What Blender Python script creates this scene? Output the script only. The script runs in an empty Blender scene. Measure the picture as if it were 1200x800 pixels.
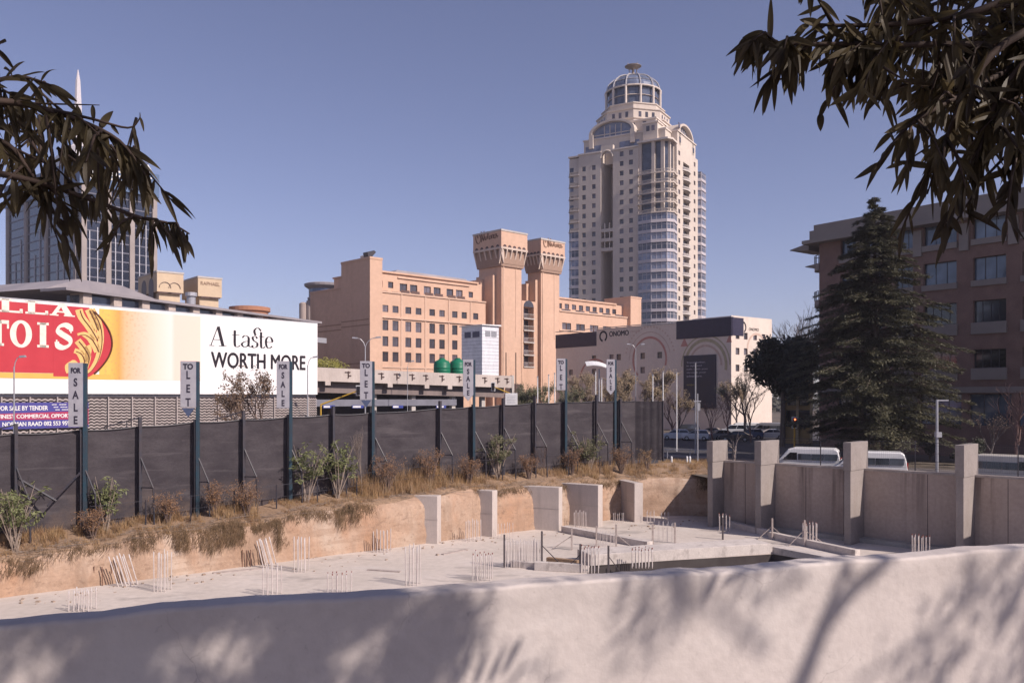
import bpy, bmesh, math, random
from mathutils import Vector, Matrix, noise
random.seed(7)
PI = math.pi
R = math.radians
SC = bpy.context.scene
COL = SC.collection
HC = 6.1            # eye height above the street
HY = 465.0          # row of the horizon in a 1200x800 frame, 1000 px focal length

def wp(px, py, Y):
    return Vector(((px-600)/1000*Y, Y, HC-(py-HY)/1000*Y))
def zat(py, Y):
    return HC-(py-HY)/1000*Y
def online(px, c, m):
    """point where the sight line of column px meets Y = c + m X"""
    k = (px-600)/1000
    Y = c/(1-m*k)
    return k*Y, Y

# ------------------------------------------------------------------ materials
MATS = {}
def _new(name):
    m = bpy.data.materials.new(name); m.use_nodes = True
    nt = m.node_tree; b = nt.nodes['Principled BSDF']
    return m, nt, b
def N(nt, t, **kw):
    n = nt.nodes.new(t)
    for k, v in kw.items():
        if hasattr(n, k): setattr(n, k, v)
        else: n.inputs[k].default_value = v
    return n
def rgb(c): return (c[0], c[1], c[2], 1)
def mat(name, c, rough=.8, c2=None, scale=2., detail=6., contrast=(.35, .65), metal=0., bump=0., bscale=None,
        stretch=(1, 1, 1), fine=.0, spec=.3, coords='Object'):
    if name in MATS: return MATS[name]
    m, nt, b = _new(name)
    L = nt.links.new
    b.inputs['Roughness'].default_value = rough
    b.inputs['Metallic'].default_value = metal
    b.inputs['Specular IOR Level'].default_value = spec
    tc = N(nt, 'ShaderNodeTexCoord'); mp = N(nt, 'ShaderNodeMapping'); mp.inputs['Scale'].default_value = stretch
    L(tc.outputs[coords], mp.inputs['Vector'])
    if c2 is None: c2 = tuple(x*.8 for x in c)
    nz = N(nt, 'ShaderNodeTexNoise'); nz.inputs['Scale'].default_value = scale; nz.inputs['Detail'].default_value = detail
    nz.inputs['Roughness'].default_value = .62
    L(mp.outputs[0], nz.inputs['Vector'])
    cr = N(nt, 'ShaderNodeMapRange'); cr.inputs['From Min'].default_value = contrast[0]; cr.inputs['From Max'].default_value = contrast[1]
    L(nz.outputs['Fac'], cr.inputs['Value'])
    mx = N(nt, 'ShaderNodeMix', data_type='RGBA'); mx.inputs['A'].default_value = rgb(c); mx.inputs['B'].default_value = rgb(c2)
    L(cr.outputs[0], mx.inputs['Factor'])
    out = mx.outputs['Result']
    if fine:
        n2 = N(nt, 'ShaderNodeTexNoise'); n2.inputs['Scale'].default_value = scale*14; n2.inputs['Detail'].default_value = 3
        L(mp.outputs[0], n2.inputs['Vector'])
        r2 = N(nt, 'ShaderNodeMapRange'); r2.inputs['To Min'].default_value = 1-fine; r2.inputs['To Max'].default_value = 1+fine
        r2.inputs['From Min'].default_value = .3; r2.inputs['From Max'].default_value = .7
        L(n2.outputs['Fac'], r2.inputs['Value'])
        vm = N(nt, 'ShaderNodeVectorMath', operation='SCALE'); L(out, vm.inputs[0]); L(r2.outputs[0], vm.inputs['Scale'])
        out = vm.outputs[0]
    L(out, b.inputs['Base Color'])
    if bump:
        bn = N(nt, 'ShaderNodeBump'); bn.inputs['Strength'].default_value = bump; bn.inputs['Distance'].default_value = .05
        n3 = N(nt, 'ShaderNodeTexNoise'); n3.inputs['Scale'].default_value = bscale or scale*6; n3.inputs['Detail'].default_value = 5
        L(mp.outputs[0], n3.inputs['Vector']); L(n3.outputs['Fac'], bn.inputs['Height']); L(bn.outputs[0], b.inputs['Normal'])
    MATS[name] = m
    return m
def ramp_mix(nt, src, lo, hi):
    r = N(nt, 'ShaderNodeMapRange'); r.inputs['From Min'].default_value = lo; r.inputs['From Max'].default_value = hi
    nt.links.new(src, r.inputs['Value']); return r.outputs[0]
def add_layer(m, c, scale, lo, hi, stretch=(1, 1, 1), amount=1., zlo=None, zhi=None):
    """mixes one more stain colour into a material; zlo->zhi: object height where the stain begins and is full"""
    nt = m.node_tree; b = nt.nodes['Principled BSDF']; L = nt.links.new
    src = b.inputs['Base Color'].links[0].from_socket
    tc = N(nt, 'ShaderNodeTexCoord'); mp = N(nt, 'ShaderNodeMapping'); mp.inputs['Scale'].default_value = stretch
    L(tc.outputs['Object'], mp.inputs['Vector'])
    nz = N(nt, 'ShaderNodeTexNoise'); nz.inputs['Scale'].default_value = scale; nz.inputs['Detail'].default_value = 5; nz.inputs['Roughness'].default_value = .65
    L(mp.outputs[0], nz.inputs['Vector'])
    f = ramp_mix(nt, nz.outputs['Fac'], lo, hi)
    if zlo is not None:
        sp = N(nt, 'ShaderNodeSeparateXYZ'); L(tc.outputs['Object'], sp.inputs[0])
        g = ramp_mix(nt, sp.outputs['Z'], zlo, zhi)
        mm = N(nt, 'ShaderNodeMath', operation='MULTIPLY'); L(f, mm.inputs[0]); L(g, mm.inputs[1]); f = mm.outputs[0]
    ma = N(nt, 'ShaderNodeMath', operation='MULTIPLY'); ma.inputs[1].default_value = amount; L(f, ma.inputs[0])
    mx = N(nt, 'ShaderNodeMix', data_type='RGBA'); mx.inputs['B'].default_value = rgb(c)
    L(src, mx.inputs['A']); L(ma.outputs[0], mx.inputs['Factor']); L(mx.outputs['Result'], b.inputs['Base Color'])
    return m
def glass(name, c, rough=.12, metal=.0, c2=None, scale=.35):
    if name in MATS: return MATS[name]
    m = mat(name, c, rough, c2=c2 or tuple(x*.45 for x in c), scale=scale, detail=2, metal=metal, spec=.8)
    nt = m.node_tree; b = nt.nodes['Principled BSDF']; src = b.inputs['Base Color'].links[0].from_socket
    oi = N(nt, 'ShaderNodeObjectInfo'); cv = N(nt, 'ShaderNodeValToRGB'); nt.links.new(oi.outputs['Random'], cv.inputs[0])   # drawn curtains and dark rooms behind the panes
    e = cv.color_ramp.elements; e[0].color = (.35, .35, .35, 1); e[1].position = .55; e[1].color = (1, 1, 1, 1); q = e.new(.9); q.color = (1.9, 1.8, 1.7, 1)
    mx = N(nt, 'ShaderNodeMix', data_type='RGBA', blend_type='MULTIPLY'); mx.inputs['Factor'].default_value = 1
    nt.links.new(src, mx.inputs['A']); nt.links.new(cv.outputs[0], mx.inputs['B']); nt.links.new(mx.outputs['Result'], b.inputs['Base Color'])
    return m
def leafmat(name, c, c2, trans=.25, scale=1.5, rough=.55):
    m = mat(name, c, rough, c2=c2, scale=scale, detail=3)
    nt = m.node_tree; b = nt.nodes['Principled BSDF']; L = nt.links.new
    src = b.inputs['Base Color'].links[0].from_socket
    t = N(nt, 'ShaderNodeBsdfTranslucent'); L(src, t.inputs['Color'])
    mx = N(nt, 'ShaderNodeMixShader'); mx.inputs[0].default_value = trans
    L(b.outputs[0], mx.inputs[1]); L(t.outputs[0], mx.inputs[2])
    out = nt.nodes['Material Output']; L(mx.outputs[0], out.inputs['Surface'])
    return m

# ------------------------------------------------------------------ mesh builder
SINGLES = {'sill_bands': 'sill_band', 'dark_panels': 'dark_panel', 'pilaster': 'pier_strip', 'pier': 'roof_pier', 'outrigger': 'outrigger_bar', 'balcony_rail': 'balcony_front', 'side_bands': 'side_band', 'arch_shadows': 'arch_shadow', 'openings': 'opening', 'pillars': 'pillar', 'mural_triangles': 'mural_triangle', 'stone_ribs': 'stone_rib', 'white_mullions': 'white_mullion', 'floor_bands': 'floor_band', 'slot_window': 'small_window', 'tier_window': 'upper_window', 'string_courses': 'string_course', 'cornice': 'cornice_band', 'brackets': 'bracket_fin', 'wall_joint': 'pour_line', 'slot_openings': 'slot_opening', 'side_buttress': 'buttress_strip', 'flag_arms': 'flag_arm', 'tier_glass': 'tier_window_band', 'tier_cornice': 'tier_ledge', 'balcony_doors': 'glazed_door', 'side_facade': 'side_wall', 'mural_dot': 'dot', 'notice_lines': 'notice_line', 'prop_frame': 'prop_bar', 'cross_brace': 'cross_bar', 'arch_mullions': 'arch_bar', 'round_emblem': 'emblem_bar', 'bay_wall': 'bay_wall', 'light_hem': 'hem', 'second_tier': 'tier_block', 'core': 'core_block', 'bumper': 'bumper_bar'}
class MB:
    def __init__(s): s.v = []; s.f = []; s.m = []
    def add(s, vs, fs, mi=0, M=None):
        o = len(s.v)
        for p in vs:
            p = Vector(p)
            s.v.append(M @ p if M is not None else p)
        for f in fs: s.f.append(tuple(i+o for i in f)); s.m.append(mi)
        return s
    def box(s, x0, x1, y0, y1, z0, z1, mi=0, M=None):
        vs = [(x, y, z) for z in (z0, z1) for y in (y0, y1) for x in (x0, x1)]
        return s.add(vs, [(0, 2, 3, 1), (4, 5, 7, 6), (0, 1, 5, 4), (2, 6, 7, 3), (0, 4, 6, 2), (1, 3, 7, 5)], mi, M)
    def prism(s, poly, z0, z1, mi=0, M=None, top=None):
        n = len(poly); tp = top or poly
        vs = [(x, y, z0) for x, y in poly]+[(x, y, z1) for x, y in tp]
        fs = [tuple(range(n-1, -1, -1)), tuple(range(n, 2*n))]
        fs += [(i, (i+1) % n, n+(i+1) % n, n+i) for i in range(n)]
        return s.add(vs, fs, mi, M)
    def slab(s, poly_xz, y0, y1, mi=0, M=None):
        """polygon in the xz plane (counter-clockwise seen from -y), given thickness in y"""
        n = len(poly_xz)
        vs = [(x, y0, z) for x, z in poly_xz]+[(x, y1, z) for x, z in poly_xz]
        fs = [tuple(range(n)), tuple(range(2*n-1, n-1, -1))]
        fs += [((i+1) % n, i, n+i, n+(i+1) % n) for i in range(n)]
        return s.add(vs, fs, mi, M)
    def tube(s, p0, p1, r0, r1=None, n=6, mi=0, caps=True, M=None):
        p0 = Vector(p0); p1 = Vector(p1); r1 = r0 if r1 is None else r1
        d = p1-p0
        if d.length < 1e-6: return s
        d.normalize(); a = d.orthogonal().normalized(); b = d.cross(a)
        vs = []
        for p, r in ((p0, r0), (p1, r1)):
            for i in range(n):
                t = 2*PI*i/n; vs.append(p+a*(r*math.cos(t))+b*(r*math.sin(t)))
        fs = [(i, (i+1) % n, n+(i+1) % n, n+i) for i in range(n)]
        if caps: fs += [tuple(range(n-1, -1, -1)), tuple(range(n, 2*n))]
        return s.add(vs, fs, mi, M)
    def path(s, pts, radii, n=6, mi=0, M=None):
        pts = [Vector(p) for p in pts]
        if not hasattr(radii, '__len__'): radii = [radii]*len(pts)
        vs = []; a = None
        for i, p in enumerate(pts):
            d = (pts[min(i+1, len(pts)-1)]-pts[max(i-1, 0)]).normalized()
            a = d.orthogonal().normalized() if a is None else (a-d*a.dot(d)).normalized()
            b = d.cross(a)
            for k in range(n):
                t = 2*PI*k/n; vs.append(p+a*(radii[i]*math.cos(t))+b*(radii[i]*math.sin(t)))
        fs = []
        for i in range(len(pts)-1):
            for k in range(n): fs.append((i*n+k, i*n+(k+1) % n, (i+1)*n+(k+1) % n, (i+1)*n+k))
        fs += [tuple(range(n-1, -1, -1)), tuple((len(pts)-1)*n+k for k in range(n))]
        return s.add(vs, fs, mi, M)
    def lathe(s, prof, n=16, c=(0, 0), mi=0, M=None, a0=0., a1=2*PI):
        full = abs(a1-a0-2*PI) < 1e-6; k = n if full else n+1
        vs = []
        for r, z in prof:
            for i in range(k):
                t = a0+(a1-a0)*i/n; vs.append((c[0]+r*math.cos(t), c[1]+r*math.sin(t), z))
        fs = []
        for j in range(len(prof)-1):
            for i in range(n):
                i2 = (i+1) % k if full else i+1
                fs.append((j*k+i, j*k+i2, (j+1)*k+i2, (j+1)*k+i))
        return s.add(vs, fs, mi, M)
    def quad(s, a, b, c, d, mi=0, M=None): return s.add([a, b, c, d], [(0, 1, 2, 3)], mi, M)
    def facade(s, x0, x1, z0, z1, holes, depth=.25, y=0., mi=0, M=None, back=True):
        """front of a wall at local y with real openings (holes = x0,x1,z0,z1) and their reveals"""
        holes = [h for h in holes if h[0] > x0-1e-6 and h[1] < x1+1e-6 and h[2] > z0-1e-6 and h[3] < z1+1e-6]
        zs = sorted({z0, z1} | {h[2] for h in holes} | {h[3] for h in holes})
        for za, zb in zip(zs, zs[1:]):
            if zb-za < 1e-6: continue
            hs = sorted([h for h in holes if h[2] <= za+1e-6 and h[3] >= zb-1e-6])
            x = x0
            for h in hs:
                if h[0]-x > 1e-6: s.quad((x, y, za), (h[0], y, za), (h[0], y, zb), (x, y, zb), mi, M)
                x = max(x, h[1])
            if x1-x > 1e-6: s.quad((x, y, za), (x1, y, za), (x1, y, zb), (x, y, zb), mi, M)
        for a, b, c, d in holes:
            e = y+depth
            s.quad((a, y, c), (a, y, d), (a, e, d), (a, e, c), mi, M); s.quad((b, y, d), (b, y, c), (b, e, c), (b, e, d), mi, M)
            s.quad((a, y, d), (b, y, d), (b, e, d), (a, e, d), mi, M); s.quad((b, y, c), (a, y, c), (a, e, c), (b, e, c), mi, M)
        return s
    def pieces(s):
        par = list(range(len(s.v)))
        def find(i):
            while par[i] != i: par[i] = par[par[i]]; i = par[i]
            return i
        for f in s.f:
            a = find(f[0])
            for i in f[1:]:
                b = find(i)
                if b != a: par[b] = a
        groups = {}
        for f, m in zip(s.f, s.m): groups.setdefault(find(f[0]), []).append((f, m))
        out = []
        for g in groups.values():
            q = MB(); ix = {}
            for f, m in g:
                for i in f:
                    if i not in ix: ix[i] = len(q.v); q.v.append(s.v[i])
                q.f.append(tuple(ix[i] for i in f)); q.m.append(m)
            out.append(q)
        return out
    def build(s, name, mats, parent=None, smooth=False, bevel=0., loc=None, rz=None):
        if name in SINGLES and parent is not None:
            ps = s.pieces()
            if 1 < len(ps) <= 60:
                one = SINGLES[name]
                for q in ps: o = q.build(one, mats, parent, smooth, bevel, loc, rz)
                return o
            name = SINGLES[name]
        me = bpy.data.meshes.new(name)
        me.from_pydata([tuple(p) for p in s.v], [], s.f)
        if not isinstance(mats, (list, tuple)): mats = [mats]
        for m in mats: me.materials.append(m)
        if len(mats) > 1: me.polygons.foreach_set('material_index', s.m)
        if smooth: me.polygons.foreach_set('use_smooth', [True]*len(me.polygons))
        me.update()
        o = bpy.data.objects.new(name, me); COL.objects.link(o)
        if parent is not None: o.parent = parent
        if loc is not None: o.location = loc
        if rz is not None: o.rotation_euler = (0, 0, rz)
        if bevel:
            b = o.modifiers.new('bevel', 'BEVEL'); b.width = bevel; b.segments = 2; b.limit_method = 'ANGLE'; b.angle_limit = R(40)
        return o
def tag(o, label=None, cat=None, group=None, kind=None):
    if label: o['label'] = label
    if cat: o['category'] = cat
    if group: o['group'] = group
    if kind: o['kind'] = kind
    return o
def thing(name, label, cat, loc=(0, 0, 0), rz=0., group=None):
    o = bpy.data.objects.new(name, None); COL.objects.link(o); o.empty_display_size = .3
    o.location = loc; o.rotation_euler = (0, 0, rz)
    return tag(o, label, cat, group)
def kids(o): return [c for c in bpy.data.objects if c.parent == o]
def copy_tree(o, parent=None):
    c = o.copy(); COL.objects.link(c); c.parent = parent
    for ch in list(o.children): copy_tree(ch, c)
    return c
def copy_part(o, parent, loc=None, rz=None, scale=None):
    c = o.copy(); COL.objects.link(c); c.parent = parent
    if loc is not None: c.location = loc
    if rz is not None: c.rotation_euler = (0, 0, rz)
    if scale is not None: c.scale = scale
    return c
def text_mesh(txt, size, name, m, parent, loc, rot=(PI/2, 0, 0), sx=1., offset=0., align='CENTER', extrude=.01, spacing=1., shear=0., line=1.):
    cu = bpy.data.curves.new(name, 'FONT'); cu.body = txt; cu.size = size; cu.offset = offset; cu.extrude = extrude
    cu.align_x = align; cu.align_y = 'CENTER'; cu.space_character = spacing; cu.resolution_u = 4; cu.shear = shear; cu.space_line = line
    t = bpy.data.objects.new('tmp_text', cu); COL.objects.link(t)
    bpy.context.view_layer.update()
    me = bpy.data.meshes.new_from_object(t.evaluated_get(bpy.context.evaluated_depsgraph_get()))
    bpy.data.objects.remove(t); bpy.data.curves.remove(cu)
    me.materials.clear(); me.materials.append(m); me.name = name
    o = bpy.data.objects.new(name, me); COL.objects.link(o); o.parent = parent
    o.location = loc; o.rotation_euler = rot; o.scale = (sx, 1, 1)
    return o
def nib(paths, a=.05, b=.16, ang=0., depth=.02, M=None, mb=None):
    """strokes of a broad pen: thick where the line runs along z, thin where it runs along x"""
    mb = mb or MB()
    for pts in paths:
        pts = [Vector((p[0], 0, p[1])) for p in pts]
        # smooth by subdividing (Catmull-Rom)
        out = []
        if len(pts) > 2:
            for i in range(len(pts)-1):
                p0 = pts[max(i-1, 0)]; p1 = pts[i]; p2 = pts[i+1]; p3 = pts[min(i+2, len(pts)-1)]
                for k in range(5):
                    t = k/5
                    out.append(.5*((2*p1)+(p2-p0)*t+(2*p0-5*p1+4*p2-p3)*t*t+(3*p1-p0-3*p2+p3)*t**3))
            out.append(pts[-1])
        else: out = pts
        L = []; Rr = []
        for i, p in enumerate(out):
            d = (out[min(i+1, len(out)-1)]-out[max(i-1, 0)]).normalized()
            nn = Vector((-d.z, 0, d.x)); w = (a+b*abs(math.sin(math.atan2(d.z, d.x)-ang))**2)/2
            L.append(p+nn*w); Rr.append(p-nn*w)
        vs = []; fs = []
        for i in range(len(out)):
            vs += [L[i], Rr[i], L[i]+Vector((0, depth, 0)), Rr[i]+Vector((0, depth, 0))]
        for i in range(len(out)-1):
            o = 4*i
            fs += [(o, o+1, o+5, o+4), (o+2, o+6, o+7, o+3), (o, o+4, o+6, o+2), (o+1, o+3, o+7, o+5)]
        mb.add(vs, fs, 0, M)
    return mb

# ------------------------------------------------------------------ palette
M = {}
def setup_mats():
    M['hotel'] = mat('hotel_plaster', (.60, .36, .215), .85, c2=(.52, .305, .18), scale=.12, fine=.05)
    M['hotel2'] = mat('hotel_trim', (.64, .44, .33), .85, scale=.2)
    M['win_frame'] = mat('window_frame_brown', (.10, .06, .055), .5)
    M['winglass'] = glass('window_glass_dark', (.10, .09, .11), .15)
    M['concrete'] = mat('concrete_grey', (.40, .37, .34), .9, c2=(.30, .275, .25), scale=.6, fine=.08, bump=.3)
    M['concrete_pale'] = mat('concrete_pale', (.52, .48, .45), .9, c2=(.42, .38, .35), scale=.5, fine=.08, bump=.2)
    M['parkade'] = mat('parkade_concrete', (.56, .49, .45), .9, c2=(.40, .34, .31), scale=.3, stretch=(1, 1, .35), fine=.06)
    M['dark'] = mat('dark_void', (.02, .018, .022), .9)
    M['steel_dark'] = mat('dark_painted_steel', (.030, .032, .045), .5, c2=(.05, .04, .045), scale=3, spec=.4)
    M['steel_blue'] = mat('blue_green_painted_steel', (.025, .06, .085), .45, c2=(.04, .05, .065), scale=2)
    M['galv'] = mat('galvanised_steel', (.42, .42, .45), .45, metal=.3, scale=4)
    M['white'] = mat('white_paint', (.78, .77, .77), .6, scale=1)
    M['board_white'] = mat('billboard_vinyl', (.84, .82, .82), .5, c2=(.80, .78, .78), scale=.2)
    M['black'] = mat('black_print', (.02, .015, .022), .6)
    M['asphalt'] = mat('asphalt', (.055, .052, .058), .9, c2=(.075, .07, .075), scale=.5, fine=.15, bump=.2)
    M['soil'] = mat('dry_soil', (.30, .20, .13), .95, c2=(.22, .15, .10), scale=.6, fine=.2, bump=.4)
    M['twig'] = mat('bare_twig', (.17, .12, .10), .9, scale=2)
    M['twig_pale'] = mat('pale_twig', (.34, .27, .22), .9, scale=2)
    M['bark'] = mat('bark', (.09, .07, .06), .95, c2=(.14, .11, .09), scale=6, stretch=(1, 1, .2), bump=.6)
    M['tyre'] = mat('tyre_rubber', (.02, .02, .02), .85)
    M['rim'] = mat('wheel_rim', (.45, .45, .47), .35, metal=.6)
    M['carglass'] = glass('car_glass', (.035, .04, .05), .06)
    M['lamp_red'] = mat('tail_lamp', (.35, .02, .02), .3)
    M['lamp_white'] = mat('head_lamp', (.7, .7, .68), .2)
    M['chrome'] = mat('chrome_trim', (.6, .6, .62), .2, metal=.9)
setup_mats()
# ================================================================== camera, sky, sun
cam_d = bpy.data.cameras.new('camera'); cam = bpy.data.objects.new('camera', cam_d); COL.objects.link(cam)
cam.location = (0, 0, HC); cam.rotation_euler = (PI/2, 0, 0)
cam_d.lens = 30.0; cam_d.sensor_width = 36.0; cam_d.shift_y = 65/1200; cam_d.clip_start = .05; cam_d.clip_end = 9000
SC.camera = cam
SUN_AZ = Vector((.83, -.56, 0)).normalized(); EL = R(38)
SUN = Vector((SUN_AZ.x*math.cos(EL), SUN_AZ.y*math.cos(EL), math.sin(EL)))
W = bpy.data.worlds.new('World'); SC.world = W; W.use_nodes = True
nt = W.node_tree; bg = nt.nodes['Background']
sky = nt.nodes.new('ShaderNodeTexSky'); sky.sky_type = 'NISHITA'; sky.sun_disc = False
sky.sun_elevation = EL; sky.sun_rotation = math.atan2(SUN_AZ.x, SUN_AZ.y)
sky.air_density = 1.0; sky.dust_density = 1.5; sky.ozone_density = 1.5; sky.altitude = 1500
hs = nt.nodes.new('ShaderNodeHueSaturation'); hs.inputs['Hue'].default_value = .505; hs.inputs['Saturation'].default_value = .86
nt.links.new(sky.outputs[0], hs.inputs['Color'])
tn = nt.nodes.new('ShaderNodeMix'); tn.data_type = 'RGBA'; tn.blend_type = 'MULTIPLY'; tn.inputs['Factor'].default_value = 1; tn.inputs['B'].default_value = (1.05, .95, 1.10, 1)
nt.links.new(hs.outputs[0], tn.inputs['A']); nt.links.new(tn.outputs['Result'], bg.inputs['Color']); bg.inputs['Strength'].default_value = .088
sl = bpy.data.lights.new('sun', 'SUN'); sl.energy = 4.7; sl.angle = R(.7); sl.color = (1.0, .88, .80)
so = bpy.data.objects.new('sun', sl); COL.objects.link(so); so.rotation_euler = SUN.to_track_quat('Z', 'Y').to_euler()
SC.view_settings.view_transform = 'Standard'; SC.view_settings.look = 'None'; SC.view_settings.gamma = 1; SC.view_settings.exposure = .24
SC.view_settings.use_curve_mapping = False
SC.cycles.max_bounces = 6; SC.cycles.diffuse_bounces = 3; SC.cycles.glossy_bounces = 3; SC.cycles.transparent_max_bounces = 8
SC.cycles.use_denoising = True

# ================================================================== pit geometry
LC, LM = 58.7, .81          # foot of the earth face:  Y = LC + LM X
RC, RM = 76.94, -.957         # face of the concrete wall on the right
UL = Vector((1, LM, 0)).normalized(); NL = Vector((LM, -1, 0)).normalized()      # along / out of the earth face
UR = Vector((1, RM, 0)).normalized(); NR = Vector((-.691, -.722, 0)).normalized()
FLOOR = HC-9.3
def fill(outer, holes, z, name, m):
    bm = bmesh.new()
    for loop in [outer]+holes:
        vs = [bm.verts.new((x, y, z)) for x, y in loop]
        for i in range(len(vs)): bm.edges.new((vs[i], vs[(i+1) % len(vs)]))
    bmesh.ops.triangle_fill(bm, use_beauty=True, edges=bm.edges[:])
    for f in bm.faces:
        if f.normal.z < 0: f.normal_flip()
    me = bpy.data.meshes.new(name); bm.to_mesh(me); bm.free(); me.materials.append(m)
    o = bpy.data.objects.new(name, me); COL.objects.link(o); return o
pit = [(-76, 4.7), (-76+.0, 5.6), (9.6, 70.4), (13.6, 70.4), (15.4, 62.4), (76, 4.3)]
g_m = mat('street_ground', (.10, .085, .075), .95, c2=(.16, .13, .10), scale=.08, fine=.2, bump=.2)
tag(fill([(-1000, -300), (1000, -300), (1000, 1200), (-1000, 1200)], [pit], -.02, 'ground', g_m), kind='structure')
# carriageways: the street behind the concrete wall, and the parking apron further off
def strip(name, p0, p1, w0, w1, z, m, kind='structure'):
    p0 = Vector((*p0, 0)); p1 = Vector((*p1, 0)); d = (p1-p0).normalized(); n = Vector((d.y, -d.x, 0))
    mb = MB(); a = p0+n*w0; b = p1+n*w0; c = p1+n*w1; e = p0+n*w1
    for v in (a, b, c, e): v.z = z
    mb.quad(a, b, c, e); return tag(mb.build(name, m), kind=kind)
strip('road', (2.0, 75.0+9), (62, 17.6+9), -1.2, -10.5, .012, M['asphalt'])
strip('car_park', (-10, 95), (90, 145), -26, 26, .004, M['asphalt'])
kb = MB(); d = Vector((60, -57.4, 0)).normalized(); n = Vector((-d.y, d.x, 0))
def along(p, q, w0, w1, z0, z1, mb, mi=0):
    p = Vector((p[0], p[1], 0)); q = Vector((q[0], q[1], 0)); L = (q-p).length; dd = (q-p).normalized()
    Mx = Matrix(((dd.x, -dd.y, 0, p.x), (dd.y, dd.x, 0, p.y), (0, 0, 1, 0), (0, 0, 0, 1)))
    mb.box(0, L, w0, w1, z0, z1, mi, Mx); return mb
along((2, 84), (62, 26.6), 10.5, 13.5, -.02, .13, kb)
tag(kb.build('pavement', mat('paving_slabs', (.22, .19, .18), .9, scale=.8, fine=.1)), kind='structure')
lines = MB()
for i in range(14): along((2+4.2*i, 84-4.02*i), (3.4+4.2*i, 84-1.34-4.02*i), 5.7, 5.82, .012, .018, lines)
tag(lines.build('road_marking', M['white']), kind='structure')

# pit floor with the lift opening
floor_m = mat('screed_floor', (.60, .53, .48), .9, c2=(.50, .44, .39), scale=.18, contrast=(.3, .7), fine=.07, bump=.15)
add_layer(floor_m, (.27, .24, .22), .22, .56, .70, (1, 2.2, 1), .75)  # dark slab stains that also stand in for patches of shadow
add_layer(floor_m, (.58, .53, .50), .5, .55, .7, (1, 1, 1), .5)
opening = [(4.3, 47.1), (15.5, 50.6), (19.6, 45.0), (15, 36), (2.6, 36)]
fl_poly = [(-76, 4.9), (-76, 6.0), (-24, 44), (10, 72), (17.5, 66.5), (76, 3)]
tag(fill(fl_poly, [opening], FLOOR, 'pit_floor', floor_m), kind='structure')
low = MB(); low.quad((-2, 30, FLOOR-3.4), (30, 30, FLOOR-3.4), (30, 60, FLOOR-3.4), (-2, 60, FLOOR-3.4))
tag(low.build('basement_floor', M['concrete']), kind='structure')
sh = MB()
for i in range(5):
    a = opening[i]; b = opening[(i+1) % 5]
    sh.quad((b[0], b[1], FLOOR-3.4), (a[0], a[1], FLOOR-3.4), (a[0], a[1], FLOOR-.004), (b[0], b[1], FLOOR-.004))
tag(sh.build('shaft_sides', mat('shaft_shade_concrete', (.07, .06, .058), .9, c2=(.05, .04, .04), scale=1)), kind='structure')  # sides coloured near black for the deep shade inside the opening

# ------------------------------------------------------------------ earth face and bank
def interp(tab, x):
    if x <= tab[0][0]: return tab[0][1]
    for (a, b), (c, d) in zip(tab, tab[1:]):
        if x <= c: return b+(d-b)*(x-a)/(c-a)
    return tab[-1][1]
def ppx(x, y): return 600+1000*x/y
TOP = [(-200, 665), (0, 657), (60, 650), (110, 641), (157, 633), (230, 622), (300, 613), (350, 604), (397, 597), (440, 590), (494, 582), (580, 575), (658, 570), (747, 564), (840, 556)]
FB = [(-200, -.9), (90, -.7), (230, -.5), (335, -.2), (435, .2), (555, .5), (660, .6), (777, .65)]
earth_m = mat('cut_earth', (.42, .30, .222), .95, c2=(.35, .235, .165), scale=.5, contrast=(.38, .62), fine=.1, bump=.5, bscale=5)
add_layer(earth_m, (.48, .40, .33), .35, .50, .66, (1, 1, .6), .6)
add_layer(earth_m, (.42, .235, .14), .16, .50, .66, (1, 1, .5), .6)
add_layer(earth_m, (.25, .17, .12), .9, .54, .68, (1, 1, .12), .7)
def earth(pts_line, name, label, top_add=0., seed=0, slope=3.6):
    """pts_line: foot points; sheet climbing the face, then running back as a bank to the fence"""
    rows = []
    n = len(pts_line)
    for i, (p, nrm) in enumerate(pts_line):
        px = ppx(p.x, p.y); zt = zat(interp(TOP, px), p.y) + top_add
        fb = interp(FB, px)
        s = Vector((p.x*.35, p.y*.35, seed))
        zt += .35*noise.noise(s*1.6)+.15*noise.noise(s*5)
        col = []
        K = 12
        for k in range(K+1):
            t = k/K; z = FLOOR-.05+(zt-FLOOR)*t
            q = p - nrm*(.12*t+.10*t*t)
            bul = .17*noise.noise(Vector((p.x*.55, p.y*.55, z*.5+seed)))+.13*noise.noise(Vector((p.x*2., p.y*2., z*1.3)))+.05*noise.noise(Vector((p.x*6., p.y*6., z*5)))
            if t > .85: bul -= .25*(t-.85)/.15
            q = q + nrm*bul
            col.append(Vector((q.x, q.y, z)))
        for k, (o, f) in enumerate(((.75, .12), (1.2, .28), (1.8, .5), (2.4, .72), (3.0, .92), (3.4, 1.), (4.3, 1.))):
            q = p-nrm*o; zz = zt+.08+(fb-zt-.08)*f if o < 4 else -.05
            zz += .14*noise.noise(Vector((q.x*1.3, q.y*1.3, 4)))+.06*noise.noise(Vector((q.x*4, q.y*4, 1)))
            if o > 4: zz = -.05
            col.append(Vector((q.x, q.y, zz)))
        rows.append(col)
    mb = MB(); nn = len(rows[0])
    vs = [v for r in rows for v in r]; fs = []; mi = []
    for i in range(n-1):
        for k in range(nn-1):
            fs.append((i*nn+k, (i+1)*nn+k, (i+1)*nn+k+1, i*nn+k+1)); mi.append(0 if k < 12 else 1)
    mb.v = vs; mb.f = fs; mb.m = mi
    o = mb.build(name, [earth_m, M['soil']], smooth=True); tag(o, kind='structure'); return o, rows
line = []
X = -60.
while X < 8.9:
    line.append((Vector((X, LC+LM*X, 0)), NL.copy())); X += .33
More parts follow.
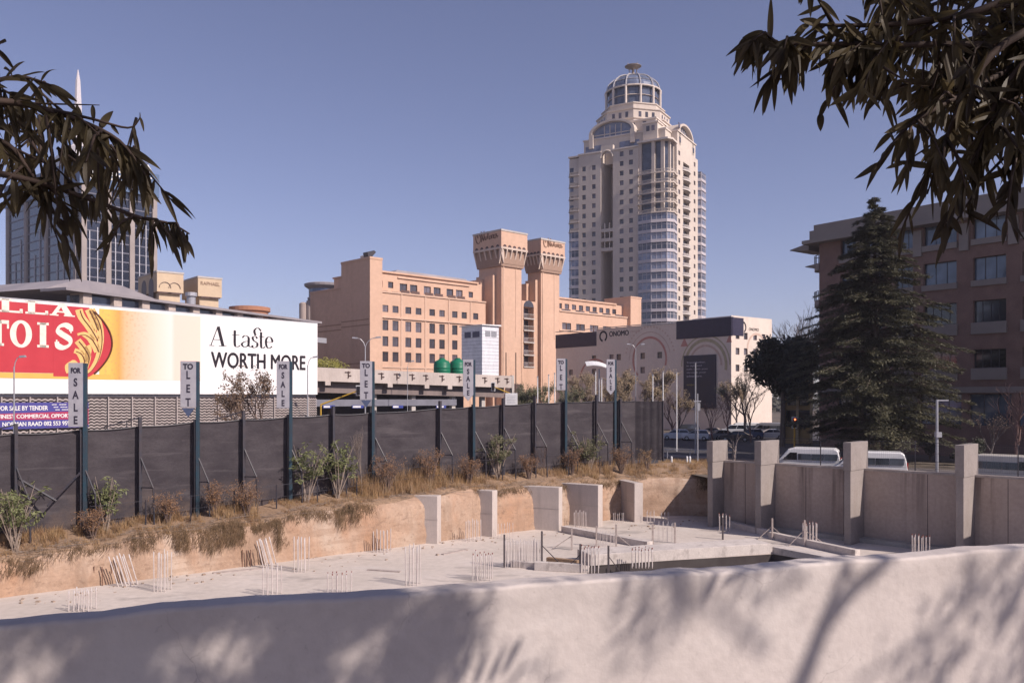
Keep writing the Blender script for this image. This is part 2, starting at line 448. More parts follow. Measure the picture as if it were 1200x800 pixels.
c0 = Vector((9.2, LC+LM*9.2, 0)); c1 = Vector((15.7, 66.6, 0))
for i in range(1, 20):
    t = i/19; a = t**.8; nrm = NL.lerp(Vector((.05, -1, 0)), min(1, a*1.5)).normalized()
    p = c0.lerp(c1, t)+Vector((0, .5*math.sin(t*PI), 0)); line.append((p, nrm))
bank, bank_rows = earth(line, 'bank', '')
def bank_point(px, off):
    """surface point of the bank seen at column px, off metres behind the foot line"""
    x, y = online(px, LC+off/.802, LM)
    # nearest row
    best = min(bank_rows, key=lambda r: (r[0].x-x)**2+(r[0].y-y)**2+0*off) if False else None
    fx, fy = x+NL.x*off, y+NL.y*off
    r = min(bank_rows, key=lambda r: (r[2].x-fx)**2+(r[2].y-fy)**2)
    q = min(r[12:], key=lambda v: abs((v-Vector((fx, fy, v.z))).length-off))
    return Vector((x, y, q.z))

add_layer(earth_m, (.20, .13, .09), 2.6, .56, .66, (1, 1, 1.6), .55)
add_layer(earth_m, (.30, .20, .14), 1.1, .50, .60, (.25, .25, 2.4), .45)
# ------------------------------------------------------------------ concrete fins on the earth face
fins = [(493, 512.5, 581, 637), (560, 577, 575, 629), (621, 655, 571, 622), (663, 701, 568.5, 618), (727, 743.5, 566, 611.5)]
fin_labels = ['narrow leftmost concrete fin standing clear of the earth face', 'second concrete fin from the left on the earth face, slender, with rebar to its left',
              'broad concrete fin in the middle of the earth face with blank grey side', 'widest concrete fin, with starter bars in front of its side', 'rightmost concrete fin before the shaded corner of the excavation']
fin_m = mat('fin_concrete', (.52, .455, .42), .85, c2=(.44, .385, .355), scale=.5, stretch=(1, 1, .4), fine=.05, bump=.15)
add_layer(fin_m, (.36, .32, .30), 1.1, .55, .72, (1, 1, .12), .6)
for (xa, xb, yt, yb), lab in zip(fins, fin_labels):
    # outer end at column xb, root on the face at column xa
    Yb = 9300/(yb-HY); p = Vector(((xb-600)/1000*Yb, Yb, 0))           # outer end, foot
    q = p - NL*6.0                                                       # goes back into the earth
    # side turned a little so that its root shows at xa
    k = (xa-600)/1000; fx, fy = online(xa, LC+.3/.78, LM)
    root = Vector((fx, fy, 0)); dd = (root-p); L = dd.length; dd.normalize()
    zt = zat(yt, Yb)
    t = thing('concrete_fin', lab, 'concrete fin', (p.x, p.y, FLOOR), math.atan2(dd.y, dd.x), 'concrete fins along the earth face')
    mb = MB(); mb.box(0, L+1.6, -.70, 0, -.02, zt-FLOOR)
    mb.build('fin_panel', fin_m, t, bevel=.025)
    jb = MB(); jb.box(-.012, L*.98, .004, .010, (zt-FLOOR)*.5, (zt-FLOOR)*.5+.02); jb.build('pour_joint', M['concrete'], t)

# ------------------------------------------------------------------ right retaining wall
wall_m = mat('stained_retaining_concrete', (.46, .375, .325), .92, c2=(.36, .285, .245), scale=.35, contrast=(.3, .7), fine=.08, bump=.3)
add_layer(wall_m, (.12, .09, .08), 1.3, .50, .66, (1, 1, .05), .8, -.5, 4.4)
add_layer(wall_m, (.42, .34, .29), .6, .55, .72, (1, 1, .1), .6)
wx, wy = 15.0, RC+RM*15.0
rw = thing('retaining_wall', 'long stained concrete retaining wall at the right of the excavation', 'retaining wall', (wx, wy, FLOOR), math.atan2(UR.y, UR.x))
WT = HC-4.74-FLOOR
LEN = 44
mb = MB(); mb.box(0, LEN, 0, .35, 0, WT)
mb.build('wall_panel', wall_m, rw)
cp = MB(); cp.box(0, LEN, -.07, .42, WT, WT+.14); cp.build('coping', mat('coping_concrete', (.42, .37, .34), .9, c2=(.3, .26, .24), scale=1, fine=.1), rw)
jt = MB()
for u in (2.3, 6.8, 9.4, 14.6, 19.0, 23.2, 27.5, 32, 36.6): jt.box(u, u+.035, -.006, .002, .1, WT-.02)
jt.build('wall_joint', mat('joint_stain', (.10, .08, .075), .95), rw)
ledge = MB(); ledge.box(3.0, 22, -.8, -.004, 0, .28); ledge.build('footing', M['concrete'], rw)
finlab = ['shortest looking concrete buttress at the far left end of the retaining wall', 'concrete buttress on the retaining wall just left of the first white minibus',
          'tall concrete buttress hiding the middle of the second white minibus', 'nearest concrete buttress on the retaining wall, rightmost in view']
but_m = mat('buttress_concrete', (.31, .27, .25), .88, c2=(.23, .20, .185), scale=.5, fine=.06, bump=.2)
add_layer(but_m, (.24, .20, .18), 1.4, .55, .70, (1, 1, .08), .7)
for (px, ytop, dep), lab in zip(((829, 516, 1.6), (885, 516, 2.1), (989, 517.5, 2.2), (1120, 520.5, 2.2), (1300, 524, 2.2)), finlab+['concrete buttress beyond the right edge']):
    # outer left corner seen at column px
    x, y = online(px, RC-dep/.722, RM)
    Yv = y; zt = zat(ytop, Yv+.6)
    t = thing('buttress', lab, 'buttress', (x, y, FLOOR), math.atan2(UR.y, UR.x), 'buttresses of the retaining wall')
    mb = MB(); mb.box(0, .42, 0, dep-.004, 0, WT+.1); mb.build('shaft', but_m, t, bevel=.02)
    hb = MB(); hb.box(-.04, .46, -.04, dep+.5, WT+.1, zt-FLOOR); hb.build('head_block', but_m, t, bevel=.02)

# chain-link fence standing on the right wall
cf = thing('chain_link_fence', 'see-through wire fence on thin posts behind the retaining wall', 'wire fence', (wx, wy, HC-4.6), math.atan2(UR.y, UR.x))
h0 = 1.75
for i, u in enumerate((1.0, 4.6, 7.6, 10.7, 13.7, 16.6, 19.4, 22.2, 25, 28, 31, 34)):
    mb = MB(); mb.tube((u, .55, -.1), (u, .55, h0+.1), .035, n=6); mb.build('post', M['steel_dark'], cf)
mb = MB()
for z in (.15, .6, 1.1, 1.6, h0): mb.tube((0, .55, z), (36, .55, z), .010 if z < h0 else .018, n=4)
for i in range(0, 300): 
    u = i*.12; mb.tube((u, .55, .1), (u, .55, h0), .0035, n=3, caps=False)
mb.build('wire_mesh', M['steel_dark'], cf)

# ------------------------------------------------------------------ upstand beams, forms on the slab
beam_m = mat('new_beam_concrete', (.60, .54, .50), .88, c2=(.48, .43, .40), scale=.7, fine=.08, bump=.25)
add_layer(beam_m, (.30, .26, .24), 2.2, .54, .66, (1, 1, .6), .6)
def floorp(px, py): Y = 9300/(py-HY); return Vector(((px-600)/1000*Y, Y, FLOOR))
def beam(name, pa, pb, w, h, lab, m=beam_m, cat='beam', group=None, z0=0.):
    a = floorp(*pa); b = floorp(*pb); d = b-a; L = d.length
    t = MB(); nseg = max(2, int(L/.5)); 
    t.box(0, L, 0, w, z0, h)
    o = t.build(name, m, bevel=.02, loc=(a.x, a.y, FLOOR), rz=math.atan2(d.y, d.x)); return tag(o, lab, cat, group)
G = 'cast upstands on the slab'
beam('upstand_beam', (692, 662.8), (904, 648.6), 1.9, .62, 'long pale beam along the back edge of the dark opening', group=G)
beam('upstand_beam', (905, 648.2), (1016, 670), 1.0, .40, 'pale beam down the right edge of the dark opening', group=G)
beam('upstand_beam', (765, 641.5), (664, 622.5), .5, .42, 'dark sided low beam running left from the fence of props', group=G)
beam('upstand_beam', (906, 628), (848, 614), .4, .4, 'short low beam behind the braced prop near the retaining wall', group=G)
beam('upstand_beam', (1008, 652), (906, 630), .4, .42, 'long thin kerb-like beam at the foot of the retaining wall', group=G)
beam('upstand_beam', (626, 668), (682, 671), .35, .45, 'low formwork side in front of the dense bar cage', group=G)
beam('upstand_beam', (640, 659), (676, 663), .3, .3, 'small dark loose plank lying behind the low formwork', M['soil'], cat='plank')
beam('upstand_beam', (598, 664), (630, 667), .3, .35, 'little concrete block at the left of the bar cage', group=G)

# ------------------------------------------------------------------ starter bars
bar_m = mat('galvanised_rebar', (.62, .58, .57), .6, c2=(.42, .33, .29), scale=1.5)
rust_m = mat('rusty_rebar', (.20, .10, .07), .8, c2=(.12, .07, .05), scale=3)
cap_m = mat('red_cap', (.26, .09, .07), .5)
def bars(x0, x1, ytop, ybase, n, lab, lean=0., m=bar_m, caps=False, r=.026, rows=2):
    a = floorp((x0+x1)/2, ybase); w = (x1-x0)/1000*a.y; h = (ybase-ytop)/1000*a.y
    t = thing('starter_bars', lab, 'rebar', a, 0, 'starter bars sticking out of the slab')
    master = None; cm = None
    k = 0
    for rr in range(rows):
        nn = n//rows
        for i in range(nn):
            u = -w/2+w*(i+(.0 if rr == 0 else .5))/max(1, nn-.5); dy = rr*.5
            hh = h*random.uniform(.93, 1.04)
            if master is None:
                mb = MB(); mb.tube((0, 0, -.02), (0, 0, 1), r, n=5)
                master = mb.build('bar', m, t); o = master
            else: o = copy_part(master, t)
            o.location = (u+random.uniform(-.02, .02), dy, 0); o.scale = (1, 1, hh)
            tilt = lean+random.uniform(-.02, .02)
            o.rotation_euler = (random.uniform(-.02, .02), -tilt, 0)
            if caps:
                if cm is None:
                    cb = MB(); cb.tube((0, 0, -.05), (0, 0, .03), .026, .028, n=6); cm = cb.build('safety_cap', cap_m, t); c = cm
                else: c = copy_part(cm, t)
                c.location = (o.location.x-math.sin(tilt)*hh, dy, hh*math.cos(tilt))
    return t
bars(81, 106, 691, 716, 10, 'rusty tipped bars just above the front wall at far left', m=bar_m)
bars(139, 156, 649, 687, 8, 'pale bars leaning left, leftmost of the two tilted bundles', lean=.30, r=.028)
bars(180, 196, 646, 693, 8, 'tall upright pale bars to the right of the left tilted bundle', r=.024)
bars(110, 125, 663, 686, 5, 'dark rusty bars against the earth face beside the left tilted bundle', m=rust_m)
bars(284, 296, 643, 664, 3, 'two or three short dark bars against the earth face in the middle left', m=rust_m, rows=1)
bars(309, 321, 630, 665, 8, 'pale bars leaning left, rightmost of the two tilted bundles', lean=.26, r=.028)
bars(308, 327, 663, 698, 9, 'upright bars right below the right tilted bundle', r=.022)
bars(345, 359, 629, 670, 8, 'slim upright bars near the earth face right of the tilted bundle')
bars(384, 409, 672, 697, 10, 'bars with rusty tips half hidden by the front wall, left of centre', caps=True)
bars(438, 456, 621, 647, 10, 'pale bundle near the earth face left of the first fin')
bars(476, 491, 639, 686, 9, 'tall bundle standing alone just left of the centre of the slab')
bars(478, 494, 624, 637, 6, 'short faint bars at the foot of the leftmost fin', r=.016)
bars(546, 563, 609, 634, 8, 'pale bars between the two narrow fins')
bars(554, 577, 648, 680, 10, 'bars with red tips in the centre above the front wall', caps=True)
bars(584, 601, 613, 631, 7, 'faint bars right of the second narrow fin', r=.016)
bars(592, 634, 633, 665, 26, 'dense wide cage of pale bars between two timber posts', r=.02)
bars(681, 703, 641, 671, 12, 'bars at the right end of the low formwork side', caps=True)
bars(741, 766, 643, 665, 14, 'bars with red tips standing by the back edge of the dark opening', caps=True)
bars(673, 689, 599, 618, 9, 'bars in front of the widest concrete fin')
bars(702, 721, 622, 640, 10, 'row of short bars behind the low dark sided beam', r=.014)
bars(719, 732, 601, 613, 6, 'little bars at the foot of the rightmost fin', r=.018)
bars(758, 768, 599, 613, 6, 'tiny bars before the shaded earth corner, left group', r=.018)
bars(775, 785, 600, 613, 6, 'tiny bars before the shaded earth corner, right group', r=.018)
bars(771, 790, 612, 635, 8, 'pale bars between the tall thin props', r=.014)
bars(843, 857, 603, 623, 8, 'bars with red tips in front of the far end of the retaining wall', caps=True)
bars(942, 959, 613, 640, 10, 'red tipped bars halfway along the foot of the retaining wall', caps=True)
bars(1071, 1091, 628, 652, 10, 'short red tipped bars at the right, just above the front wall', caps=True)
# props with braces
wood_m = mat('weathered_prop', (.45, .38, .35), .85, c2=(.3, .25, .23), scale=3)
dprop_m = mat('dark_prop', (.09, .075, .08), .7)
def prop(px, ytop, ybase, lab, brace=(0,), m=wood_m):
    a = floorp(px, ybase); h = (ybase-ytop)/1000*a.y
    t = thing('braced_prop', lab, 'prop', a, 0, 'upright props on the slab')
    mb = MB(); mb.box(-.05, .05, -.05, .05, -.01, h); mb.build('post', m, t)
    for bdir in brace:
        if bdir: b = MB(); b.tube((0, .06, h*.62), (bdir*h*.75, .06, .02), .03, n=4); b.build('brace', m, t)
    return t
prop(591, 626, 664, 'dark post at the left end of the dense bar cage', (0,), dprop_m)
prop(635, 622, 666, 'dark post with a brace at the right end of the dense bar cage', (.8,), dprop_m)
prop(680, 637, 670, 'dark post at the left of the bars on the low formwork', (-.8,), dprop_m)
prop(670, 618, 644, 'leftmost pale prop with one long brace to its left', (-1.2,))
prop(699, 616, 640, 'pale prop standing beside the low dark sided beam')
prop(722, 614, 645, 'pale prop with a brace sloping down to its right', (1.,))
prop(713, 639, 671, 'dark post with a small white brace near the front wall', (.6,), dprop_m)
prop(765, 613, 637, 'pale prop left of the thin bars in the middle distance')
prop(791, 612, 636, 'pale prop right of the thin bars in the middle distance')
prop(905, 607, 632, 'prop braced on both sides like an arrow, by the retaining wall', (-.9, .9))
prop(943, 609, 640, 'prop braced on both sides beside the red tipped bars', (-.8, 1.2))
prop(847, 606, 632, 'thin dark post before the far end of the retaining wall', (0,), dprop_m)

# rubble and loose boards strewn over the slab
random.seed(12)
rub = MB()
for _ in range(170):
    px = random.uniform(20, 820); py = interp([(0, 704), (157, 682), (300, 655), (397, 648), (494, 635), (580, 628), (700, 618), (830, 606)], px)+random.expovariate(.22)+1.5
    p = floorp(px, py); s_ = random.uniform(.02, .09)
    Mx = Matrix.Translation(p) @ Matrix.Rotation(random.uniform(0, PI), 4, 'Z')
    rub.box(-s_, s_, -s_*.7, s_*.7, -.01, s_*random.uniform(.4, 1), 0, Mx)
tag(rub.build('rubble', mat('pale_rubble', (.42, .34, .28), .95, c2=(.3, .22, .17), scale=2)), 'crumbled earth and rubble at the foot of the earth face', 'rubble', kind='stuff')
for (px, py, L_, a_, lab) in ((250, 672, 2.6, .5, 'loose grey board lying on the slab below the creeper'), (430, 668, 1.9, -.3, 'loose board lying on the slab left of the tall single bundle'), (520, 650, 2.2, .9, 'loose board lying on the slab before the narrow fins')):
    p = floorp(px, py); mb = MB(); mb.box(0, L_, 0, .22, 0, .05); tag(mb.build('loose_board', wood_m, loc=p, rz=a_), lab, 'board', 'loose boards on the slab')
# ================================================================== plastered wall in front of the camera
plaster = mat('white_plaster', (.56, .50, .47), .82, c2=(.49, .435, .41), scale=1.2, contrast=(.3, .7), fine=.04, bump=.10, bscale=16)
add_layer(plaster, (.50, .44, .42), 2.5, .60, .74, (1, 1, .4), .45)
add_layer(plaster, (.61, .56, .53), .8, .52, .66, (1, 1, 1), .5)
add_layer(plaster, (.33, .28, .26), 3.2, .60, .70, (1, 1, .10), .35, HC-1.3, HC-1.0)
def cracks(m, scale, c, wdt, amount):
    nt = m.node_tree; b = nt.nodes['Principled BSDF']; L = nt.links.new; src = b.inputs['Base Color'].links[0].from_socket
    tc = N(nt, 'ShaderNodeTexCoord'); nz = N(nt, 'ShaderNodeTexNoise'); nz.inputs['Scale'].default_value = 3; nz.inputs['Detail'].default_value = 6
    L(tc.outputs['Object'], nz.inputs['Vector']); ad = N(nt, 'ShaderNodeVectorMath', operation='MULTIPLY_ADD'); L(nz.outputs['Color'], ad.inputs[0]); ad.inputs[1].default_value = (.45, .45, .45); L(tc.outputs['Object'], ad.inputs[2])
    vo = N(nt, 'ShaderNodeTexVoronoi', feature='DISTANCE_TO_EDGE'); vo.inputs['Scale'].default_value = scale; L(ad.outputs[0], vo.inputs['Vector'])
    f = ramp_mix(nt, vo.outputs['Distance'], wdt, wdt*.2); n2 = N(nt, 'ShaderNodeTexNoise'); n2.inputs['Scale'].default_value = 1.1; L(tc.outputs['Object'], n2.inputs['Vector']); g = ramp_mix(nt, n2.outputs['Fac'], .50, .60)
    mm = N(nt, 'ShaderNodeMath', operation='MULTIPLY'); L(f, mm.inputs[0]); L(g, mm.inputs[1]); m2 = N(nt, 'ShaderNodeMath', operation='MULTIPLY'); m2.inputs[1].default_value = amount; L(mm.outputs[0], m2.inputs[0])
    mx = N(nt, 'ShaderNodeMix', data_type='RGBA'); mx.inputs['B'].default_value = rgb(c); L(src, mx.inputs['A']); L(m2.outputs[0], mx.inputs['Factor']); L(mx.outputs['Result'], b.inputs['Base Color'])
add_layer(plaster, (.36, .31, .285), 1.6, .57, .70, (1, 1, .22), .38)
add_layer(plaster, (.28, .245, .23), 22, .64, .72, (1, 1, 1), .35)
cracks(plaster, 1.3, (.25, .21, .20), .006, .35)
def front_wall():
    u = Vector((1, .33, 0)).normalized(); n = Vector((.33, -1, 0)).normalized()
    top = HC-.955
    prof = []                                    # (offset toward the camera, z)
    for z in (-3.6, -2.4, -1.9, -1.5, -1.2, -.9, -.7, -.5, -.35, -.2, -.12, -.08, -.05): prof.append((0, z))
    for i in range(7):
        a = PI/2*i/6; prof.append((-.022+.022*math.cos(a), -.022+.022*math.sin(a)))
    for i in range(1, 4): prof.append((-.022-.118*i/3, 0))
    for i in range(1, 5):
        a = PI/2*i/4; prof.append((-.14-.03*math.sin(a), -.03+.03*math.cos(a)))
    for z in (-.5, -2, -9): prof.append((-.172, z))
    mb = MB(); s = -12.; rows = 0; S = []
    while s < 16: S.append(s); s += .06 if -6 < s < 7 else .5
    P0 = Vector((0, 4.32, top))
    for s in S:
        for o, z in prof:
            q = P0+u*s+n*o; q.z = top+z
            w = .018*noise.noise(Vector((s*.9, z*1.2, 0)))+.006*noise.noise(Vector((s*4, z*5, 2)))
            q += n*w
            if z > -.3: q.z += .026*noise.noise(Vector((s*1.1, 3, 0)))+.009*noise.noise(Vector((s*4.5, 5, 0)))+.004*noise.noise(Vector((s*9, 8, 0)))+.004*noise.noise(Vector((s*14, o*20, 0)))
            # plaster lip near the top
            if -.11 < z < -.0 and o > -.06 and s > 0: q += n*.006
            mb.v.append(q)
    k = len(prof)
    for i in range(len(S)-1):
        for j in range(k-1):
            mb.f.append((i*k+j, (i+1)*k+j, (i+1)*k+j+1, i*k+j+1)); mb.m.append(0)
    o = mb.build('plastered_wall', plaster, smooth=True)
    tag(o, 'low whitewashed plaster wall dappled with leaf shadow in the foreground', 'wall')
front_wall()
gp = MB(); gp.box(-60, 60, -30, 4.0, HC-2.35, HC-2.2)
Mx = Matrix.Rotation(math.atan(.33), 4, 'Z')
gp.v = [Mx @ Vector((v.x, v.y+.0, v.z)) for v in gp.v]
tag(gp.build('path', mat('verge_paving', (.18, .15, .13), .95, scale=1.5, fine=.2)), kind='structure')

# ================================================================== screened fence on the bank
FOFF = 3.0/.802
FTOP = [(-300, 523), (0, 510), (18, 509), (95, 504.5), (163, 500), (228, 495), (284, 492), (337, 489), (389, 486), (437, 484), (514, 479), (553, 477), (588, 475), (625, 472.5), (661, 471.5), (697, 470.5), (725, 470), (800, 469.5)]
def fp(px): x, y = online(px, LC+FOFF, LM); return Vector((x, y, 0))
posts = [-75, 18, 95, 163, 228, 284, 337, 389, 437, 514, 553, 588, 625, 661, 697, 725]
cloth = mat('charcoal_shade_cloth', (.036, .030, .036), .85, c2=(.066, .057, .063), scale=.45, stretch=(1, 1, 2.2), contrast=(.35, .7), fine=.12, bump=.25, bscale=18)
fence = thing('screened_fence', 'long charcoal shade-cloth fence on dark braced posts along the bank', 'fence', (0, LC+FOFF, 0), math.atan2(UL.y, UL.x))
FI = fence.matrix_basis.inverted() if False else (Matrix.Translation((0, LC+FOFF, 0)) @ Matrix.Rotation(math.atan2(UL.y, UL.x), 4, 'Z')).inverted()
def floc(px, off=0.):
    p = fp(px); q = FI @ p; return q.x
def fz(px): p = fp(px); return zat(interp(FTOP, px), p.y)
def fbz(px): return interp(FB, px)
pl = MB(); NX = 0; COLS = []
pxs = []
for a, b in zip(posts, posts[1:]+[745]):
    for i in range(12): pxs.append((a+(b-a)*i/12, i/12))
pxs.append((745, 0))
ZN = 14
for px, t in pxs:
    x = floc(px); zt = fz(px)-.07*math.sin(PI*t)+.015*noise.noise(Vector((x*3, 0, 0))); zb = fbz(px)-.3
    for k in range(ZN+1):
        z = zb+(zt-zb)*k/ZN
        bel = .10*math.sin(PI*t)*math.sin(PI*k/ZN)*(.6+.8*noise.noise(Vector((px*.05, 1, 0))))+.03*noise.noise(Vector((x*1.5, z*1.5, 3)))
        pl.v.append(Vector((x, .10+bel, z)))
nc = len(pxs)
for i in range(nc-1):
    for k in range(ZN): pl.f.append((i*(ZN+1)+k, (i+1)*(ZN+1)+k, (i+1)*(ZN+1)+k+1, i*(ZN+1)+k+1)); pl.m.append(0)
add_layer(cloth, (.13, .115, .12), 1.6, .56, .74, (.15, 1, 1.6), .5)
add_layer(cloth, (.14, .10, .08), .7, .45, .62, (1, 1, 1), .45, 1.6, .2)
pl.build('shade_cloth', cloth, fence, smooth=True)
# turned end panel
ec = MB(); xe = floc(745); 
pe = FI @ Vector((wp(777, 470, 70.4).x, 70.4, 0)); ztE = zat(470, 70)
for i in range(13):
    t = i/12; x = xe+(pe.x-xe)*t; y = .10+(pe.y-.1)*t
    wv = .07*math.sin(t*26)
    for k in range(9): ec.v.append(Vector((x, y+wv, .9+(ztE-.9)*k/8)))
for i in range(12):
    for k in range(8): ec.f.append((i*9+k, (i+1)*9+k, (i+1)*9+k+1, i*9+k+1)); ec.m.append(0)
ec.build('end_panel', cloth, fence, smooth=True)
eb = MB(); eb.tube((pe.x, pe.y, .8), (pe.x, pe.y, ztE+.05), .07, n=6); eb.build('end_post', M['steel_dark'], fence)
# top rail and edge
tr = MB()
for (a, b) in zip(posts, posts[1:]+[745]):
    pts = []
    for i in range(9):
        t = i/8; px = a+(b-a)*t; pts.append((floc(px), .06, fz(px)-.07*math.sin(PI*t)+.02))
    tr.path(pts, .04, n=5)
tr.build('top_rail', M['steel_dark'], fence)
le = MB()
for px in range(-60, 745, 3):
    if random.random() < .30:
        x = floc(px); le.box(x, x+random.uniform(.08, .4), .045, .055, fz(px)-.10, fz(px)-.06)

# every post with brace and strut
signs_at = (95, 228, 337, 437, 553, 661, 725)
for px in posts:
    x = floc(px); zt = fz(px); zb = fbz(px)
    mb = MB(); w = .10 if px in signs_at else .075
    mb.box(x-w, x+w, -.28, -.06, zb-.5, zt+(.2 if px in signs_at else .55))
    mb.build('post', M['steel_dark'] , fence)
    H = zt-zb
    br = MB(); zz = zb+H*.67
    br.tube((x+.02, -.28, zz), (x+.45, -1.0, zb+H*.36), .045, n=5)
    br.build('raking_brace', M['steel_dark'], fence)
    bk = MB(); bk.tube((x+.45, -1.0, zb+H*.36), (x+.5, -1.0, zb-.4), .05, n=5); bk.tube((x, -.2, zb+H*.36), (x+.47, -1.0, zb+H*.36), .04, n=5)
    bk.build('prop_frame', M['steel_dark'], fence)
# small outriggers above some posts at the left
og = MB()
for px in (18, 163, 284): 
    x = floc(px); zt = fz(px)
    og.tube((x, -.1, zt+.5), (x-1.7, .3, zt+.0), .035, n=5); og.tube((x-.6, .1, zt+.3), (x-.6, .1, zt), .03, n=5)
og.build('outrigger', M['steel_dark'], fence)
xb = MB(); xa, xc = floc(18), floc(95); xm = floc(56)
xb.tube((xa, -.2, zat(555, 44)), (xm+.2, -1.0, zat(583, 44)), .06, n=5); xb.tube((xc, -.2, zat(550, 45)), (xm-.2, -1.0, zat(588, 44)), .05, n=5)
xb.build('cross_brace', M['steel_dark'], fence)
# low inner post-and-rail along the foot
lf = thing('low_wire_fence', 'knee-high wire fence on thin steel stakes in front of the charcoal fence', 'wire fence', (0, LC+FOFF, 0), math.atan2(UL.y, UL.x))
px = 110
while px < 735:
    x = floc(px); zb = interp(FB, px)-.25; mb = MB(); mb.tube((x, -1.1, zb-.3), (x, -1.1, zb+1.5), .04, n=5); mb.build('stake', M['steel_dark'], lf); px += 2400/fp(px).y
mb = MB(); pts = [(floc(p), -1.1, interp(FB, p)+1.2) for p in range(100, 740, 12)]; mb.path(pts, .018, n=4)
pts = [(floc(p), -1.1, interp(FB, p)+.5) for p in range(100, 740, 12)]; mb.path(pts, .012, n=4)
mb.build('wire', M['steel_dark'], lf)

# ================================================================== FOR SALE / TO LET boards
sign_grey = mat('sign_board_grey', (.36, .35, .38), .6, c2=(.30, .29, .33), scale=2, fine=.04)
sign_let = mat('sign_lettering', (.035, .03, .05), .6)
sign_side = mat('sign_side_blue', (.07, .09, .16), .5, scale=2)
def signpost(pc, x0, x1, y0, y1, first, second, tip, label, fade=False):
    """tip: 'flat', 'arrow' (separate dark arrow), 'point' (board ends in a point)"""
    p = fp(pc); Y = p.y-.35; s = Y/1000
    w = (x1-x0)*s; zt = zat(y0, Y); zb = zat(y1, Y); cx = ((x0+x1)/2-600)*s
    t = thing('sign_post', label, 'sign', (cx, Y, interp(FB, pc)), R(8), 'for sale and to let boards above the fence')
    g = interp(FB, pc)
    zt -= g; zb -= g
    mb = MB(); mb.box(w*.5-.02, w*.5+.16, -.02, .20, -.4, zt-.02); mb.build('pole', M['steel_blue'], t, bevel=.01)
    h = zt-zb
    mb = MB()
    if tip == 'point': poly = [(-w/2, zt), (-w/2, zb+w*.45), (0, zb-w*.15), (w/2, zb+w*.45), (w/2, zt)]
    else: poly = [(-w/2, zt), (-w/2, zb), (w/2, zb), (w/2, zt)]
    mb.slab(poly, -.06, .03); mb.build('board', sign_grey, t, bevel=.008)
    sd = MB(); sd.box(w/2+.003, w/2+.02, -.05, .02, (zb+w*.5 if tip == 'point' else zb), zt-.01); sd.build('board_edge', sign_side, t)
    if tip == 'arrow':
        mb = MB(); mb.slab([(-w*.42, zb-.04), (0, zb-.04-w*.62), (w*.42, zb-.04)], -.055, .02); mb.build('arrow', sign_side, t)
    fs = w*.50
    text_mesh(first, fs, 'lettering', sign_let, t, (0, -.067, zt-.125*h), sx=.70 if len(first) == 3 else .9, offset=.02, extrude=.004)
    n = len(second); z1 = zt-.31*h; z2 = zb+(.10 if tip != 'point' else .16)*h
    for i, ch in enumerate(second):
        z = z1+(z2-z1)*i/(n-1)
        text_mesh(ch, min(w*.80, h*.72/n), 'lettering', sign_let, t, (0, -.067, z), sx=.72, offset=.018, extrude=.004)
    return t
signpost(95, 81, 97, 425, 500, 'FOR', 'SALE', 'flat', 'leftmost grey FOR SALE board, in front of the gold ornament of the billboard')
signpost(228, 212, 229.5, 423, 477, 'TO', 'LET', 'arrow', 'grey TO LET board with a dark arrow below, against the pale beer picture')
signpost(337, 324.5, 339, 423, 478, 'FOR', 'SALE', 'flat', 'grey FOR SALE board covering the end of the slogan on the billboard')
signpost(437, 422, 436, 423, 468, 'TO', 'LET', 'arrow', 'grey TO LET board with a pointed arrow in front of the concrete parking deck')
signpost(553, 542.5, 554.5, 421, 468, 'FOR', 'SALE', 'point', 'grey FOR SALE board with pointed bottom below the white shed')
signpost(661, 652, 662.5, 420, 457, 'TO', 'LET', 'flat', 'second TO LET board from the right, small and pale, before the cream mural building')
signpost(725, 710.5, 720.5, 421, 461, 'FOR', 'SALE', 'point', 'rightmost pale FOR SALE board near the end of the fence')

# ================================================================== plants on the bank
dry = mat('dry_grass_blades', (.40, .26, .13), .9, c2=(.27, .16, .08), scale=1.2)
dryb = mat('dark_dry_blades', (.27, .15, .085), .9, c2=(.36, .27, .17), scale=2)
dry2 = mat('dead_creeper', (.20, .125, .07), .9, c2=(.12, .08, .045), scale=1.5)
def ground_z(px, off): 
    return bank_point(px, off).z
rows_by_px = [(ppx(r[0].x, r[0].y), r) for r in bank_rows if r[0].y > 5]
def bankp(px, off):
    r = min(rows_by_px, key=lambda q: abs(q[0]-px))[1]
    offs = [(r[12]-r[k]).length*0 for k in range(12, len(r))]
    table = [.6, .75, 1.2, 1.8, 2.4, 3.0, 3.4, 4.3]
    for k in range(7):
        if off <= table[k+1]:
            t = (off-table[k])/(table[k+1]-table[k]); return r[12+k].lerp(r[13+k], max(0, t))
    return r[-2]
def blades(mb, c, n, h, spread, lean=.35, w=.018, mi=0):
    for _ in range(n):
        a = random.uniform(0, 2*PI); rr = spread*math.sqrt(random.random())
        b = Vector((c.x+rr*math.cos(a), c.y+rr*math.sin(a)*.6, c.z-.03)); hh = h*random.uniform(.45, 1.1)
        ta = random.uniform(0, 2*PI); l = lean*hh*random.random()
        tp = b+Vector((math.cos(ta)*l, math.sin(ta)*l, hh)); mid = b.lerp(tp, .55)+Vector((0, 0, hh*.06))
        sd = Vector((math.cos(ta+1.57), math.sin(ta+1.57), 0))*w if random.random() < .5 else Vector((w, 0, 0))
        o = len(mb.v); mb.v += [b-sd, b+sd, mid+sd*.8, mid-sd*.8, tp]
        mb.f += [(o, o+1, o+2, o+3), (o+3, o+2, o+4)]; mb.m += [mi, mi]
gr = MB()
random.seed(11)
tall = [(262, 300, .9), (296, 312, 1.5), (190, 250, .7), (440, 545, 1.7), (545, 590, 1.3), (590, 640, .35), (655, 690, .6), (690, 740, 1.3), (745, 775, 1.3), (340, 400, .35), (400, 440, .5), (120, 190, .6), (0, 120, .6), (775, 835, .45)]
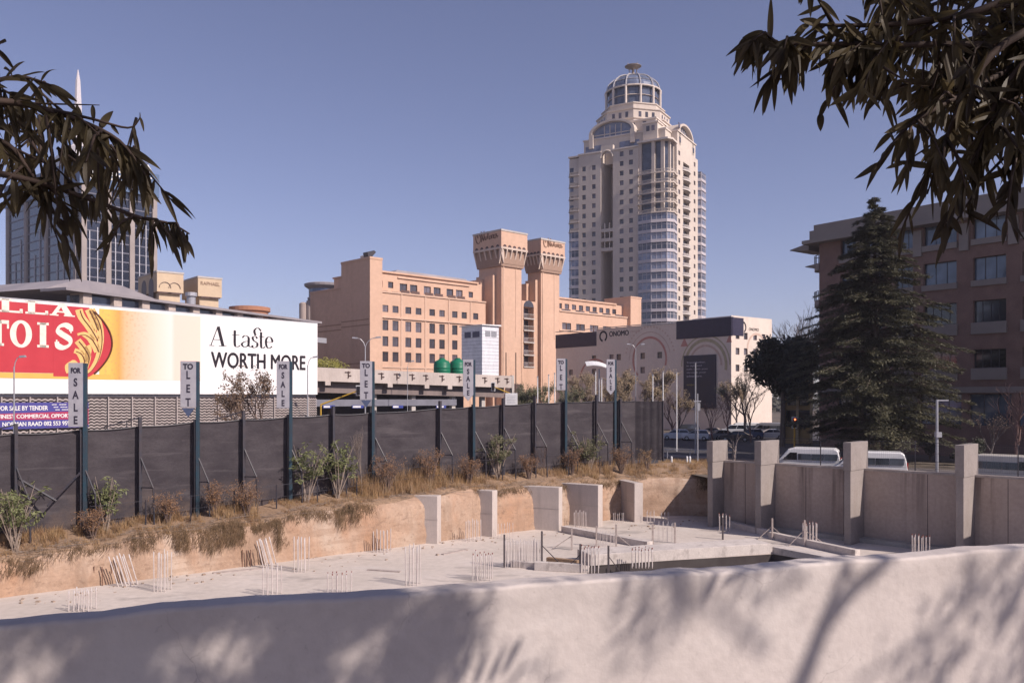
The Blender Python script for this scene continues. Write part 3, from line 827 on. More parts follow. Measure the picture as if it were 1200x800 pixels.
for a, b, h in tall:
    n = int((b-a)*4.)
    for _ in range(n):
        px = random.uniform(a, b); off = random.uniform(.6, 3.0); p = bankp(px, off)
        if noise.noise(Vector((px*.06, off, 0))) < -.05+.25*random.random()-.15: continue
        hh = h*random.uniform(.3, 1.)*(1.0 if off > 1.5 else .6)
        blades(gr, p, 14, hh, .22, .6, .008, random.choice((0, 0, 1)))
o = gr.build('dry_grass', [dry, dryb]); tag(o, 'brown dry grass along the top of the earth bank', 'grass', kind='stuff')
cr = MB()
def hang(px0, px1, drop, dens):
    for _ in range(int((px1-px0)*dens)):
        px = random.uniform(px0, px1); r = min(rows_by_px, key=lambda q: abs(q[0]-px))[1]
        k = 12-int(random.random()**1.5*drop*9); p = r[max(4, k)]+NL*.08
        for _ in range(10):
            q = p+Vector((random.gauss(0, .16), random.gauss(0, .1), random.gauss(0, .12))); ln = random.uniform(.1, .4)
            e = q+Vector((random.uniform(-.18, .18), random.uniform(-.25, .02), -ln)); w = .012
            oo = len(cr.v); cr.v += [q, q+Vector((w*2, 0, 0)), e]; cr.f.append((oo, oo+1, oo+2)); cr.m.append(0)
for a in ((55, 100, .2, .8), (158, 180, .4, 3), (100, 155, .15, .6), (180, 205, .2, .8), (207, 226, .55, 5), (238, 288, .62, 6), (300, 330, .2, 3), (325, 332, .9, 8), (340, 440, .2, 1.5), (396, 426, .5, 3), (560, 700, .12, 1.5), (700, 745, .15, 2), (820, 835, .4, 4), (0, 50, .4, 1.5)): hang(*a)
o = cr.build('dead_creeper', dry2); tag(o, 'withered creeper hanging over the lip of the earth face', 'creeper', kind='stuff')
# litter of twigs and roots along the lip
tw = MB()
for _ in range(420):
    px = random.uniform(0, 830); p = bankp(px, random.uniform(.6, 1.4))+Vector((0, -.1, .06)); a = random.gauss(0, .35); L = random.uniform(.4, 1.8)
    d = (UL*math.cos(a)+NL*math.sin(a))*L; tw.tube(p, p+d+Vector((0, 0, random.uniform(-.15, .2))), .014, .006, n=3)
tag(tw.build('fallen_twigs', M['twig_pale']), 'fallen twigs and roots strewn along the top of the earth face', 'twigs', kind='stuff')

def leaf(mb, base, d, L, w, mi=0, curl=.15, droop=None):
    d = d.normalized(); sd = d.cross(Vector((random.uniform(-1, 1), random.uniform(-1, 1), random.uniform(-.2, 1)))); 
    if sd.length < 1e-3: sd = d.orthogonal()
    sd.normalize(); up = sd.cross(d)
    pts = []
    for t, ww in ((0, .12), (.22, .75), (.5, 1.), (.78, .62), (1., .02)):
        c = base+d*(L*t)+up*(-curl*L*t*t)
        pts += [c-sd*(w*ww), c+sd*(w*ww)]
    o = len(mb.v); mb.v += pts
    for i in range(4): mb.f.append((o+2*i, o+2*i+1, o+2*i+3, o+2*i+2)); mb.m.append(mi)
def shrub(name, label, pos, h, width, stems, leaves, L, w, lm, sm, cat='shrub', group=None, start=.45, droop=.3, spread=1.):
    t = thing(name, label, cat, pos, random.uniform(0, .5), group)
    sb = MB(); lb = MB()
    for i in range(stems):
        a = random.uniform(0, 2*PI); out = width*random.uniform(.35, 1.)*.5
        p = Vector((random.uniform(-.1, .1), random.uniform(-.1, .1), -.1)); tip = Vector((math.cos(a)*out, math.sin(a)*out*.7, h*random.uniform(.65, 1.)))
        mid = p.lerp(tip, .5)+Vector((0, 0, h*.1))
        sb.path([p, mid, tip], [.03, .02, .008], n=4)
        for j in range(3):
            q = mid.lerp(tip, random.uniform(-.35, .95)); b = random.uniform(0, 2*PI); e = q+Vector((math.cos(b)*.42*width*.5, math.sin(b)*.42*width*.5, h*random.uniform(-.02, .16)))
            sb.tube(q, e, .01, .004, n=3)
            nl = leaves//(stems*3)
            for _ in range(nl):
                f = q.lerp(e, random.uniform(.2, 1.05))+Vector((random.gauss(0, .06*spread), random.gauss(0, .06*spread), random.gauss(0, .06*spread)))
                dd = Vector((random.gauss(0, 1), random.gauss(0, 1), random.uniform(-1.2, .5)*(1+droop)))
                leaf(lb, f, dd, L*random.uniform(.6, 1.2), w)
    sb.build('stems', sm, t); lb.build('foliage', lm, t)
    return t
green = leafmat('grey_green_leaf', (.24, .25, .12), (.11, .13, .05), .2)
olive = leafmat('olive_leaf', (.21, .20, .11), (.10, .11, .06), .2)
G = 'shrubs on the bank'
random.seed(5)
def bp(px, off=2.): return bankp(px, off)
shrub('shrub', 'large straggly shrub with hanging leaves at the left edge of the bank', bp(30, 1.4), 3.1, 4.4, 20, 1300, .28, .035, green, M['twig_pale'], group=G)
shrub('shrub', 'leafy branch top showing at the left edge halfway up the fence', bp(0, 2.2)+Vector((-.3, 0, .8)), 3.2, 1.6, 6, 300, .22, .035, green, M['twig_pale'], group=G)
shrub('shrub', 'small upright green shrub between the leftmost board and the arrow board', bp(141, 2.2), 2.9, 1.7, 11, 620, .24, .034, green, M['twig_pale'], group=G)
shrub('shrub', 'flat topped green shrub on bare forked stems left of the deck board', bp(372, 1.8), 3.5, 3.4, 11, 850, .24, .036, green, M['twig_pale'], group=G)
shrub('shrub', 'thin leafy shrub just left of the arrow board on the parking deck side', bp(412, 1.9), 3.4, 2.8, 11, 760, .24, .036, green, M['twig_pale'], group=G)
shrub('shrub', 'grey green bushy shrub against the fence right of the pointed FOR SALE board', bp(605, 2.2), 3.3, 3.3, 18, 1900, .14, .03, olive, M['twig_pale'], group=G)
shrub('shrub', 'dense grey green shrub at the foot of the rightmost board', bp(714, 2.1), 3.1, 3.4, 20, 2200, .14, .03, olive, M['twig_pale'], group=G)
shrub('shrub', 'small dry brown bush at the very end of the fence', bp(769, 1.6), 1.9, 1.1, 10, 500, .12, .015, leafmat('dry_leaf', (.34, .22, .11), (.2, .12, .06), .1), M['twig'], group=G)
shrub('shrub', 'low yellowed plant at the foot of the earth face, far left', floorp(45, 690)+Vector((0, .3, 0)), .9, 1.7, 12, 700, .1, .02, leafmat('pale_dry_leaf', (.42, .32, .17), (.28, .2, .1), .1), M['twig_pale'], group=G)
def sapling(label, pos, h, n, seed, m, spread=.35, group=None, name='sapling', cat='sapling', r0=.03, depth=3):
    random.seed(seed); mb = MB()
    def grow(p, d, L, r, lv):
        q = p+d*L; mb.tube(p, q, r, r*.62, n=4 if lv > 1 else 3, caps=False)
        if lv == 0: return
        for _ in range(n if lv > 1 else n+1):
            dd = (d+Vector((random.gauss(0, spread), random.gauss(0, spread), random.uniform(-.05, .35)))).normalized()
            grow(p.lerp(q, random.uniform(.45, 1.)), dd, L*random.uniform(.55, .85), r*.55, lv-1)
    t = thing(name, label, cat, pos, 0, group)
    k = h/2.3
    grow(Vector((0, 0, -.1)), Vector((random.uniform(-.1, .1), 0, 1)).normalized(), k, r0, depth)
    mb.build('branches', m, t); return t
sapling('tall leafless sapling against the fence right of the deck board', bp(445, 1.9), 4.8, 4, 3, M['twig_pale'], .16)
sapling('leafless weed stems near the foot of the TO LET board before the mural building', bp(655, 1.6), 2.8, 4, 9, M['twig'], .3)
sapling('bare grey stems sprouting from the bank right of the tallest grass', bp(540, 1.2), 1.7, 4, 8, M['twig'], .4)

for k, (px, off, h, w_, lab) in enumerate(((112, 1.5, 1.9, 1.5, 'dry brown weed clump left of the small upright green shrub'), (208, 1.7, 2.1, 1.6, 'dry brown weed clump at the foot of the arrow board'), (262, 1.9, 2.3, 1.3, 'reddish dry weeds standing between the arrow board and the next plain post'), (305, 1.5, 2.6, 1.8, 'tall straw-coloured weeds left of the third board from the left'),
                       (470, 1.7, 3.0, 2.4, 'tall reddish dry weeds right of the tall sapling'), (520, 1.9, 3.1, 2.2, 'tall reddish dry weeds above the leftmost fin'), (566, 1.6, 2.4, 1.8, 'dry weeds above the second fin'), (640, 1.8, 2.2, 1.7, 'dry weeds right of the bushy grey green shrub'), (688, 1.8, 2.4, 1.6, 'dry weeds left of the dense shrub by the rightmost board'), (738, 1.6, 2.6, 1.8, 'dry weeds right of the dense shrub by the rightmost board'))):
    random.seed(100+k)
    shrub('dry_bush', lab, bp(px, off), h*.85, w_*1.1, 26, 1300, .13, .011, leafmat('dry_weed_leaf', (.33, .19, .10), (.22, .12, .065), .1), M['twig'], 'dry plant', 'dry bushes on the bank', spread=1.6)
# ================================================================== helpers for buildings in a local frame
class Fr:
    """local frame standing at (X,Y): x along the facade, y into the building, z up from the street"""
    def __init__(s, X, Y, rz): s.X, s.Y, s.rz = X, Y, rz; s.c, s.s = math.cos(rz), math.sin(rz)
    def w(s, x, y=0): return s.X+x*s.c-y*s.s, s.Y+x*s.s+y*s.c
    def ux(s, px, y=0.):
        k = (px-600)/1000; X0, Y0 = s.X-y*s.s, s.Y+y*s.c
        return (k*Y0-X0)/(s.c-k*s.s)
    def vy(s, px, x=0.):
        k = (px-600)/1000; X0, Y0 = s.X+x*s.c, s.Y+x*s.s
        return (k*Y0-X0)/(-s.s-k*s.c)
    def z(s, py, x, y=0.): return zat(py, s.w(x, y)[1])
def win_mesh(name, w, h, m_frame, m_glass, nx=2, nz=1, fr=.07, dep=.06, parent=None, loc=(0, 0, 0), rz=0, pane=True, transom=None):
    """a window unit: frame with glazing bars, and its pane as a sub-part; origin at the bottom left"""
    mb = MB(); mb.box(0, w, 0, dep, 0, fr); mb.box(0, w, 0, dep, h-fr, h); mb.box(0, fr, 0, dep, fr, h-fr); mb.box(w-fr, w, 0, dep, fr, h-fr)
    for i in range(1, nx): mb.box(w*i/nx-fr*.4, w*i/nx+fr*.4, .004, dep-.004, fr, h-fr)
    for i in range(1, nz): mb.box(fr, w-fr, .007, dep-.007, h*i/nz-fr*.4, h*i/nz+fr*.4)
    if transom: mb.box(fr, w-fr, .007, dep-.007, h*transom-fr*.4, h*transom+fr*.4)
    f = mb.build(name, m_frame, parent, loc=loc, rz=rz)
    if pane:
        p = MB(); p.quad((fr*.5, dep*.6, fr*.5), (w-fr*.5, dep*.6, fr*.5), (w-fr*.5, dep*.6, h-fr*.5), (fr*.5, dep*.6, h-fr*.5))
        p.build('pane', m_glass, f)
    return f
def copy_win(src, parent, loc, rz=None, scale=None):
    c = copy_part(src, parent, loc, rz if rz is not None else src.rotation_euler[2], scale)
    for ch in src.children: d = ch.copy(); COL.objects.link(d); d.parent = c
    return c
def winset(parent, holes, m_frame, m_glass, depth=.2, frame=None, nx=2, nz=1, fr=.07, back=None, rz=0., pane=True, name='window', transom=None):
    """windows filling the holes (x0,x1,z0,z1) of a facade at local y=0 (or mapped by frame(x)->(x,y))"""
    protos = {}
    for a, b, c, d in holes:
        w, h = round(b-a, 2), round(d-c, 2)
        loc = (a, depth-.07, c) if frame is None else (*frame(a, depth-.07), c)
        if (w, h) not in protos: protos[(w, h)] = win_mesh(name, w, h, m_frame, m_glass, nx, nz, fr, parent=parent, loc=loc, rz=rz, pane=pane, transom=transom)
        else: copy_win(protos[(w, h)], parent, loc, rz)

# ================================================================== hotel with two crenellated towers
hf = Fr(-28.8, 170.0, math.atan2(.693, .721))
hotel_brown = add_layer(mat('hotel_facade', (.62, .415, .305), .88, c2=(.55, .36, .26), scale=.10, contrast=(.3, .7), fine=.05), (.44, .28, .20), .3, .52, .72, (1, 1, .15), .5)
trim = M['hotel2']
brick = hotel_brown
HT = thing('hotel', 'long terracotta hotel with blank end block and low window rows, left of the tall towers', 'hotel', (hf.X, hf.Y, 0), hf.rz)
def hz(py, px, y=0): u = hf.ux(px, y); return zat(py, hf.w(u, y)[1])
u445 = hf.ux(445); u567 = hf.ux(569)
# wing facade with real window openings
zt_main = hz(336, 447); 
holes = []
cols = [451.5, 463.5, 478.5, 490.5, 506.5, 518, 533, 544, 557.5]
ucols = [hf.ux(p) for p in cols]
# regular bays
bays = ucols
rows = [(411, 423.5, 1.9), (392, 403, 1.9), (376, 388, 1.9), (0, 0, 0)]
# rows from levels at column 452
L = [(hz(423.5, 452), 2.0), (hz(405.5, 452), 2.0), (hz(387, 452), 2.1), (hz(365.5, 452), 1.4), (hz(351.5, 452), 1.9)]
for z0, h in L:
    for u in bays: holes.append((u-.75, u+.75, z0, z0+h))
zfac = hz(341, 449.5)
mb = MB(); mb.facade(u445, u567, 0, zfac, holes, .22)
mb.quad((u445, 0, zfac), (u567, 0, zfac), (u567, 1.6, zfac), (u445, 1.6, zfac))
mb.box(u445, u567, .5, 17, 0, zfac-.02)
mb.build('wing_wall', brick, HT)
winset(HT, holes, M['win_frame'], M['winglass'], .22, nx=2, transom=.6)
# recessed top storey with balcony strip and roof
zt = hz(314, 447); holes2 = [(ucols[0]-.7, ucols[0]+.5, zfac+1.0, zfac+2.3), (ucols[1]-.7, ucols[1]+.6, zfac+1.0, zfac+2.3), (ucols[8]-.7, ucols[8]+.6, zfac+.8, zfac+2.1)]
hol3 = [(u-1.0, u+.9, zfac+.5, zfac+2.2) for u in ucols[2:8]]
mb = MB(); mb.facade(u445, u567, zfac, zt-.6, holes2+hol3, .4, y=1.6)
mb.box(u445, u567, 2.2, 17, zfac, zt-.62); mb.box(u445-.2, u567-1, 1.2, 17.3, zt-.6, zt-.25)
mb.build('top_storey', brick, HT)
winset(HT, holes2+hol3, M['win_frame'], M['winglass'], .3, frame=lambda x, d: (x, 1.6+d), nx=2)
rm = MB(); rm.slab([(ucols[2]-2, zt-.25), (ucols[8]+.5, zt-.25), (ucols[8]-1, zt+.35), (ucols[2]-1, zt+.45)], 2.4, 16)
rm.build('roof', mat('grey_sheet_roof', (.35, .33, .35), .6, scale=.3), HT)
bl = MB()
for u in ucols[2:8]: bl.box(u-1.15, u+1.0, .9, 1.0, zfac, zfac+.75); 
bl.build('balcony_rail', mat('rail_brown', (.13, .08, .07), .6), HT)
for i in range(3, 3+1):
    pass
pil = MB()
for p in (447, 470.5, 498.5, 526, 551.5): u = hf.ux(p); pil.box(u-.18, u+.18, -.12, 0, 0, zfac-.05)
for zz, dd in ((zfac-.30, .22), (hz(371, 447)-.2, .32), (hz(428, 452)-.5, .15)): pil.box(u445, u567, -dd, -.003, zz, zz+.32)
pil.box(ucols[2]-1.6, ucols[8]-.6, 1.3, 1.6, zt-1.4, zt-1.15)
pil.build('string_courses', trim, HT)
# end block (tall, blank)
ua = hf.ux(430.5); zt2 = hz(301, 430.5)
mb = MB(); mb.box(ua, u445, -.9, 9.5, 0, zt2); mb.box(ua-.08, u445+.08, -.98, 9.6, zt2-.45, zt2-.003)
eb = mb.build('end_block', brick, HT)
vb = hf.vy(402, ua); va = hf.vy(373, ua)
mb = MB(); zlow = zat(333, hf.w(ua, (vb))[1]); mb.box(ua+.4, u445+3, 9.62, abs(va)+4, 0, zlow-.8); mb.box(ua+.3, u445+3, 9.62, abs(va)+4, zlow-.79, zlow-.4)
mb.build('side_block', brick, HT)
jc = MB()
for zz in (zlow*.42, zlow*.68, zt2*.62): jc.box(ua+.33, ua+.39, 9.7, abs(va)+3, zz, zz+.22); jc.box(ua-.05, ua-.003, -.8, 9.4, zz+.4, zz+.62)
jc.build('side_bands', mat('brown_band', (.42, .26, .18), .9), HT)
for (x, y, w, lab) in ((ua+1.0, 1.0, 1.8, 1), (ua+3.0, 5.0, 1.4, 2)):
    mb = MB(); mb.slab([(x, zt2), (x+.5, zt2), (x+w, zt2+1.4), (x+w-.5, zt2+1.7), (x-.3, zt2+1.2)], y, y+1.6)
    mb.build('rooftop_vent', M['steel_dark'] if lab == 1 else M['galv'], HT)

# second wing right of the towers
hw = thing('hotel_wing', 'lower terracotta hotel wing showing between the towers and the high rise', 'hotel wing', (hf.X, hf.Y, 0), hf.rz)
ub, uc, ud = hf.ux(655), hf.ux(735.5), hf.ux(748)
L2 = [(hz(406, 700), 2.2), (hz(391.5, 700), 2.2), (hz(377, 700), 2.4)]
hol = []
for i in range(10):
    u = ub+1.5+(uc-ub-2)*(i+.2*(-1)**i)/9.6
    for z0, h in L2: hol.append((u-.85, u+.85, z0, z0+h))
zf2 = hz(368, 700)
mb = MB(); mb.facade(ub, uc, 0, zf2, hol, .22); mb.box(ub, uc, .5, 12, 0, zf2-.01); mb.quad((ub, 0, zf2), (uc, 0, zf2), (uc, 2, zf2), (ub, 2, zf2)); mb.build('wing_wall', brick, hw)
winset(hw, hol, M['win_frame'], M['winglass'], .22, nx=2)
hol2 = [(ub+2+i*(uc-ub-3)/9.-.8, ub+2+i*(uc-ub-3)/9.+.8, zf2+.7, zf2+2.0) for i in range(9)]
zt3 = hz(352, 700)
mb = MB(); mb.facade(ub, uc, zf2, zt3-.4, hol2, .3, y=1.6); mb.box(ub, uc, 2.1, 12, zf2, zt3-.42); mb.box(ub, uc-3, 1.3, 12.2, zt3-.4, zt3); mb.build('top_storey', brick, hw)
winset(hw, hol2, M['win_frame'], M['winglass'], .25, frame=lambda x, d: (x, 1.6+d), nx=2)
sc2 = MB(); 
for zz in (zf2-.3, hz(388, 700)-.6): sc2.box(ub, uc, -.25, -.003, zz, zz+.35)
sc2.build('string_courses', trim, hw)
zt4 = hz(348, 741); mb = MB(); mb.box(uc, ud, -1.0, 8, 0, zt4); mb.box(uc-.1, ud+.1, -1.1, 8.1, zt4-.4, zt4-.003); mb.build('end_block', brick, hw)

# crenellated towers
bracket_m = mat('tower_bracket', (.62, .50, .42), .85, scale=.5)
def hotel_tower(name, label, pl, pc, pr, pytop, pyhead, y0, script_side, dup=0):
    """pl-pc: left side, pc-pr: front; columns of the head"""
    t = thing(name, label, 'hotel tower', (hf.X, hf.Y, 0), hf.rz, 'hotel towers with overhanging heads')
    x0 = hf.ux(pc, y0); x1 = hf.ux(pr, y0); dep = abs(hf.vy(pl, x0)-y0)
    z1 = zat(pytop, hf.w(x0, y0)[1]); z0 = zat(pyhead, hf.w(x0, y0)[1]); ov = .95
    mb = MB(); mb.box(x0+ov, x1-ov, y0+ov, y0+dep-ov, 0, z0-2.6); mb.build('shaft', brick, t)
    hd = MB()
    zc = z0+.0
    # overhanging head: blank band above, arcade of brackets below
    hd.box(x0, x1, y0, y0+dep, zc, z1); hd.build('head', brick, t)
    lip = MB(); lip.box(x0-.12, x1+.12, y0-.12, y0+dep+.12, z1-.3, z1+.08); lip.build('coping', M['concrete_pale'], t)
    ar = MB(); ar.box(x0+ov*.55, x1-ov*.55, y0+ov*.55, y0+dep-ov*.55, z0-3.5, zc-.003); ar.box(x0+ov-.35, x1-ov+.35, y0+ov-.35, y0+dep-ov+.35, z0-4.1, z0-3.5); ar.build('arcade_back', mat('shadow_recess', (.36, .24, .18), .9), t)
    bm_ = MB(); n = 5
    for i in range(n+1):
        x = x0+.15+(x1-x0-.65)*i/n
        bm_.add([(x, y0, zc), (x+.35, y0, zc), (x+.35, y0+ov, zc-3.6), (x, y0+ov, zc-3.6), (x, y0+ov, zc), (x+.35, y0+ov, zc), (x, y0-.06, zc-.6), (x+.35, y0-.06, zc-.6)],
                [(0, 1, 7, 6), (6, 7, 2, 3), (0, 6, 3, 4), (1, 5, 2, 7)])
        y = y0+.15+(dep-.65)*i/n
        bm_.add([(x0, y, zc), (x0, y+.35, zc), (x0+ov, y+.35, zc-3.6), (x0+ov, y, zc-3.6), (x0+ov, y, zc), (x0+ov, y+.35, zc), (x0-.06, y, zc-.6), (x0-.06, y+.35, zc-.6)],
                [(0, 6, 7, 1), (6, 3, 2, 7), (0, 4, 3, 6), (1, 7, 2, 5)])
    bm_.box(x0-.08, x1+.08, y0-.08, y0+.3, zc-.35, zc+.1); bm_.box(x0-.08, x0+.3, y0+.31, y0+dep, zc-.35, zc+.1)
    bm_.build('brackets', bracket_m, t)
    # shade in the little round arches above the brackets, drawn as dark half-discs
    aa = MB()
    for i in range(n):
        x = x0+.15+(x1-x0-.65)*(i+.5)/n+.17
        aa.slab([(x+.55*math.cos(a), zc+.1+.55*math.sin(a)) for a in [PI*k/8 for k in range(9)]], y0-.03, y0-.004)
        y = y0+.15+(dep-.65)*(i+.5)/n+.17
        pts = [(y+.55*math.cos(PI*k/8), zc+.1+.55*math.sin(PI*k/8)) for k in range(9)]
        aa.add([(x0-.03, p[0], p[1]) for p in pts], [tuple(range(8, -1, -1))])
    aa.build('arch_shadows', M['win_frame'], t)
    sg = mat('script_lettering', (.17, .09, .055), .6)
    W_ = x1-x0; zz = (zc+z1)/2+.9
    def script(mb, Mx, k):
        paths = [[(-2.5, .9), (-2.9, .2), (-2.6, -.7), (-2.0, -.9), (-1.6, -.2), (-1.9, .6), (-2.4, .6), (-2.3, 0)],
                 [(-1.5, 1.1), (-1.3, 0), (-1.45, -.8)], [(-1.45, .8), (-.8, -.6), (-.75, 1.1)], [(-.5, .1), (-.35, -.5), (-.1, -.4), (.0, .1)],
                 [(.2, .9), (.25, -.45)], [(.1, .35), (.5, .4)], [(.6, .1), (.65, -.5), (1.0, -.4), (1., .15)], [(1.25, -.5), (1.3, .1), (1.6, .1), (1.65, -.5)],
                 [(1.85, .1), (1.8, -.4), (2.2, -.5), (2.25, .1), (1.85, .1)], [(2.5, .2), (2.4, -.15), (2.75, -.25), (2.5, -.55)]]
        nib([[(a*k, b*k) for a, b in p] for p in paths], .12, .22, .4, .03, Mx, mb)
    k = (W_*.78)/5.6
    sm = MB()
    if 'f' in script_side: script(sm, Matrix.Translation(((x0+x1)/2, y0-.04, zz)), k)
    if 'l' in script_side:
        Mx = Matrix.Translation((x0-.04, y0+dep/2, zz)) @ Matrix.Rotation(-PI/2, 4, 'Z'); script(sm, Mx, dep*.78/5.6)
    sm.build('script_sign', sg, t)
    # vertical panels down the shaft
    pn = MB(); pn.box(x0+ov+.4, x0+ov+.75, y0+ov-.14, y0+ov-.003, 0, z0-4.1); pn.box(x1-ov-1.9, x1-ov-1.7, y0+ov-.08, y0+ov-.003, z0*.5, z0-4.1)
    pn.build('pilaster', trim, t)
    sdw = MB(); sdw.box(x0+ov-.9, x0+ov-.003, y0+dep*.30, y0+dep-1.0, 0, z0-5.0-1.0); sdw.box(x0+ov-1.9, x0+ov-.9, y0+dep*.62, y0+dep+3.5, 0, z0-6.8); sdw.build('side_buttress', brick, t)
    return t, x0, x1, y0, dep, z0
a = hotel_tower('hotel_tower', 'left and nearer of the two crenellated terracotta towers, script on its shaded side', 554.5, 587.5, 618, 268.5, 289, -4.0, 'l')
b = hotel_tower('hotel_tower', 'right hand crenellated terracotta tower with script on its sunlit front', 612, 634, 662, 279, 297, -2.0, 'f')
# balcony bay between them
bt = thing('balcony_bay', 'narrow arched stack of balconies between the two crenellated towers', 'balconies', (hf.X, hf.Y, 0), hf.rz)
x0, x1 = hf.ux(611.5, -1), hf.ux(628, -1); ztb = zat(352, hf.w(x0, -1)[1])
hx0, hx1 = hf.ux(613.5, -1), hf.ux(625.5, -1)
lv = [zat(p, hf.w(x0, -1)[1]) for p in (429, 415, 400, 386, 372)]
hol = [(hx0, hx1, z0, z0+2.6) for z0 in lv]
mb = MB(); mb.facade(x0, x1, 0, ztb, hol, 1.6, y=-1); mb.box(x0, x1, .7, 6, 0, ztb-.01); mb.quad((x0, -1, ztb), (x1, -1, ztb), (x1, 1, ztb), (x0, 1, ztb)); mb.build('bay_wall', brick, bt)
for i, (a_, b_, c_, d_) in enumerate(hol):
    mb = MB(); mb.box(a_, b_, -1.1, -1.0, c_-.1, c_+.85) if False else None
    mb.box(a_-.05, b_+.05, -1.25, -1.003, c_-.28, c_-.02)
    for k in range(9): x = a_+(b_-a_)*k/8; mb.box(x-.02, x+.02, -1.15, -1.1, c_-.02, c_+.9)
    mb.box(a_, b_, -1.16, -1.09, c_+.88, c_+.95); mb.build('balcony', M['concrete_pale'], bt)
    dk = MB(); dk.box(a_+.3, b_-.3, .55, .6, c_, d_-.2); dk.build('balcony_door', M['winglass'], bt)
ap = MB(); 
xm = (hx0+hx1)/2; rr = (hx1-hx0)/2
zz = lv[-1]+2.6
ap.slab([(xm+rr*math.cos(PI*k/10), zz+rr*.9*math.sin(PI*k/10)) for k in range(11)], -1.02, -1.003); ap.build('arch', M['winglass'], bt)

# ================================================================== residential high rise with glazed dome
MFc = 30
mf = Fr(18.9, 290.0, R(-30))
cream = add_layer(mat('highrise_cream', (.60, .52, .45), .85, c2=(.54, .46, .40), scale=.05, fine=.04), (.42, .36, .32), .25, .5, .72, (1, 1, .12), .5)
cream2 = mat('highrise_trim', (.70, .61, .54), .8, scale=.1)
bay_gl = glass('blue_bay_glass', (.15, .18, .26), .12, c2=(.07, .08, .12), scale=.5)
dome_gl = glass('dome_glass', (.16, .19, .27), .08, c2=(.07, .09, .14), scale=.3)
spandrel = mat('bay_spandrel', (.40, .39, .42), .5, scale=.3)
MT = thing('high_rise', 'tall cream residential tower stepped up to a glazed dome', 'high rise', (mf.X, mf.Y, 0), mf.rz)
FW = 36.4; XB = [0, 4.1, 12.3, 16.6, 25.6, 36.4]
FH = 3.17; Z0 = 24.0; NF = 19; ZT = Z0+NF*FH      # 81.1
# core
mb = MB(); mb.box(1.2, FW-2.5, 9, FW-1.2, 0, ZT-.3); mb.box(XB[1]-2, XB[2]-.02, .35, 8.98, 0, ZT-.3); mb.box(XB[3]+.02, XB[4]-.02, .35, 8.98, 0, ZT-.3); mb.box(XB[4], FW-4, 7, 8.98, 0, ZT-.3); mb.build('core', cream, MT)
# left face: two wall panels with small windows, a slot between
def panel(xa, xb, za, zb, wins, nm='facade_panel'):
    mb = MB(); mb.facade(xa, xb, za, zb, wins, .3); mb.quad((xa, 0, zb), (xb, 0, zb), (xb, 1.5, zb), (xa, 1.5, zb)); mb.quad((xa, 3, za), (xa, 0, za), (xa, 0, zb), (xa, 3, zb)); mb.quad((xb, 0, za), (xb, 3, za), (xb, 3, zb), (xb, 0, zb))
    return mb.build(nm, cream, MT)
wl = []
for f in range(2, NF):
    z = Z0+f*FH+.9
    for x in (XB[1]+2.0, XB[1]+5.6, XB[3]+3.1, XB[3]+6.4): wl.append((x-.68, x+.68, z-.1, z+1.5))
panel(XB[1], XB[2], 0, ZT+3.4, [w for w in wl if w[1] < XB[2]])
w2 = [w for w in wl if w[0] > XB[3]]+[(XB[3]+x-.68, XB[3]+x+.68, ZT+.8, ZT+2.4) for x in (3.1, 6.4)]
panel(XB[3], XB[4], 0, ZT+3.4, w2)
allw = [w for w in wl if w[1] < XB[2]]+w2
winset(MT, allw, M['win_frame'], M['winglass'], .3, nx=1, fr=.09)
# lower arches
for cx in ((XB[1]+XB[2])/2+.2, (XB[3]+XB[4])/2+.2):
    mb = MB(); z = Z0+.4*FH-1; r = 3.0
    mb.slab([(cx+r*math.cos(PI*k/14), z+r*math.sin(PI*k/14)) for k in range(15)], -.05, -.004, 0)
    o = mb.build('arched_window', M['winglass'], MT)
    f = MB(); f.path([(cx+(r+.15)*math.cos(PI*k/14), -.08, z+(r+.15)*math.sin(PI*k/14)) for k in range(15)], .14, n=5)
    for dx in (-1, 1): f.box(cx+dx-.08, cx+dx+.08, -.12, -.05, z, z+2.8)
    f.build('arch_frame', cream2, o)
bands = MB()
for z in (Z0+1.55*FH, Z0-.35*FH, ZT+3.1): bands.box(XB[1]-.15, XB[2]+.15, -.35, -.003, z, z+.5); bands.box(XB[3]-.15, XB[4]+.15, -.35, -.003, z, z+.5)
bands.build('cornice', cream2, MT)
# slot: back wall, bridging balconies near the top, arch head
mb = MB(); mb.quad((XB[2], 8.9, 0), (XB[3], 8.9, 0), (XB[3], 8.9, ZT+6), (XB[2], 8.9, ZT+6)); mb.build('slot_back', cream, MT)
sw = MB()
for f in range(0, NF+1): sw.box(XB[2]+.9, XB[2]+1.9, 8.82, 8.89, Z0+f*FH+.9, Z0+f*FH+2.2); sw.box(XB[3]-1.9, XB[3]-.9, 8.82, 8.89, Z0+f*FH+.9, Z0+f*FH+2.2)
sw.build('slot_window', M['winglass'], MT)
for f in (9.6, 10.6, 11.6):
    mb = MB(); z = Z0+f*FH; mb.box(XB[2], XB[3], .2, 2.8, z, z+.3); mb.box(XB[2], XB[3], .2, .35, z+.3, z+1.1)
    for x in (XB[2]+1.3, XB[3]-1.3): mb.box(x-.15, x+.15, .2, .5, z+1.1, z+3.0)
    mb.build('bridge_balcony', cream, MT)
mb = MB(); xm = (XB[2]+XB[3])/2; rr = (XB[3]-XB[2])/2; zh = ZT+1.2
pts = [(xm+rr*math.cos(PI*k/12), zh+rr*1.05*math.sin(PI*k/12)) for k in range(13)]
mb.slab([(XB[3], zh)]+[(XB[3]+.0, zh+4.2), (XB[2], zh+4.2), (XB[2], zh)][:0]+[(XB[3], zh+4.0)]+[(xm, zh+4.0)]+[p for p in reversed(pts[:7])][:7], 0.02, 1.4)
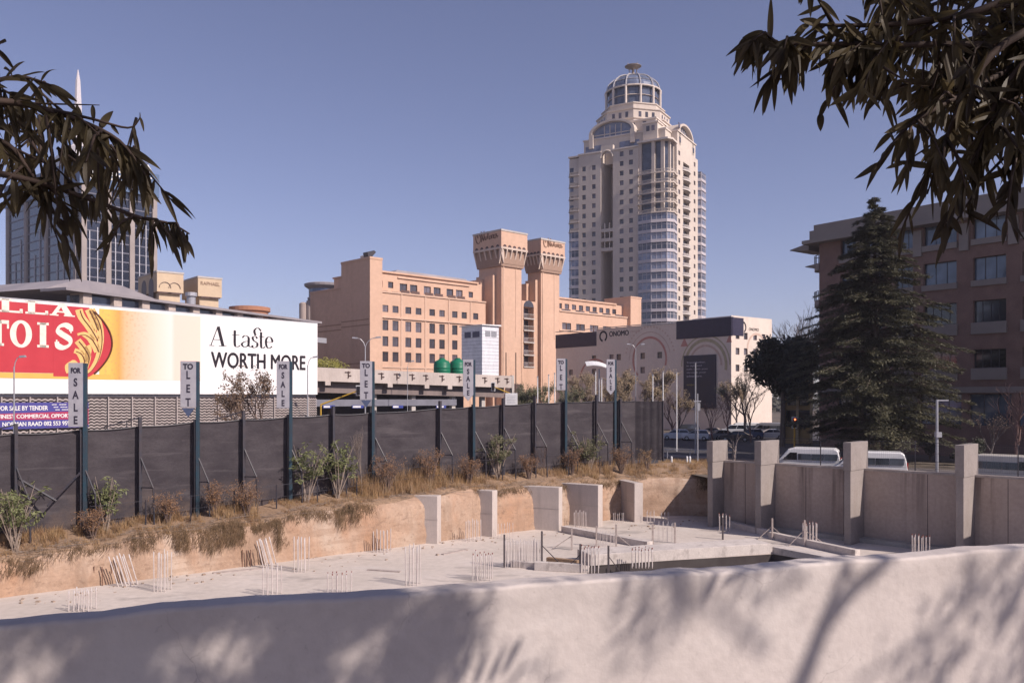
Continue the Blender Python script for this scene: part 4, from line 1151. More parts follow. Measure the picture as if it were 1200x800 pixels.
mb.slab([(xm, zh+4.0), (XB[2], zh+4.0), (XB[2], zh)]+[p for p in reversed(pts[6:])][1:], .02, 1.4)
mb.path([(p[0], -.05, p[1]) for p in pts], .28, n=5)
mb.build('slot_arch', cream, MT)
# glazed bays: left end, corner, far right end
def gbay(name_x, poly, za, zb):
    """one storey of a glazed bay following poly (list of x,y), slab edge, mullions and glass"""
    return None
def bay_proto(poly, n_m, glass_h=2.0):
    mb = MB()
    # slab/spandrel
    vs = poly
    for (a_, b_) in zip(vs, vs[1:]):
        a_ = Vector((*a_, 0)); b_ = Vector((*b_, 0)); d = (b_-a_); L = d.length; d.normalize(); n = Vector((d.y, -d.x, 0))
        Mx = Matrix(((d.x, -n.x, 0, a_.x), (d.y, -n.y, 0, a_.y), (0, 0, 1, 0), (0, 0, 0, 1)))
        mb.box(0, L, 0, .4, 0, .85, 0, Mx); mb.box(-.08, L+.08, -.14, .3, -.16, .10, 0, Mx)
        k = max(1, int(round(L/1.5)))
        for i in range(k+1): mb.box(L*i/k-.06, L*i/k+.06, .06, .22, .85, FH-.16, 0, Mx)
        mb.box(0, L, .05, .2, 2.3, 2.38, 0, Mx)
    return mb
def bay_glass(poly):
    mb = MB()
    for (a_, b_) in zip(poly, poly[1:]):
        a_ = Vector((*a_, 0)); b_ = Vector((*b_, 0)); d = (b_-a_).normalized(); n = Vector((d.y, -d.x, 0))*-.14
        mb.quad(a_+n+Vector((0, 0, .8)), b_+n+Vector((0, 0, .8)), b_+n+Vector((0, 0, FH)), a_+n+Vector((0, 0, FH)))
    return mb
corner = [(25.6, .9), (25.6, -.6), (30.5, -1.6), (35.6, -.8), (37.2, 1.3), (36.6, 6.1)]
leftb = [(.0, 4.2), (.0, 1.2), (1.2, .1), (4.1, .1)]
rightb = [(36.4, 28.0), (37.6, 28.4), (37.6, 33.5), (36.2, 36.2), (32, 36.2)]
sp_m = mat('bay_bands', (.52, .48, .50), .6, c2=(.46, .42, .44), scale=.2)
def stack(poly, f0, f1, nm='glazed_bay'):
    b0 = bay_proto(poly, 3).build(nm, sp_m, MT); g0 = bay_glass(poly).build('bay_glass', bay_gl, b0)
    b0.location = (0, 0, Z0+f0*FH)
    for f in range(f0+1, f1):
        copy_win(b0, MT, (0, 0, Z0+f*FH))
stack(corner, -3, 13); stack(leftb, -3, 12); stack(rightb, -3, 19)
# corner above the glass: open balcony floors
def cb(poly, z, h, nm='corner_balcony'):
    mb = MB()
    for (a_, b_) in zip(poly, poly[1:]):
        a_ = Vector((*a_, 0)); b_ = Vector((*b_, 0)); d = (b_-a_); L = d.length; d.normalize(); n = Vector((d.y, -d.x, 0))
        Mx = Matrix(((d.x, -n.x, 0, a_.x), (d.y, -n.y, 0, a_.y), (0, 0, 1, 0), (0, 0, 0, 1)))
        mb.box(-.1, L+.1, -.2, .3, -.25, .15, 0, Mx); mb.box(0, L, -.05, .1, .9, 1.05, 0, Mx)
        k = max(1, int(L/.45))
        for i in range(k+1): mb.box(L*i/k-.05, L*i/k+.05, -.03, .08, .15, .9, 0, Mx)
    return mb
ct = MB()
pc = [(25.6, 1.2), (34.6, .9), (34.9, 6.1)]
for f in (13, 14, 15, 16, 17):
    o = cb(corner, 0, FH).build('corner_balcony', cream, MT); o.location = (0, 0, Z0+f*FH)
mb = MB(); mb.prism([(25.6, 1.1), (33, .9), (35.2, 2.6), (35.0, 6.1), (30, 9), (25.6, 8)], Z0+13*FH, ZT+4.6); mb.build('corner_core', bay_gl, MT)
for (x, y) in ((25.9, .7), (30.6, .3), (33.6, .7), (35.0, 2.6), (34.9, 5.9)):
    mb = MB(); mb.box(x-.55, x+.55, y-.3, y+.5, Z0+13*FH, ZT+4.2); mb.build('corner_pier', cream, MT)
cc = MB(); cc.prism([(25.2, -.4), (35.8, -.8), (36.9, 1), (36.6, 6.3), (25.2, 6.3)], ZT+4.1, ZT+4.7); cc.build('corner_cornice', cream2, MT)
# left end upper open balconies
for f in (12, 13, 14.2, 15.5, 16.8, 18):
    o = cb(leftb, 0, FH*.9).build('end_balcony', cream, MT); o.location = (0, 0, Z0+f*FH)
mb = MB(); mb.box(1.5, 4.1, 1.6, 8, Z0+12*FH, ZT+3.2); mb.box(.2, 4.0, .9, 1.5, Z0+12*FH, ZT+2.6); mb.box(-.1, 4.2, .6, 9, ZT+3.0, ZT+3.5); mb.build('end_core', cream, MT)
for f in range(12, 19): mb = MB(); mb.box(.5, 3.8, .78, .86, Z0+f*FH+1.0, Z0+f*FH+2.7); mb.build('end_window', bay_gl, MT)
# right face: window columns and balconies
rf = lambda x, d: (FW-d, x)
wr = []
v1, v2, v3, v4 = 6.1, 10.4, 21.0, 27.8
for f in range(0, NF+1):
    z = Z0+f*FH+.9
    for v in ((v1+v2)/2+.4, (v3+v4)/2+.2): wr.append((v-.9, v+.9, z, z+1.45))
Mr = Matrix(((0, -1, 0, FW), (1, 0, 0, 0), (0, 0, 1, 0), (0, 0, 0, 1)))
mb = MB()
mb.facade(v1, v2+.9, 0, ZT+4.0, [w for w in wr if w[1] < 13], .3, M=Mr); mb.facade(v3-.9, v4+.3, 0, ZT+4.0, [w for w in wr if w[0] > 18], .3, M=Mr)
mb.facade(v2+.9, v3-.9, 0, ZT+4.0, [(v2+2.2, v3-2.2, Z0+f*FH+.4, Z0+f*FH+2.9) for f in range(-1, NF)], .9, M=Mr)
mb.quad((FW, v1, ZT+4), (FW, v4+.3, ZT+4), (FW-2.6, v4+.3, ZT+4), (FW-2.6, v1, ZT+4)); mb.quad((FW, v1, 0), (FW-3, v1, 0), (FW-3, v1, ZT+4), (FW, v1, ZT+4))
mb.build('side_facade', cream, MT)
w0 = win_mesh('side_window', 1.8, 1.45, M['win_frame'], M['winglass'], 1, 1, .09, parent=MT, loc=(FW-.22, wr[0][0], wr[0][2]), rz=PI/2)
for w in wr[1:]: copy_win(w0, MT, (FW-.22, w[0], w[2]))
bd = MB()
for f in range(-1, NF): bd.quad((FW-.85, v2+2.2, Z0+f*FH+.4), (FW-.85, v3-2.2, Z0+f*FH+.4), (FW-.85, v3-2.2, Z0+f*FH+2.9), (FW-.85, v2+2.2, Z0+f*FH+2.9))
bd.build('balcony_doors', M['winglass'], MT)
bprof = [(FW+1.1*math.sin(PI*k/8)**.7 if 0 < k < 8 else FW-.02, v2+1.4+(v3-v2-2.8)*k/8) for k in range(9)]
b0 = None
for f in range(-1, NF):
    if b0 is None:
        mb = MB()
        for (p, q) in zip(bprof, bprof[1:]):
            for (za, zb, e) in ((0, .35, .0), (.95, 1.1, .0)):
                mb.add([(p[0], p[1], za), (q[0], q[1], za), (q[0], q[1], zb), (p[0], p[1], zb), (p[0]-.15, p[1], zb), (q[0]-.15, q[1], zb)], [(0, 1, 2, 3), (3, 2, 5, 4)])
            for t in (.25, .75):
                x, y = p[0]+(q[0]-p[0])*t, p[1]+(q[1]-p[1])*t; mb.box(x-.12, x-.02, y-.18, y+.18, .35, .95)
        mb.add([(a_, b_, .02) for a_, b_ in bprof], [tuple(range(8, -1, -1))])
        b0 = mb.build('side_balcony', mat('balcony_white', (.62, .56, .52), .8), MT, loc=(0, 0, Z0+f*FH)); 
    else: copy_part(b0, MT, (0, 0, Z0+f*FH))
# upper tiers
t1 = MB(); t1.box(4.5, 33.5, 3.4, 33, ZT-.3, ZT+9); t1.build('upper_tier', cream, MT)
glt = MB(); 
for xa, xb, za, zb, yy in ((5.2, 11.0, ZT+4.2, ZT+6.6, 3.3), (17.6, 24.6, ZT+4.2, ZT+6.6, 3.3)): glt.box(xa, xb, yy-.1, yy+.05, za, zb)
glt.build('tier_glass', bay_gl, MT)
t2 = MB(); t2.box(8.0, 29.5, 5.5, 30.0, ZT+9, ZT+13.6); t2.box(27, 35.6, 9, 28, ZT+4.0, ZT+9.4); t2.box(26.2, 31.2, 2.4, 7, ZT+4.7, ZT+11.2); t2.build('second_tier', cream, MT)
# great arches over the left and right fronts
def great_arch(Mx, cx, r, z, yf, dep, nm):
    mb = MB(); K = 14; o_ = [(cx+r*math.cos(PI*k/K), z+r*.52*math.sin(PI*k/K)) for k in range(K+1)]; i_ = [(cx+(r-1.0)*math.cos(PI*k/K), z+(r-1.0)*.50*math.sin(PI*k/K)) for k in range(K+1)]
    for k in range(K):
        a_, b_, c_, d_ = o_[k], o_[k+1], i_[k+1], i_[k]
        mb.add([(a_[0], yf, a_[1]), (b_[0], yf, b_[1]), (c_[0], yf, c_[1]), (d_[0], yf, d_[1]), (a_[0], yf+dep, a_[1]), (b_[0], yf+dep, b_[1]), (c_[0], yf+2, c_[1]), (d_[0], yf+2, d_[1])],
               [(0, 3, 2, 1), (0, 1, 5, 4), (3, 7, 6, 2)], 0, Mx)
    mb.box(cx-r, cx-r+1.5, yf, yf+2, z-4.5, z, 0, Mx); mb.box(cx+r-1.5, cx+r, yf, yf+2, z-4.5, z, 0, Mx)
    o = mb.build('great_arch', cream, MT)
    g = MB(); g.add([(p[0], yf+1.4, p[1]) for p in i_]+[(i_[-1][0], yf+1.4, z-4.3), (i_[0][0], yf+1.4, z-4.3)], [tuple(range(K+2, -1, -1))], 0, Mx)
    for dx in (-.33, 0, .33): pass
    g.build('arch_glass', dome_gl, o)
    m2 = MB()
    for dx in (-.45, -.15, .15, .45): m2.box(cx+dx*(r-1.5)-.12, cx+dx*(r-1.5)+.12, yf+1.2, yf+1.36, z-4.3, z+(r-1.5)*.40, 0, Mx)
    m2.box(cx-r+1.5, cx+r-1.5, yf+1.2, yf+1.36, z-.3, z, 0, Mx); m2.build('arch_mullions', cream2, o)
great_arch(Matrix.Identity(4), 15.0, 8.2, ZT+10.2, 2.4, 5, 'l')
great_arch(Mr, 18.5, 7.6, ZT+9.6, 0.8, 6, 'r')
tc = MB(); tc.box(4.2, 33.8, 3.1, 33.3, ZT+8.6, ZT+9.05); tc.box(7.7, 29.8, 5.2, 30.3, ZT+13.3, ZT+13.75); tc.box(26.7, 35.9, 8.7, 28.3, ZT+9.1, ZT+9.5); tc.box(25.9, 31.5, 2.1, 7.3, ZT+10.9, ZT+11.35); tc.build('tier_cornice', cream2, MT)
lt = MB(); 
for x, z in ((4.6, 5), (30.3, 6)): pass
sw2 = MB()
for x, y, z in ((27.4, 2.3, ZT+8.4), (29.2, 2.3, ZT+8.4), (13.5, 5.4, ZT+11.3), (21., 5.4, ZT+11.3), (25, 5.4, ZT+11.2)): sw2.box(x, x+1.1, y, y+.1, z, z+1.7)
for y, z in ((11, ZT+6), (25, ZT+6), (10.2, ZT+10.6)): sw2.box(35.55, 35.68, y, y+1.4, z, z+1.7)
sw2.build('tier_window', M['winglass'], MT)
# dome
cx, cy = 16.4, 18.2; RD = 9.6; zd = zat(131, 297); zg = zat(110.5, 297); ztp = zat(89, 297)
mb = MB(); mb.lathe([(RD+4.4, ZT+10), (RD+4.4, zd-6.6), (RD+4.8, zd-6.5), (RD+4.8, zd-6.1), (RD+2.9, zd-6.0), (RD+2.9, zd-2.9), (RD+3.3, zd-2.8), (RD+3.3, zd-2.4), (RD+1.2, zd-2.3), (RD+1.2, zd-.5), (RD+1.5, zd-.4), (RD+1.5, zd), (0, zd)], 8, (cx, cy), a0=PI/8, a1=PI/8+2*PI*.99999); mb.build('dome_base', cream, MT)
for i in range(8):
    a = PI/4*i; r_ = (RD+2.9)*math.cos(PI/8); mb = MB()
    for dy in (-2.4, 0, 2.4): mb.box(r_-.05, r_+.04, dy-.5, dy+.5, zd-5.4, zd-3.6, 0, Matrix.Translation((cx, cy, 0)) @ Matrix.Rotation(a, 4, 'Z'))
    mb.build('tier_window', M['winglass'], MT)
for i in range(12):
    a = 2*PI*i/12+.13; mb = MB(); mb.tube((cx+RD*math.cos(a), cy+RD*math.sin(a), zd), (cx+RD*math.cos(a), cy+RD*math.sin(a), zg), .42, n=8)
    mb.build('drum_column', cream2, MT)
mb = MB(); mb.lathe([(RD-.8, zd), (RD-.8, zg)], 24, (cx, cy)); mb.build('drum_glass', dome_gl, MT)
mb = MB(); mb.lathe([(RD+.1, zg-.2), (RD+.35, zg), (RD+.35, zg+.35), (RD-.3, zg+.4)], 28, (cx, cy)); mb.lathe([(RD-.6, (zd+zg)/2), (RD-.3, (zd+zg)/2+.1), (RD-.6, (zd+zg)/2+.3)], 24, (cx, cy)); mb.build('dome_ring', cream2, MT)
prof = [((RD-.3)*math.cos(PI/2*k/8), zg+.3+(ztp-zg-.3)*math.sin(PI/2*k/8)) for k in range(9)]
mb = MB(); mb.lathe(prof, 24, (cx, cy)); mb.build('dome_shell', dome_gl, MT)
rib_m = mat('dome_rib', (.66, .62, .60), .3, metal=.4)
for i in range(12):
    a = 2*PI*i/12+.13; mb = MB(); mb.path([(cx+(r+.12)*math.cos(a), cy+(r+.12)*math.sin(a), z+.1) for r, z in prof], .26, n=5); mb.build('dome_rib', rib_m, MT)
mb = MB()
for k in (2, 4, 6): r, z = prof[k]; mb.lathe([(r+.02, z-.12), (r+.25, z), (r+.02, z+.14)], 24, (cx, cy))
mb.build('dome_hoops', rib_m, MT)
mb = MB(); mb.lathe([(1.6, ztp-.3), (1.5, ztp+.6), (.5, ztp+.8), (.35, ztp+3.2)], 12, (cx, cy))
for i in range(6): a = 2*PI*i/6; mb.tube((cx+1.2*math.cos(a), cy+1.2*math.sin(a), ztp+.5), (cx+1.6*math.cos(a), cy+1.6*math.sin(a), ztp+2.9), .09, n=4)
# butterfly-like finial: thin flared disc
zf = zat(79, 297); mb.lathe([(.3, zf-.7), (1.6, zf-.1), (2.9, zf+.4), (2.9, zf+.5), (1.4, zf+.4), (.4, zf+.9), (0, zf+1.1)], 16, (cx, cy))
for i in range(10): a = 2*PI*i/10; mb.tube((cx, cy, zf), (cx+3*math.cos(a), cy+3*math.sin(a), zf+.9*(1 if i % 2 else .2)), .09, n=4)
mb.build('finial', mat('bronze_finial', (.35, .28, .22), .5, metal=.4), MT)
mb = MB(); 
for x, y, z in ((XB[1], -.1, Z0+1.9*FH), (XB[2]-1, -.1, Z0+2.1*FH), (XB[3]+.4, -.1, Z0+2.4*FH), (XB[4]-1.4, -.1, Z0+2.6*FH)): mb.tube((x, 0, z), (x-.2, -2.2, z+.35), .12, n=4)
mb.build('flag_arms', M['steel_dark'], MT)

# ================================================================== glass office tower, left
lf_ = Fr(*wp(8, 300, 372).xy, R(-39))
LTc = thing('office_tower', 'blue glass office tower with stone ribs and a spire, behind the billboard', 'office tower', (lf_.X, lf_.Y, 0), lf_.rz)
xa = lf_.ux(95); off_gl = glass('tower_glass', (.055, .075, .14), .12, c2=(.03, .04, .075), scale=.25); rib = mat('tower_stone', (.36, .31, .29), .8, scale=.1)
vb_ = abs(lf_.vy(184, xa)); zt = zat(206, lf_.w(xa, 0)[1]); 
mb = MB(); mb.box(.3, xa-.3, .3, vb_-.3, 0, zt-3); mb.build('glass_body', off_gl, LTc)
mb = MB(); z = 20.
while z < zt-3: mb.box(.15, xa-.15, .15, vb_-.15, z, z+.5); z += 3.6
mb.build('floor_bands', mat('tower_bands', (.15, .15, .19), .5, scale=.3), LTc)
mb = MB()
for t in (0, .27, .55, .92): x = xa*t; mb.box(x, x+2.0, -.5, .3, 0, zt-2.9)
for t in (.0, .31, .62, .93): y = vb_*t; mb.box(xa-.3, xa+.5, y, y+2.0, 0, zt-2.9)
mb.build('stone_ribs', rib, LTc)
mb = MB()
for t in (.12, .2, .4, .47, .7, .78, .85): x = xa*t; mb.box(x, x+.35, -.1, .2, 0, zt-10-20*((t*7) % 1))
for t in (.1, .2, .43, .52, .75, .84): y = vb_*t; mb.box(xa-.2, xa+.1, y, y+.35, 0, zt-6-16*((t*9) % 1))
mb.build('white_mullions', mat('tower_white_mullion', (.5, .5, .55), .6), LTc)
mb = MB(); mb.box(-.6, xa+.9, -.9, vb_+.5, zt-3, zt+6.5); mb.build('parapet_band', mat('tower_blue_band', (.10, .16, .28), .5, scale=.1), LTc)
rw_ = (PI/2, 0, PI/2)
text_mesh('LIBERTY', 6.0, 'tower_sign', M['white'], LTc, (xa+1.0, vb_*.52, zt+2.2), (PI/2, 0, PI/2), sx=1.1, offset=.12, extrude=.05)
mb = MB(); 
cyy = vb_*.17
for r0_, r1_ in ((3.4, 2.9),):
    K = 20
    for k in range(K):
        a0 = 2*PI*k/K; a1 = 2*PI*(k+1)/K
        mb.add([(xa+1.0, cyy+r*math.cos(a), zt+2.2+r*math.sin(a)) for r, a in ((r0_, a0), (r0_, a1), (r1_, a1), (r1_, a0))], [(0, 1, 2, 3)])
mb.box(xa+.95, xa+1.05, cyy-.3, cyy+.3, zt-.2, zt+4.6); mb.box(xa+.95, xa+1.05, cyy-1.6, cyy-1.1, zt+.2, zt+3.6); mb.box(xa+.95, xa+1.05, cyy+1.1, cyy+1.6, zt+.2, zt+3.6)
mb.build('round_emblem', M['white'], LTc)
# white crown, arched roof sign and lattice spire
mb = MB(); K = 12
pts = [(xa*.15+(vb_)*.0+ (k/K)*(xa*.9), zt+6.5+11*math.sin(PI*k/K)**.7) for k in range(K+1)]
mb.slab([(p[0], p[1]) for p in reversed(pts)], vb_*.25, vb_*.8); mb.build('roof_crown', M['white'], LTc)
ylist = [vb_*(.02+.94*k/K) for k in range(K+1)]
mb = MB(); mb.add([(xa-.2, y, zt+6.5) for y in ylist]+[(xa-.2, y, zt+6.6+7.5*math.sin(PI*k/K)**.6) for k, y in enumerate(ylist)]+[(xa-1, y, zt+6.6+7.5*math.sin(PI*k/K)**.6) for k, y in enumerate(ylist)],
       [(k, k+1, K+2+k, K+1+k) for k in range(K)]+[(K+1+k, K+2+k, 2*K+3+k, 2*K+2+k) for k in range(K)]); mb.build('roof_sign_panel', M['white'], LTc)
text_mesh('LIBERTY', 5.5, 'roof_sign', mat('roof_letter', (.10, .12, .2), .5), LTc, (xa+.0, vb_*.5, zt+9.6), (PI/2, 0, PI/2), sx=1.3, offset=.1, extrude=.05)
mb = MB(); sx_, sy_ = xa*.72, vb_*.25
zs = zat(82, lf_.w(sx_, sy_)[1]); mb.tube((sx_, sy_, zt+14), (sx_, sy_, zs-4), 2.3, .9, n=8); mb.lathe([(3.6, zt+6), (3.4, zt+16), (2.2, zt+17)], 10, (sx_, sy_)); mb.tube((sx_, sy_, zs-4), (sx_, sy_, zs), .8, .15, n=6)
mb.build('spire', mat('spire_white', (.62, .58, .60), .6), LTc)

# ================================================================== roofscape behind the billboard
roof_m = mat('grey_roof_sheet', (.24, .22, .24), .7, c2=(.32, .29, .30), scale=.2)
tan_m = mat('tan_plaster', (.60, .47, .33), .85, c2=(.52, .40, .28), scale=.2, fine=.05)
pinkc = mat('pinkish_concrete', (.44, .36, .33), .85, scale=.2)
def at(px, py, Y): v = wp(px, py, Y); return v
def block(name, label, cat, px0, pxc, px1, pyt, Y, m, group=None, az=40, z0=0.):
    """box seen on its corner: px0-pxc left side, pxc-px1 right side"""
    rz = R(az); fr = Fr((pxc-600)/1000*Y, Y, rz); x1 = fr.ux(px1); dep = abs(fr.vy(px0, 0)); zt = zat(pyt, Y)
    t = thing(name, label, cat, (fr.X, fr.Y, z0), rz, group)
    return t, x1, dep, zt-z0
mall = thing('mall_building', 'low grey roofed mall with pinkish clerestory piers above the billboard', 'mall', (-55, 110, 0), math.atan2(45, 19.4))
fr = Fr(-55, 110, math.atan2(45, 19.4))
xs0, xs1 = fr.ux(95), fr.ux(372)
def mz(py, px): return zat(py, fr.w(fr.ux(px))[1])
za, zb = mz(342, 100), mz(377, 370)
mb = MB(); mb.box(xs0, xs1, 0, 30, 0, za-3.0); mb.build('hall', pinkc, mall)
mb = MB()
for i in range(11): x = xs0+(xs1-xs0)*i/10.5; mb.box(x, x+1.3, -.4, 2.0, za-3.0, za-.2)
mb.build('pier', mat('roof_pier', (.52, .43, .38), .85), mall)
mb = MB(); mb.box(xs0, xs1, .3, 2.6, za-2.98, za-.4); mb.build('clerestory_glass', bay_gl, mall)
mb = MB(); mb.slab([(xs0-3, za-.2), (xs1, za-.2), (xs1, za+.15), (xs0-3, za+.15)], -1.0, 3.6); mb.slab([(xs0-3, za+.15), (xs0+18, za+.15), (xs0+9, za+2.0), (xs0+2, za+2.)], 3.0, 18); mb.build('roof_sheet', roof_m, mall)
mb = MB(); mb.box(xs0+8, xs1, -2.0, -1.2, za-3.8, za-2.9); mb.build('eaves_beam', M['galv'], mall)
# twin tan blocks with dark arched openings
t, x1, dep, zt = block('tan_block', 'tan rooftop block with two dark arched openings, left of the twin pair', 'building', 162, 184, 215, 317, 165, tan_m, 'tan crenellated blocks above the billboard')
mb = MB(); mb.box(.5, x1-.5, .5, dep-.5, 0, zt-4); mb.box(0, x1, 0, dep, zt-4, zt); mb.build('block_wall', tan_m, t)
mb = MB(); mb.box(-.1, x1+.1, -.1, dep+.1, zt-.3, zt+.05); mb.build('coping', M['concrete_pale'], t)
for y in (dep*.3, dep*.68):
    mb = MB(); r = dep*.13; z = zt-4.6
    mb.add([(.46 if False else -.03, y+r*math.cos(PI*k/8), z+2+r*math.sin(PI*k/8)) for k in range(9)]+[(-.03, y-r, z-.9), (-.03, y+r, z-.9)], [tuple(range(10, -1, -1))]); mb.build('arched_opening', M['win_frame'], t)
mb = MB()
for x in (x1*.3, x1*.66): mb.slab([(x-1.3, zt-4.3), (x+1.3, zt-4.3), (x+1.3, zt-4.0), (x-1.3, zt-4.0)], -.06, -.01); mb.path([(x+1.1*math.cos(PI*k/8), -.04, zt-3.2+1.1*math.sin(PI*k/8)) for k in range(9)], .08, n=4)
mb.build('slot_openings', M['win_frame'], t)
t, x1, dep, zt = block('tan_block', 'tan rooftop block with small dark lettering, right of the twin pair', 'building', 213, 232, 260, 323.5, 172, tan_m, 'tan crenellated blocks above the billboard')
mb = MB(); mb.box(.5, x1-.5, .5, dep-.5, 0, zt-4); mb.box(0, x1, 0, dep, zt-4, zt); mb.build('block_wall', tan_m, t)
mb = MB(); mb.box(-.1, x1+.1, -.1, dep+.1, zt-.3, zt+.05); mb.build('coping', M['concrete_pale'], t)
mb = MB()
for x in (x1*.35, x1*.7): mb.slab([(x-1.1, zt-4.3), (x+1.1, zt-4.3), (x+1.1, zt-4.0), (x-1.1, zt-4.0)], -.06, -.01)
mb.build('slot_openings', M['win_frame'], t)
text_mesh('RAPHAEL', 1.0, 'lettering', mat('brown_letter', (.2, .1, .07), .6), t, (x1*.5, -.05, zt-1.4), sx=.95)
t, x1, dep, zt = block('stair_block', 'plain tan stair block with dark window at the foot of the glass tower', 'building', 55, 78, 92, 333, 165, tan_m)
mb = MB(); mb.box(0, x1, 0, dep, 0, zt); mb.build('block_wall', tan_m, t)
mb = MB(); mb.box(-.05, -.004, dep*.25, dep*.7, zt-3.3, zt-.7); mb.build('window', M['winglass'], t)
t, x1, dep, zt = block('plant_room', 'grey concrete plant room left of the tan blocks', 'building', 92, 100, 114, 341, 150, tan_m)
mb = MB(); mb.box(0, x1, 0, dep, 0, zt); mb.build('block_wall', pinkc, t); mb = MB(); mb.box(x1*.2, x1*.8, -.05, -.004, zt-1.8, zt-.6); mb.build('louvre', M['galv'], t)
v = wp(286, 357.5, 140); t = thing('roof_drum', 'round terracotta drum rising behind the billboard', 'drum', (v.x, v.y+3, 0)); mb = MB(); mb.lathe([(3.0, 0), (3.0, v.z-.9), (3.35, v.z-.75), (3.35, v.z-.1), (2.7, v.z), (0, v.z)], 28); mb.build('drum_wall', mat('drum_terracotta', (.42, .20, .12), .85, c2=(.34, .16, .10), scale=.4), t, smooth=False)
v = wp(224, 345, 140); t = thing('vent_cowl', 'pale round vent cowl in front of the right tan block', 'vent', (v.x, v.y, 0)); mb = MB(); mb.lathe([(.7, 0), (.7, v.z-.4), (.95, v.z-.3), (.9, v.z+.3), (0, v.z+.4)], 14); mb.build('cowl', M['galv'], t)
# round look-out tower
Yc = 200; v = wp(368, 329, Yc); ct_ = thing('round_tower', 'dark round lookout turret with twin concrete silos beside the hotel', 'turret', (v.x+1.5, Yc+4, 0)); k = Yc/1000
ztw = v.z; mb = MB(); mb.lathe([(2.9, 0), (2.9, ztw-6.5)], 20); mb.build('stem', pinkc, ct_)
mb = MB(); mb.lathe([(3.0, ztw-6.5), (3.6, ztw-5.5), (3.6, ztw-1.6)], 20); mb.build('glazed_ring', off_gl, ct_)
mb = MB(); mb.lathe([(3.4, ztw-4.2), (3.9, ztw-4.0), (3.9, ztw-3.6), (3.5, ztw-3.5)], 20); mb.lathe([(3.4, ztw-1.7), (4.6, ztw-.9), (4.7, ztw-.4), (4.2, ztw-.2), (0, ztw)], 24); mb.build('cap', roof_m, ct_)
mb = MB(); mb.box(2.2, 3.3, -3.6, 0, 0, ztw-4.6); mb.build('slab_pier', pinkc, ct_)
for dx, py, nm in ((-4.6, 353, 1), (-2.9, 350, 2)):
    mb = MB(); zz = zat(py, Yc); mb.lathe([(1.0, 0), (1.0, zz-.3), (.6, zz), (0, zz+.1)], 14, (dx, -1.5)); mb.build('silo', pinkc, ct_)
# ================================================================== billboard on its block wall
bA = Vector((-42.2, 70.4)); bB = Vector((-21.7, 95.0)); dB = (bB-bA); LB = dB.length; rzB = math.atan2(dB.y, dB.x)
bf = Fr(bA.x, bA.y, rzB)
uB = lambda px: bf.ux(px)
red = mat('billboard_red', (.52, .045, .06), .5, c2=(.46, .035, .05), scale=.5)
gold = mat('billboard_gold', (.78, .46, .11), .5, c2=(.70, .40, .10), scale=.3)
gold_d = mat('ornament_gold', (.80, .52, .20), .5)
orn_k = mat('ornament_dark', (.12, .04, .02), .5)
peach = mat('billboard_peach', (.80, .60, .52), .5, c2=(.82, .64, .56), scale=.2)
# beer picture: amber running through bubbly peach to pale foam
foam, nt, b = _new('billboard_beer')
tc = N(nt, 'ShaderNodeTexCoord'); sp = N(nt, 'ShaderNodeSeparateXYZ'); nt.links.new(tc.outputs['Object'], sp.inputs[0])
cr = N(nt, 'ShaderNodeValToRGB'); mr = N(nt, 'ShaderNodeMapRange'); nt.links.new(sp.outputs['X'], mr.inputs['Value'])
uF0, uF1 = uB(128), uB(235); mr.inputs['From Min'].default_value = uF0; mr.inputs['From Max'].default_value = uF1
nt.links.new(mr.outputs[0], cr.inputs[0])
e = cr.color_ramp.elements; e[0].position = 0; e[0].color = (.78, .47, .10, 1); e[1].position = 1; e[1].color = (.82, .62, .52, 1)
for p, c in ((.10, (.62, .33, .08)), (.16, (.70, .44, .24)), (.30, (.74, .52, .38)), (.50, (.80, .64, .54)), (.66, (.82, .70, .64)), (.70, (.80, .60, .51))):
    q = e.new(p); q.color = (*c, 1)
vo = N(nt, 'ShaderNodeTexVoronoi'); vo.inputs['Scale'].default_value = 3.2; nt.links.new(tc.outputs['Object'], vo.inputs['Vector'])
m1 = ramp_mix(nt, vo.outputs['Distance'], .42, .18); m2 = ramp_mix(nt, mr.outputs[0], .48, .2)
mm = N(nt, 'ShaderNodeMath', operation='MULTIPLY'); nt.links.new(m1, mm.inputs[0]); nt.links.new(m2, mm.inputs[1])
m3 = N(nt, 'ShaderNodeMath', operation='MULTIPLY'); m3.inputs[1].default_value = .38; nt.links.new(mm.outputs[0], m3.inputs[0])
mx = N(nt, 'ShaderNodeMix', data_type='RGBA'); mx.inputs['B'].default_value = (.50, .27, .12, 1)
nt.links.new(cr.outputs[0], mx.inputs['A']); nt.links.new(m3.outputs[0], mx.inputs['Factor']); nt.links.new(mx.outputs['Result'], b.inputs['Base Color']); b.inputs['Roughness'].default_value = .5
BB = thing('billboard', 'huge beer billboard, red and white with black slogan, on top of the block wall', 'billboard', (bA.x, bA.y, 0), rzB)
zb0, zb1 = zat(461, 70.4), zat(349, 70.4); x_end = uB(372); x_st = uB(-110)
def bz(t): return zb0+(zb1-zb0)*t
mb = MB(); mb.box(x_st, x_end, .0, .35, zb0, zb1); mb.build('panel', M['board_white'], BB)
mb = MB(); mb.box(x_st, x_end, .35, .6, zb0-.25, zb0); mb.box(x_st, x_end+.05, -.02, .5, zb1+.003, zb1+.08); mb.build('frame', M['galv'], BB)
zl, zh = bz(.163), bz(.97)
def rect(name, a, b_, c, d, m, y=-.01): mb = MB(); mb.box(a, b_, y, y+.009, c, d); return mb.build(name, m, BB)
uG = uB(128)
rect('red_field', x_st, uB(104), bz(.225), zh, red, -.02)
rect('gold_line', x_st, uB(130), zl, bz(.222), gold, -.02)
rect('beer_picture', uF0-.9, uB(235), zl, zh, foam, -.012)
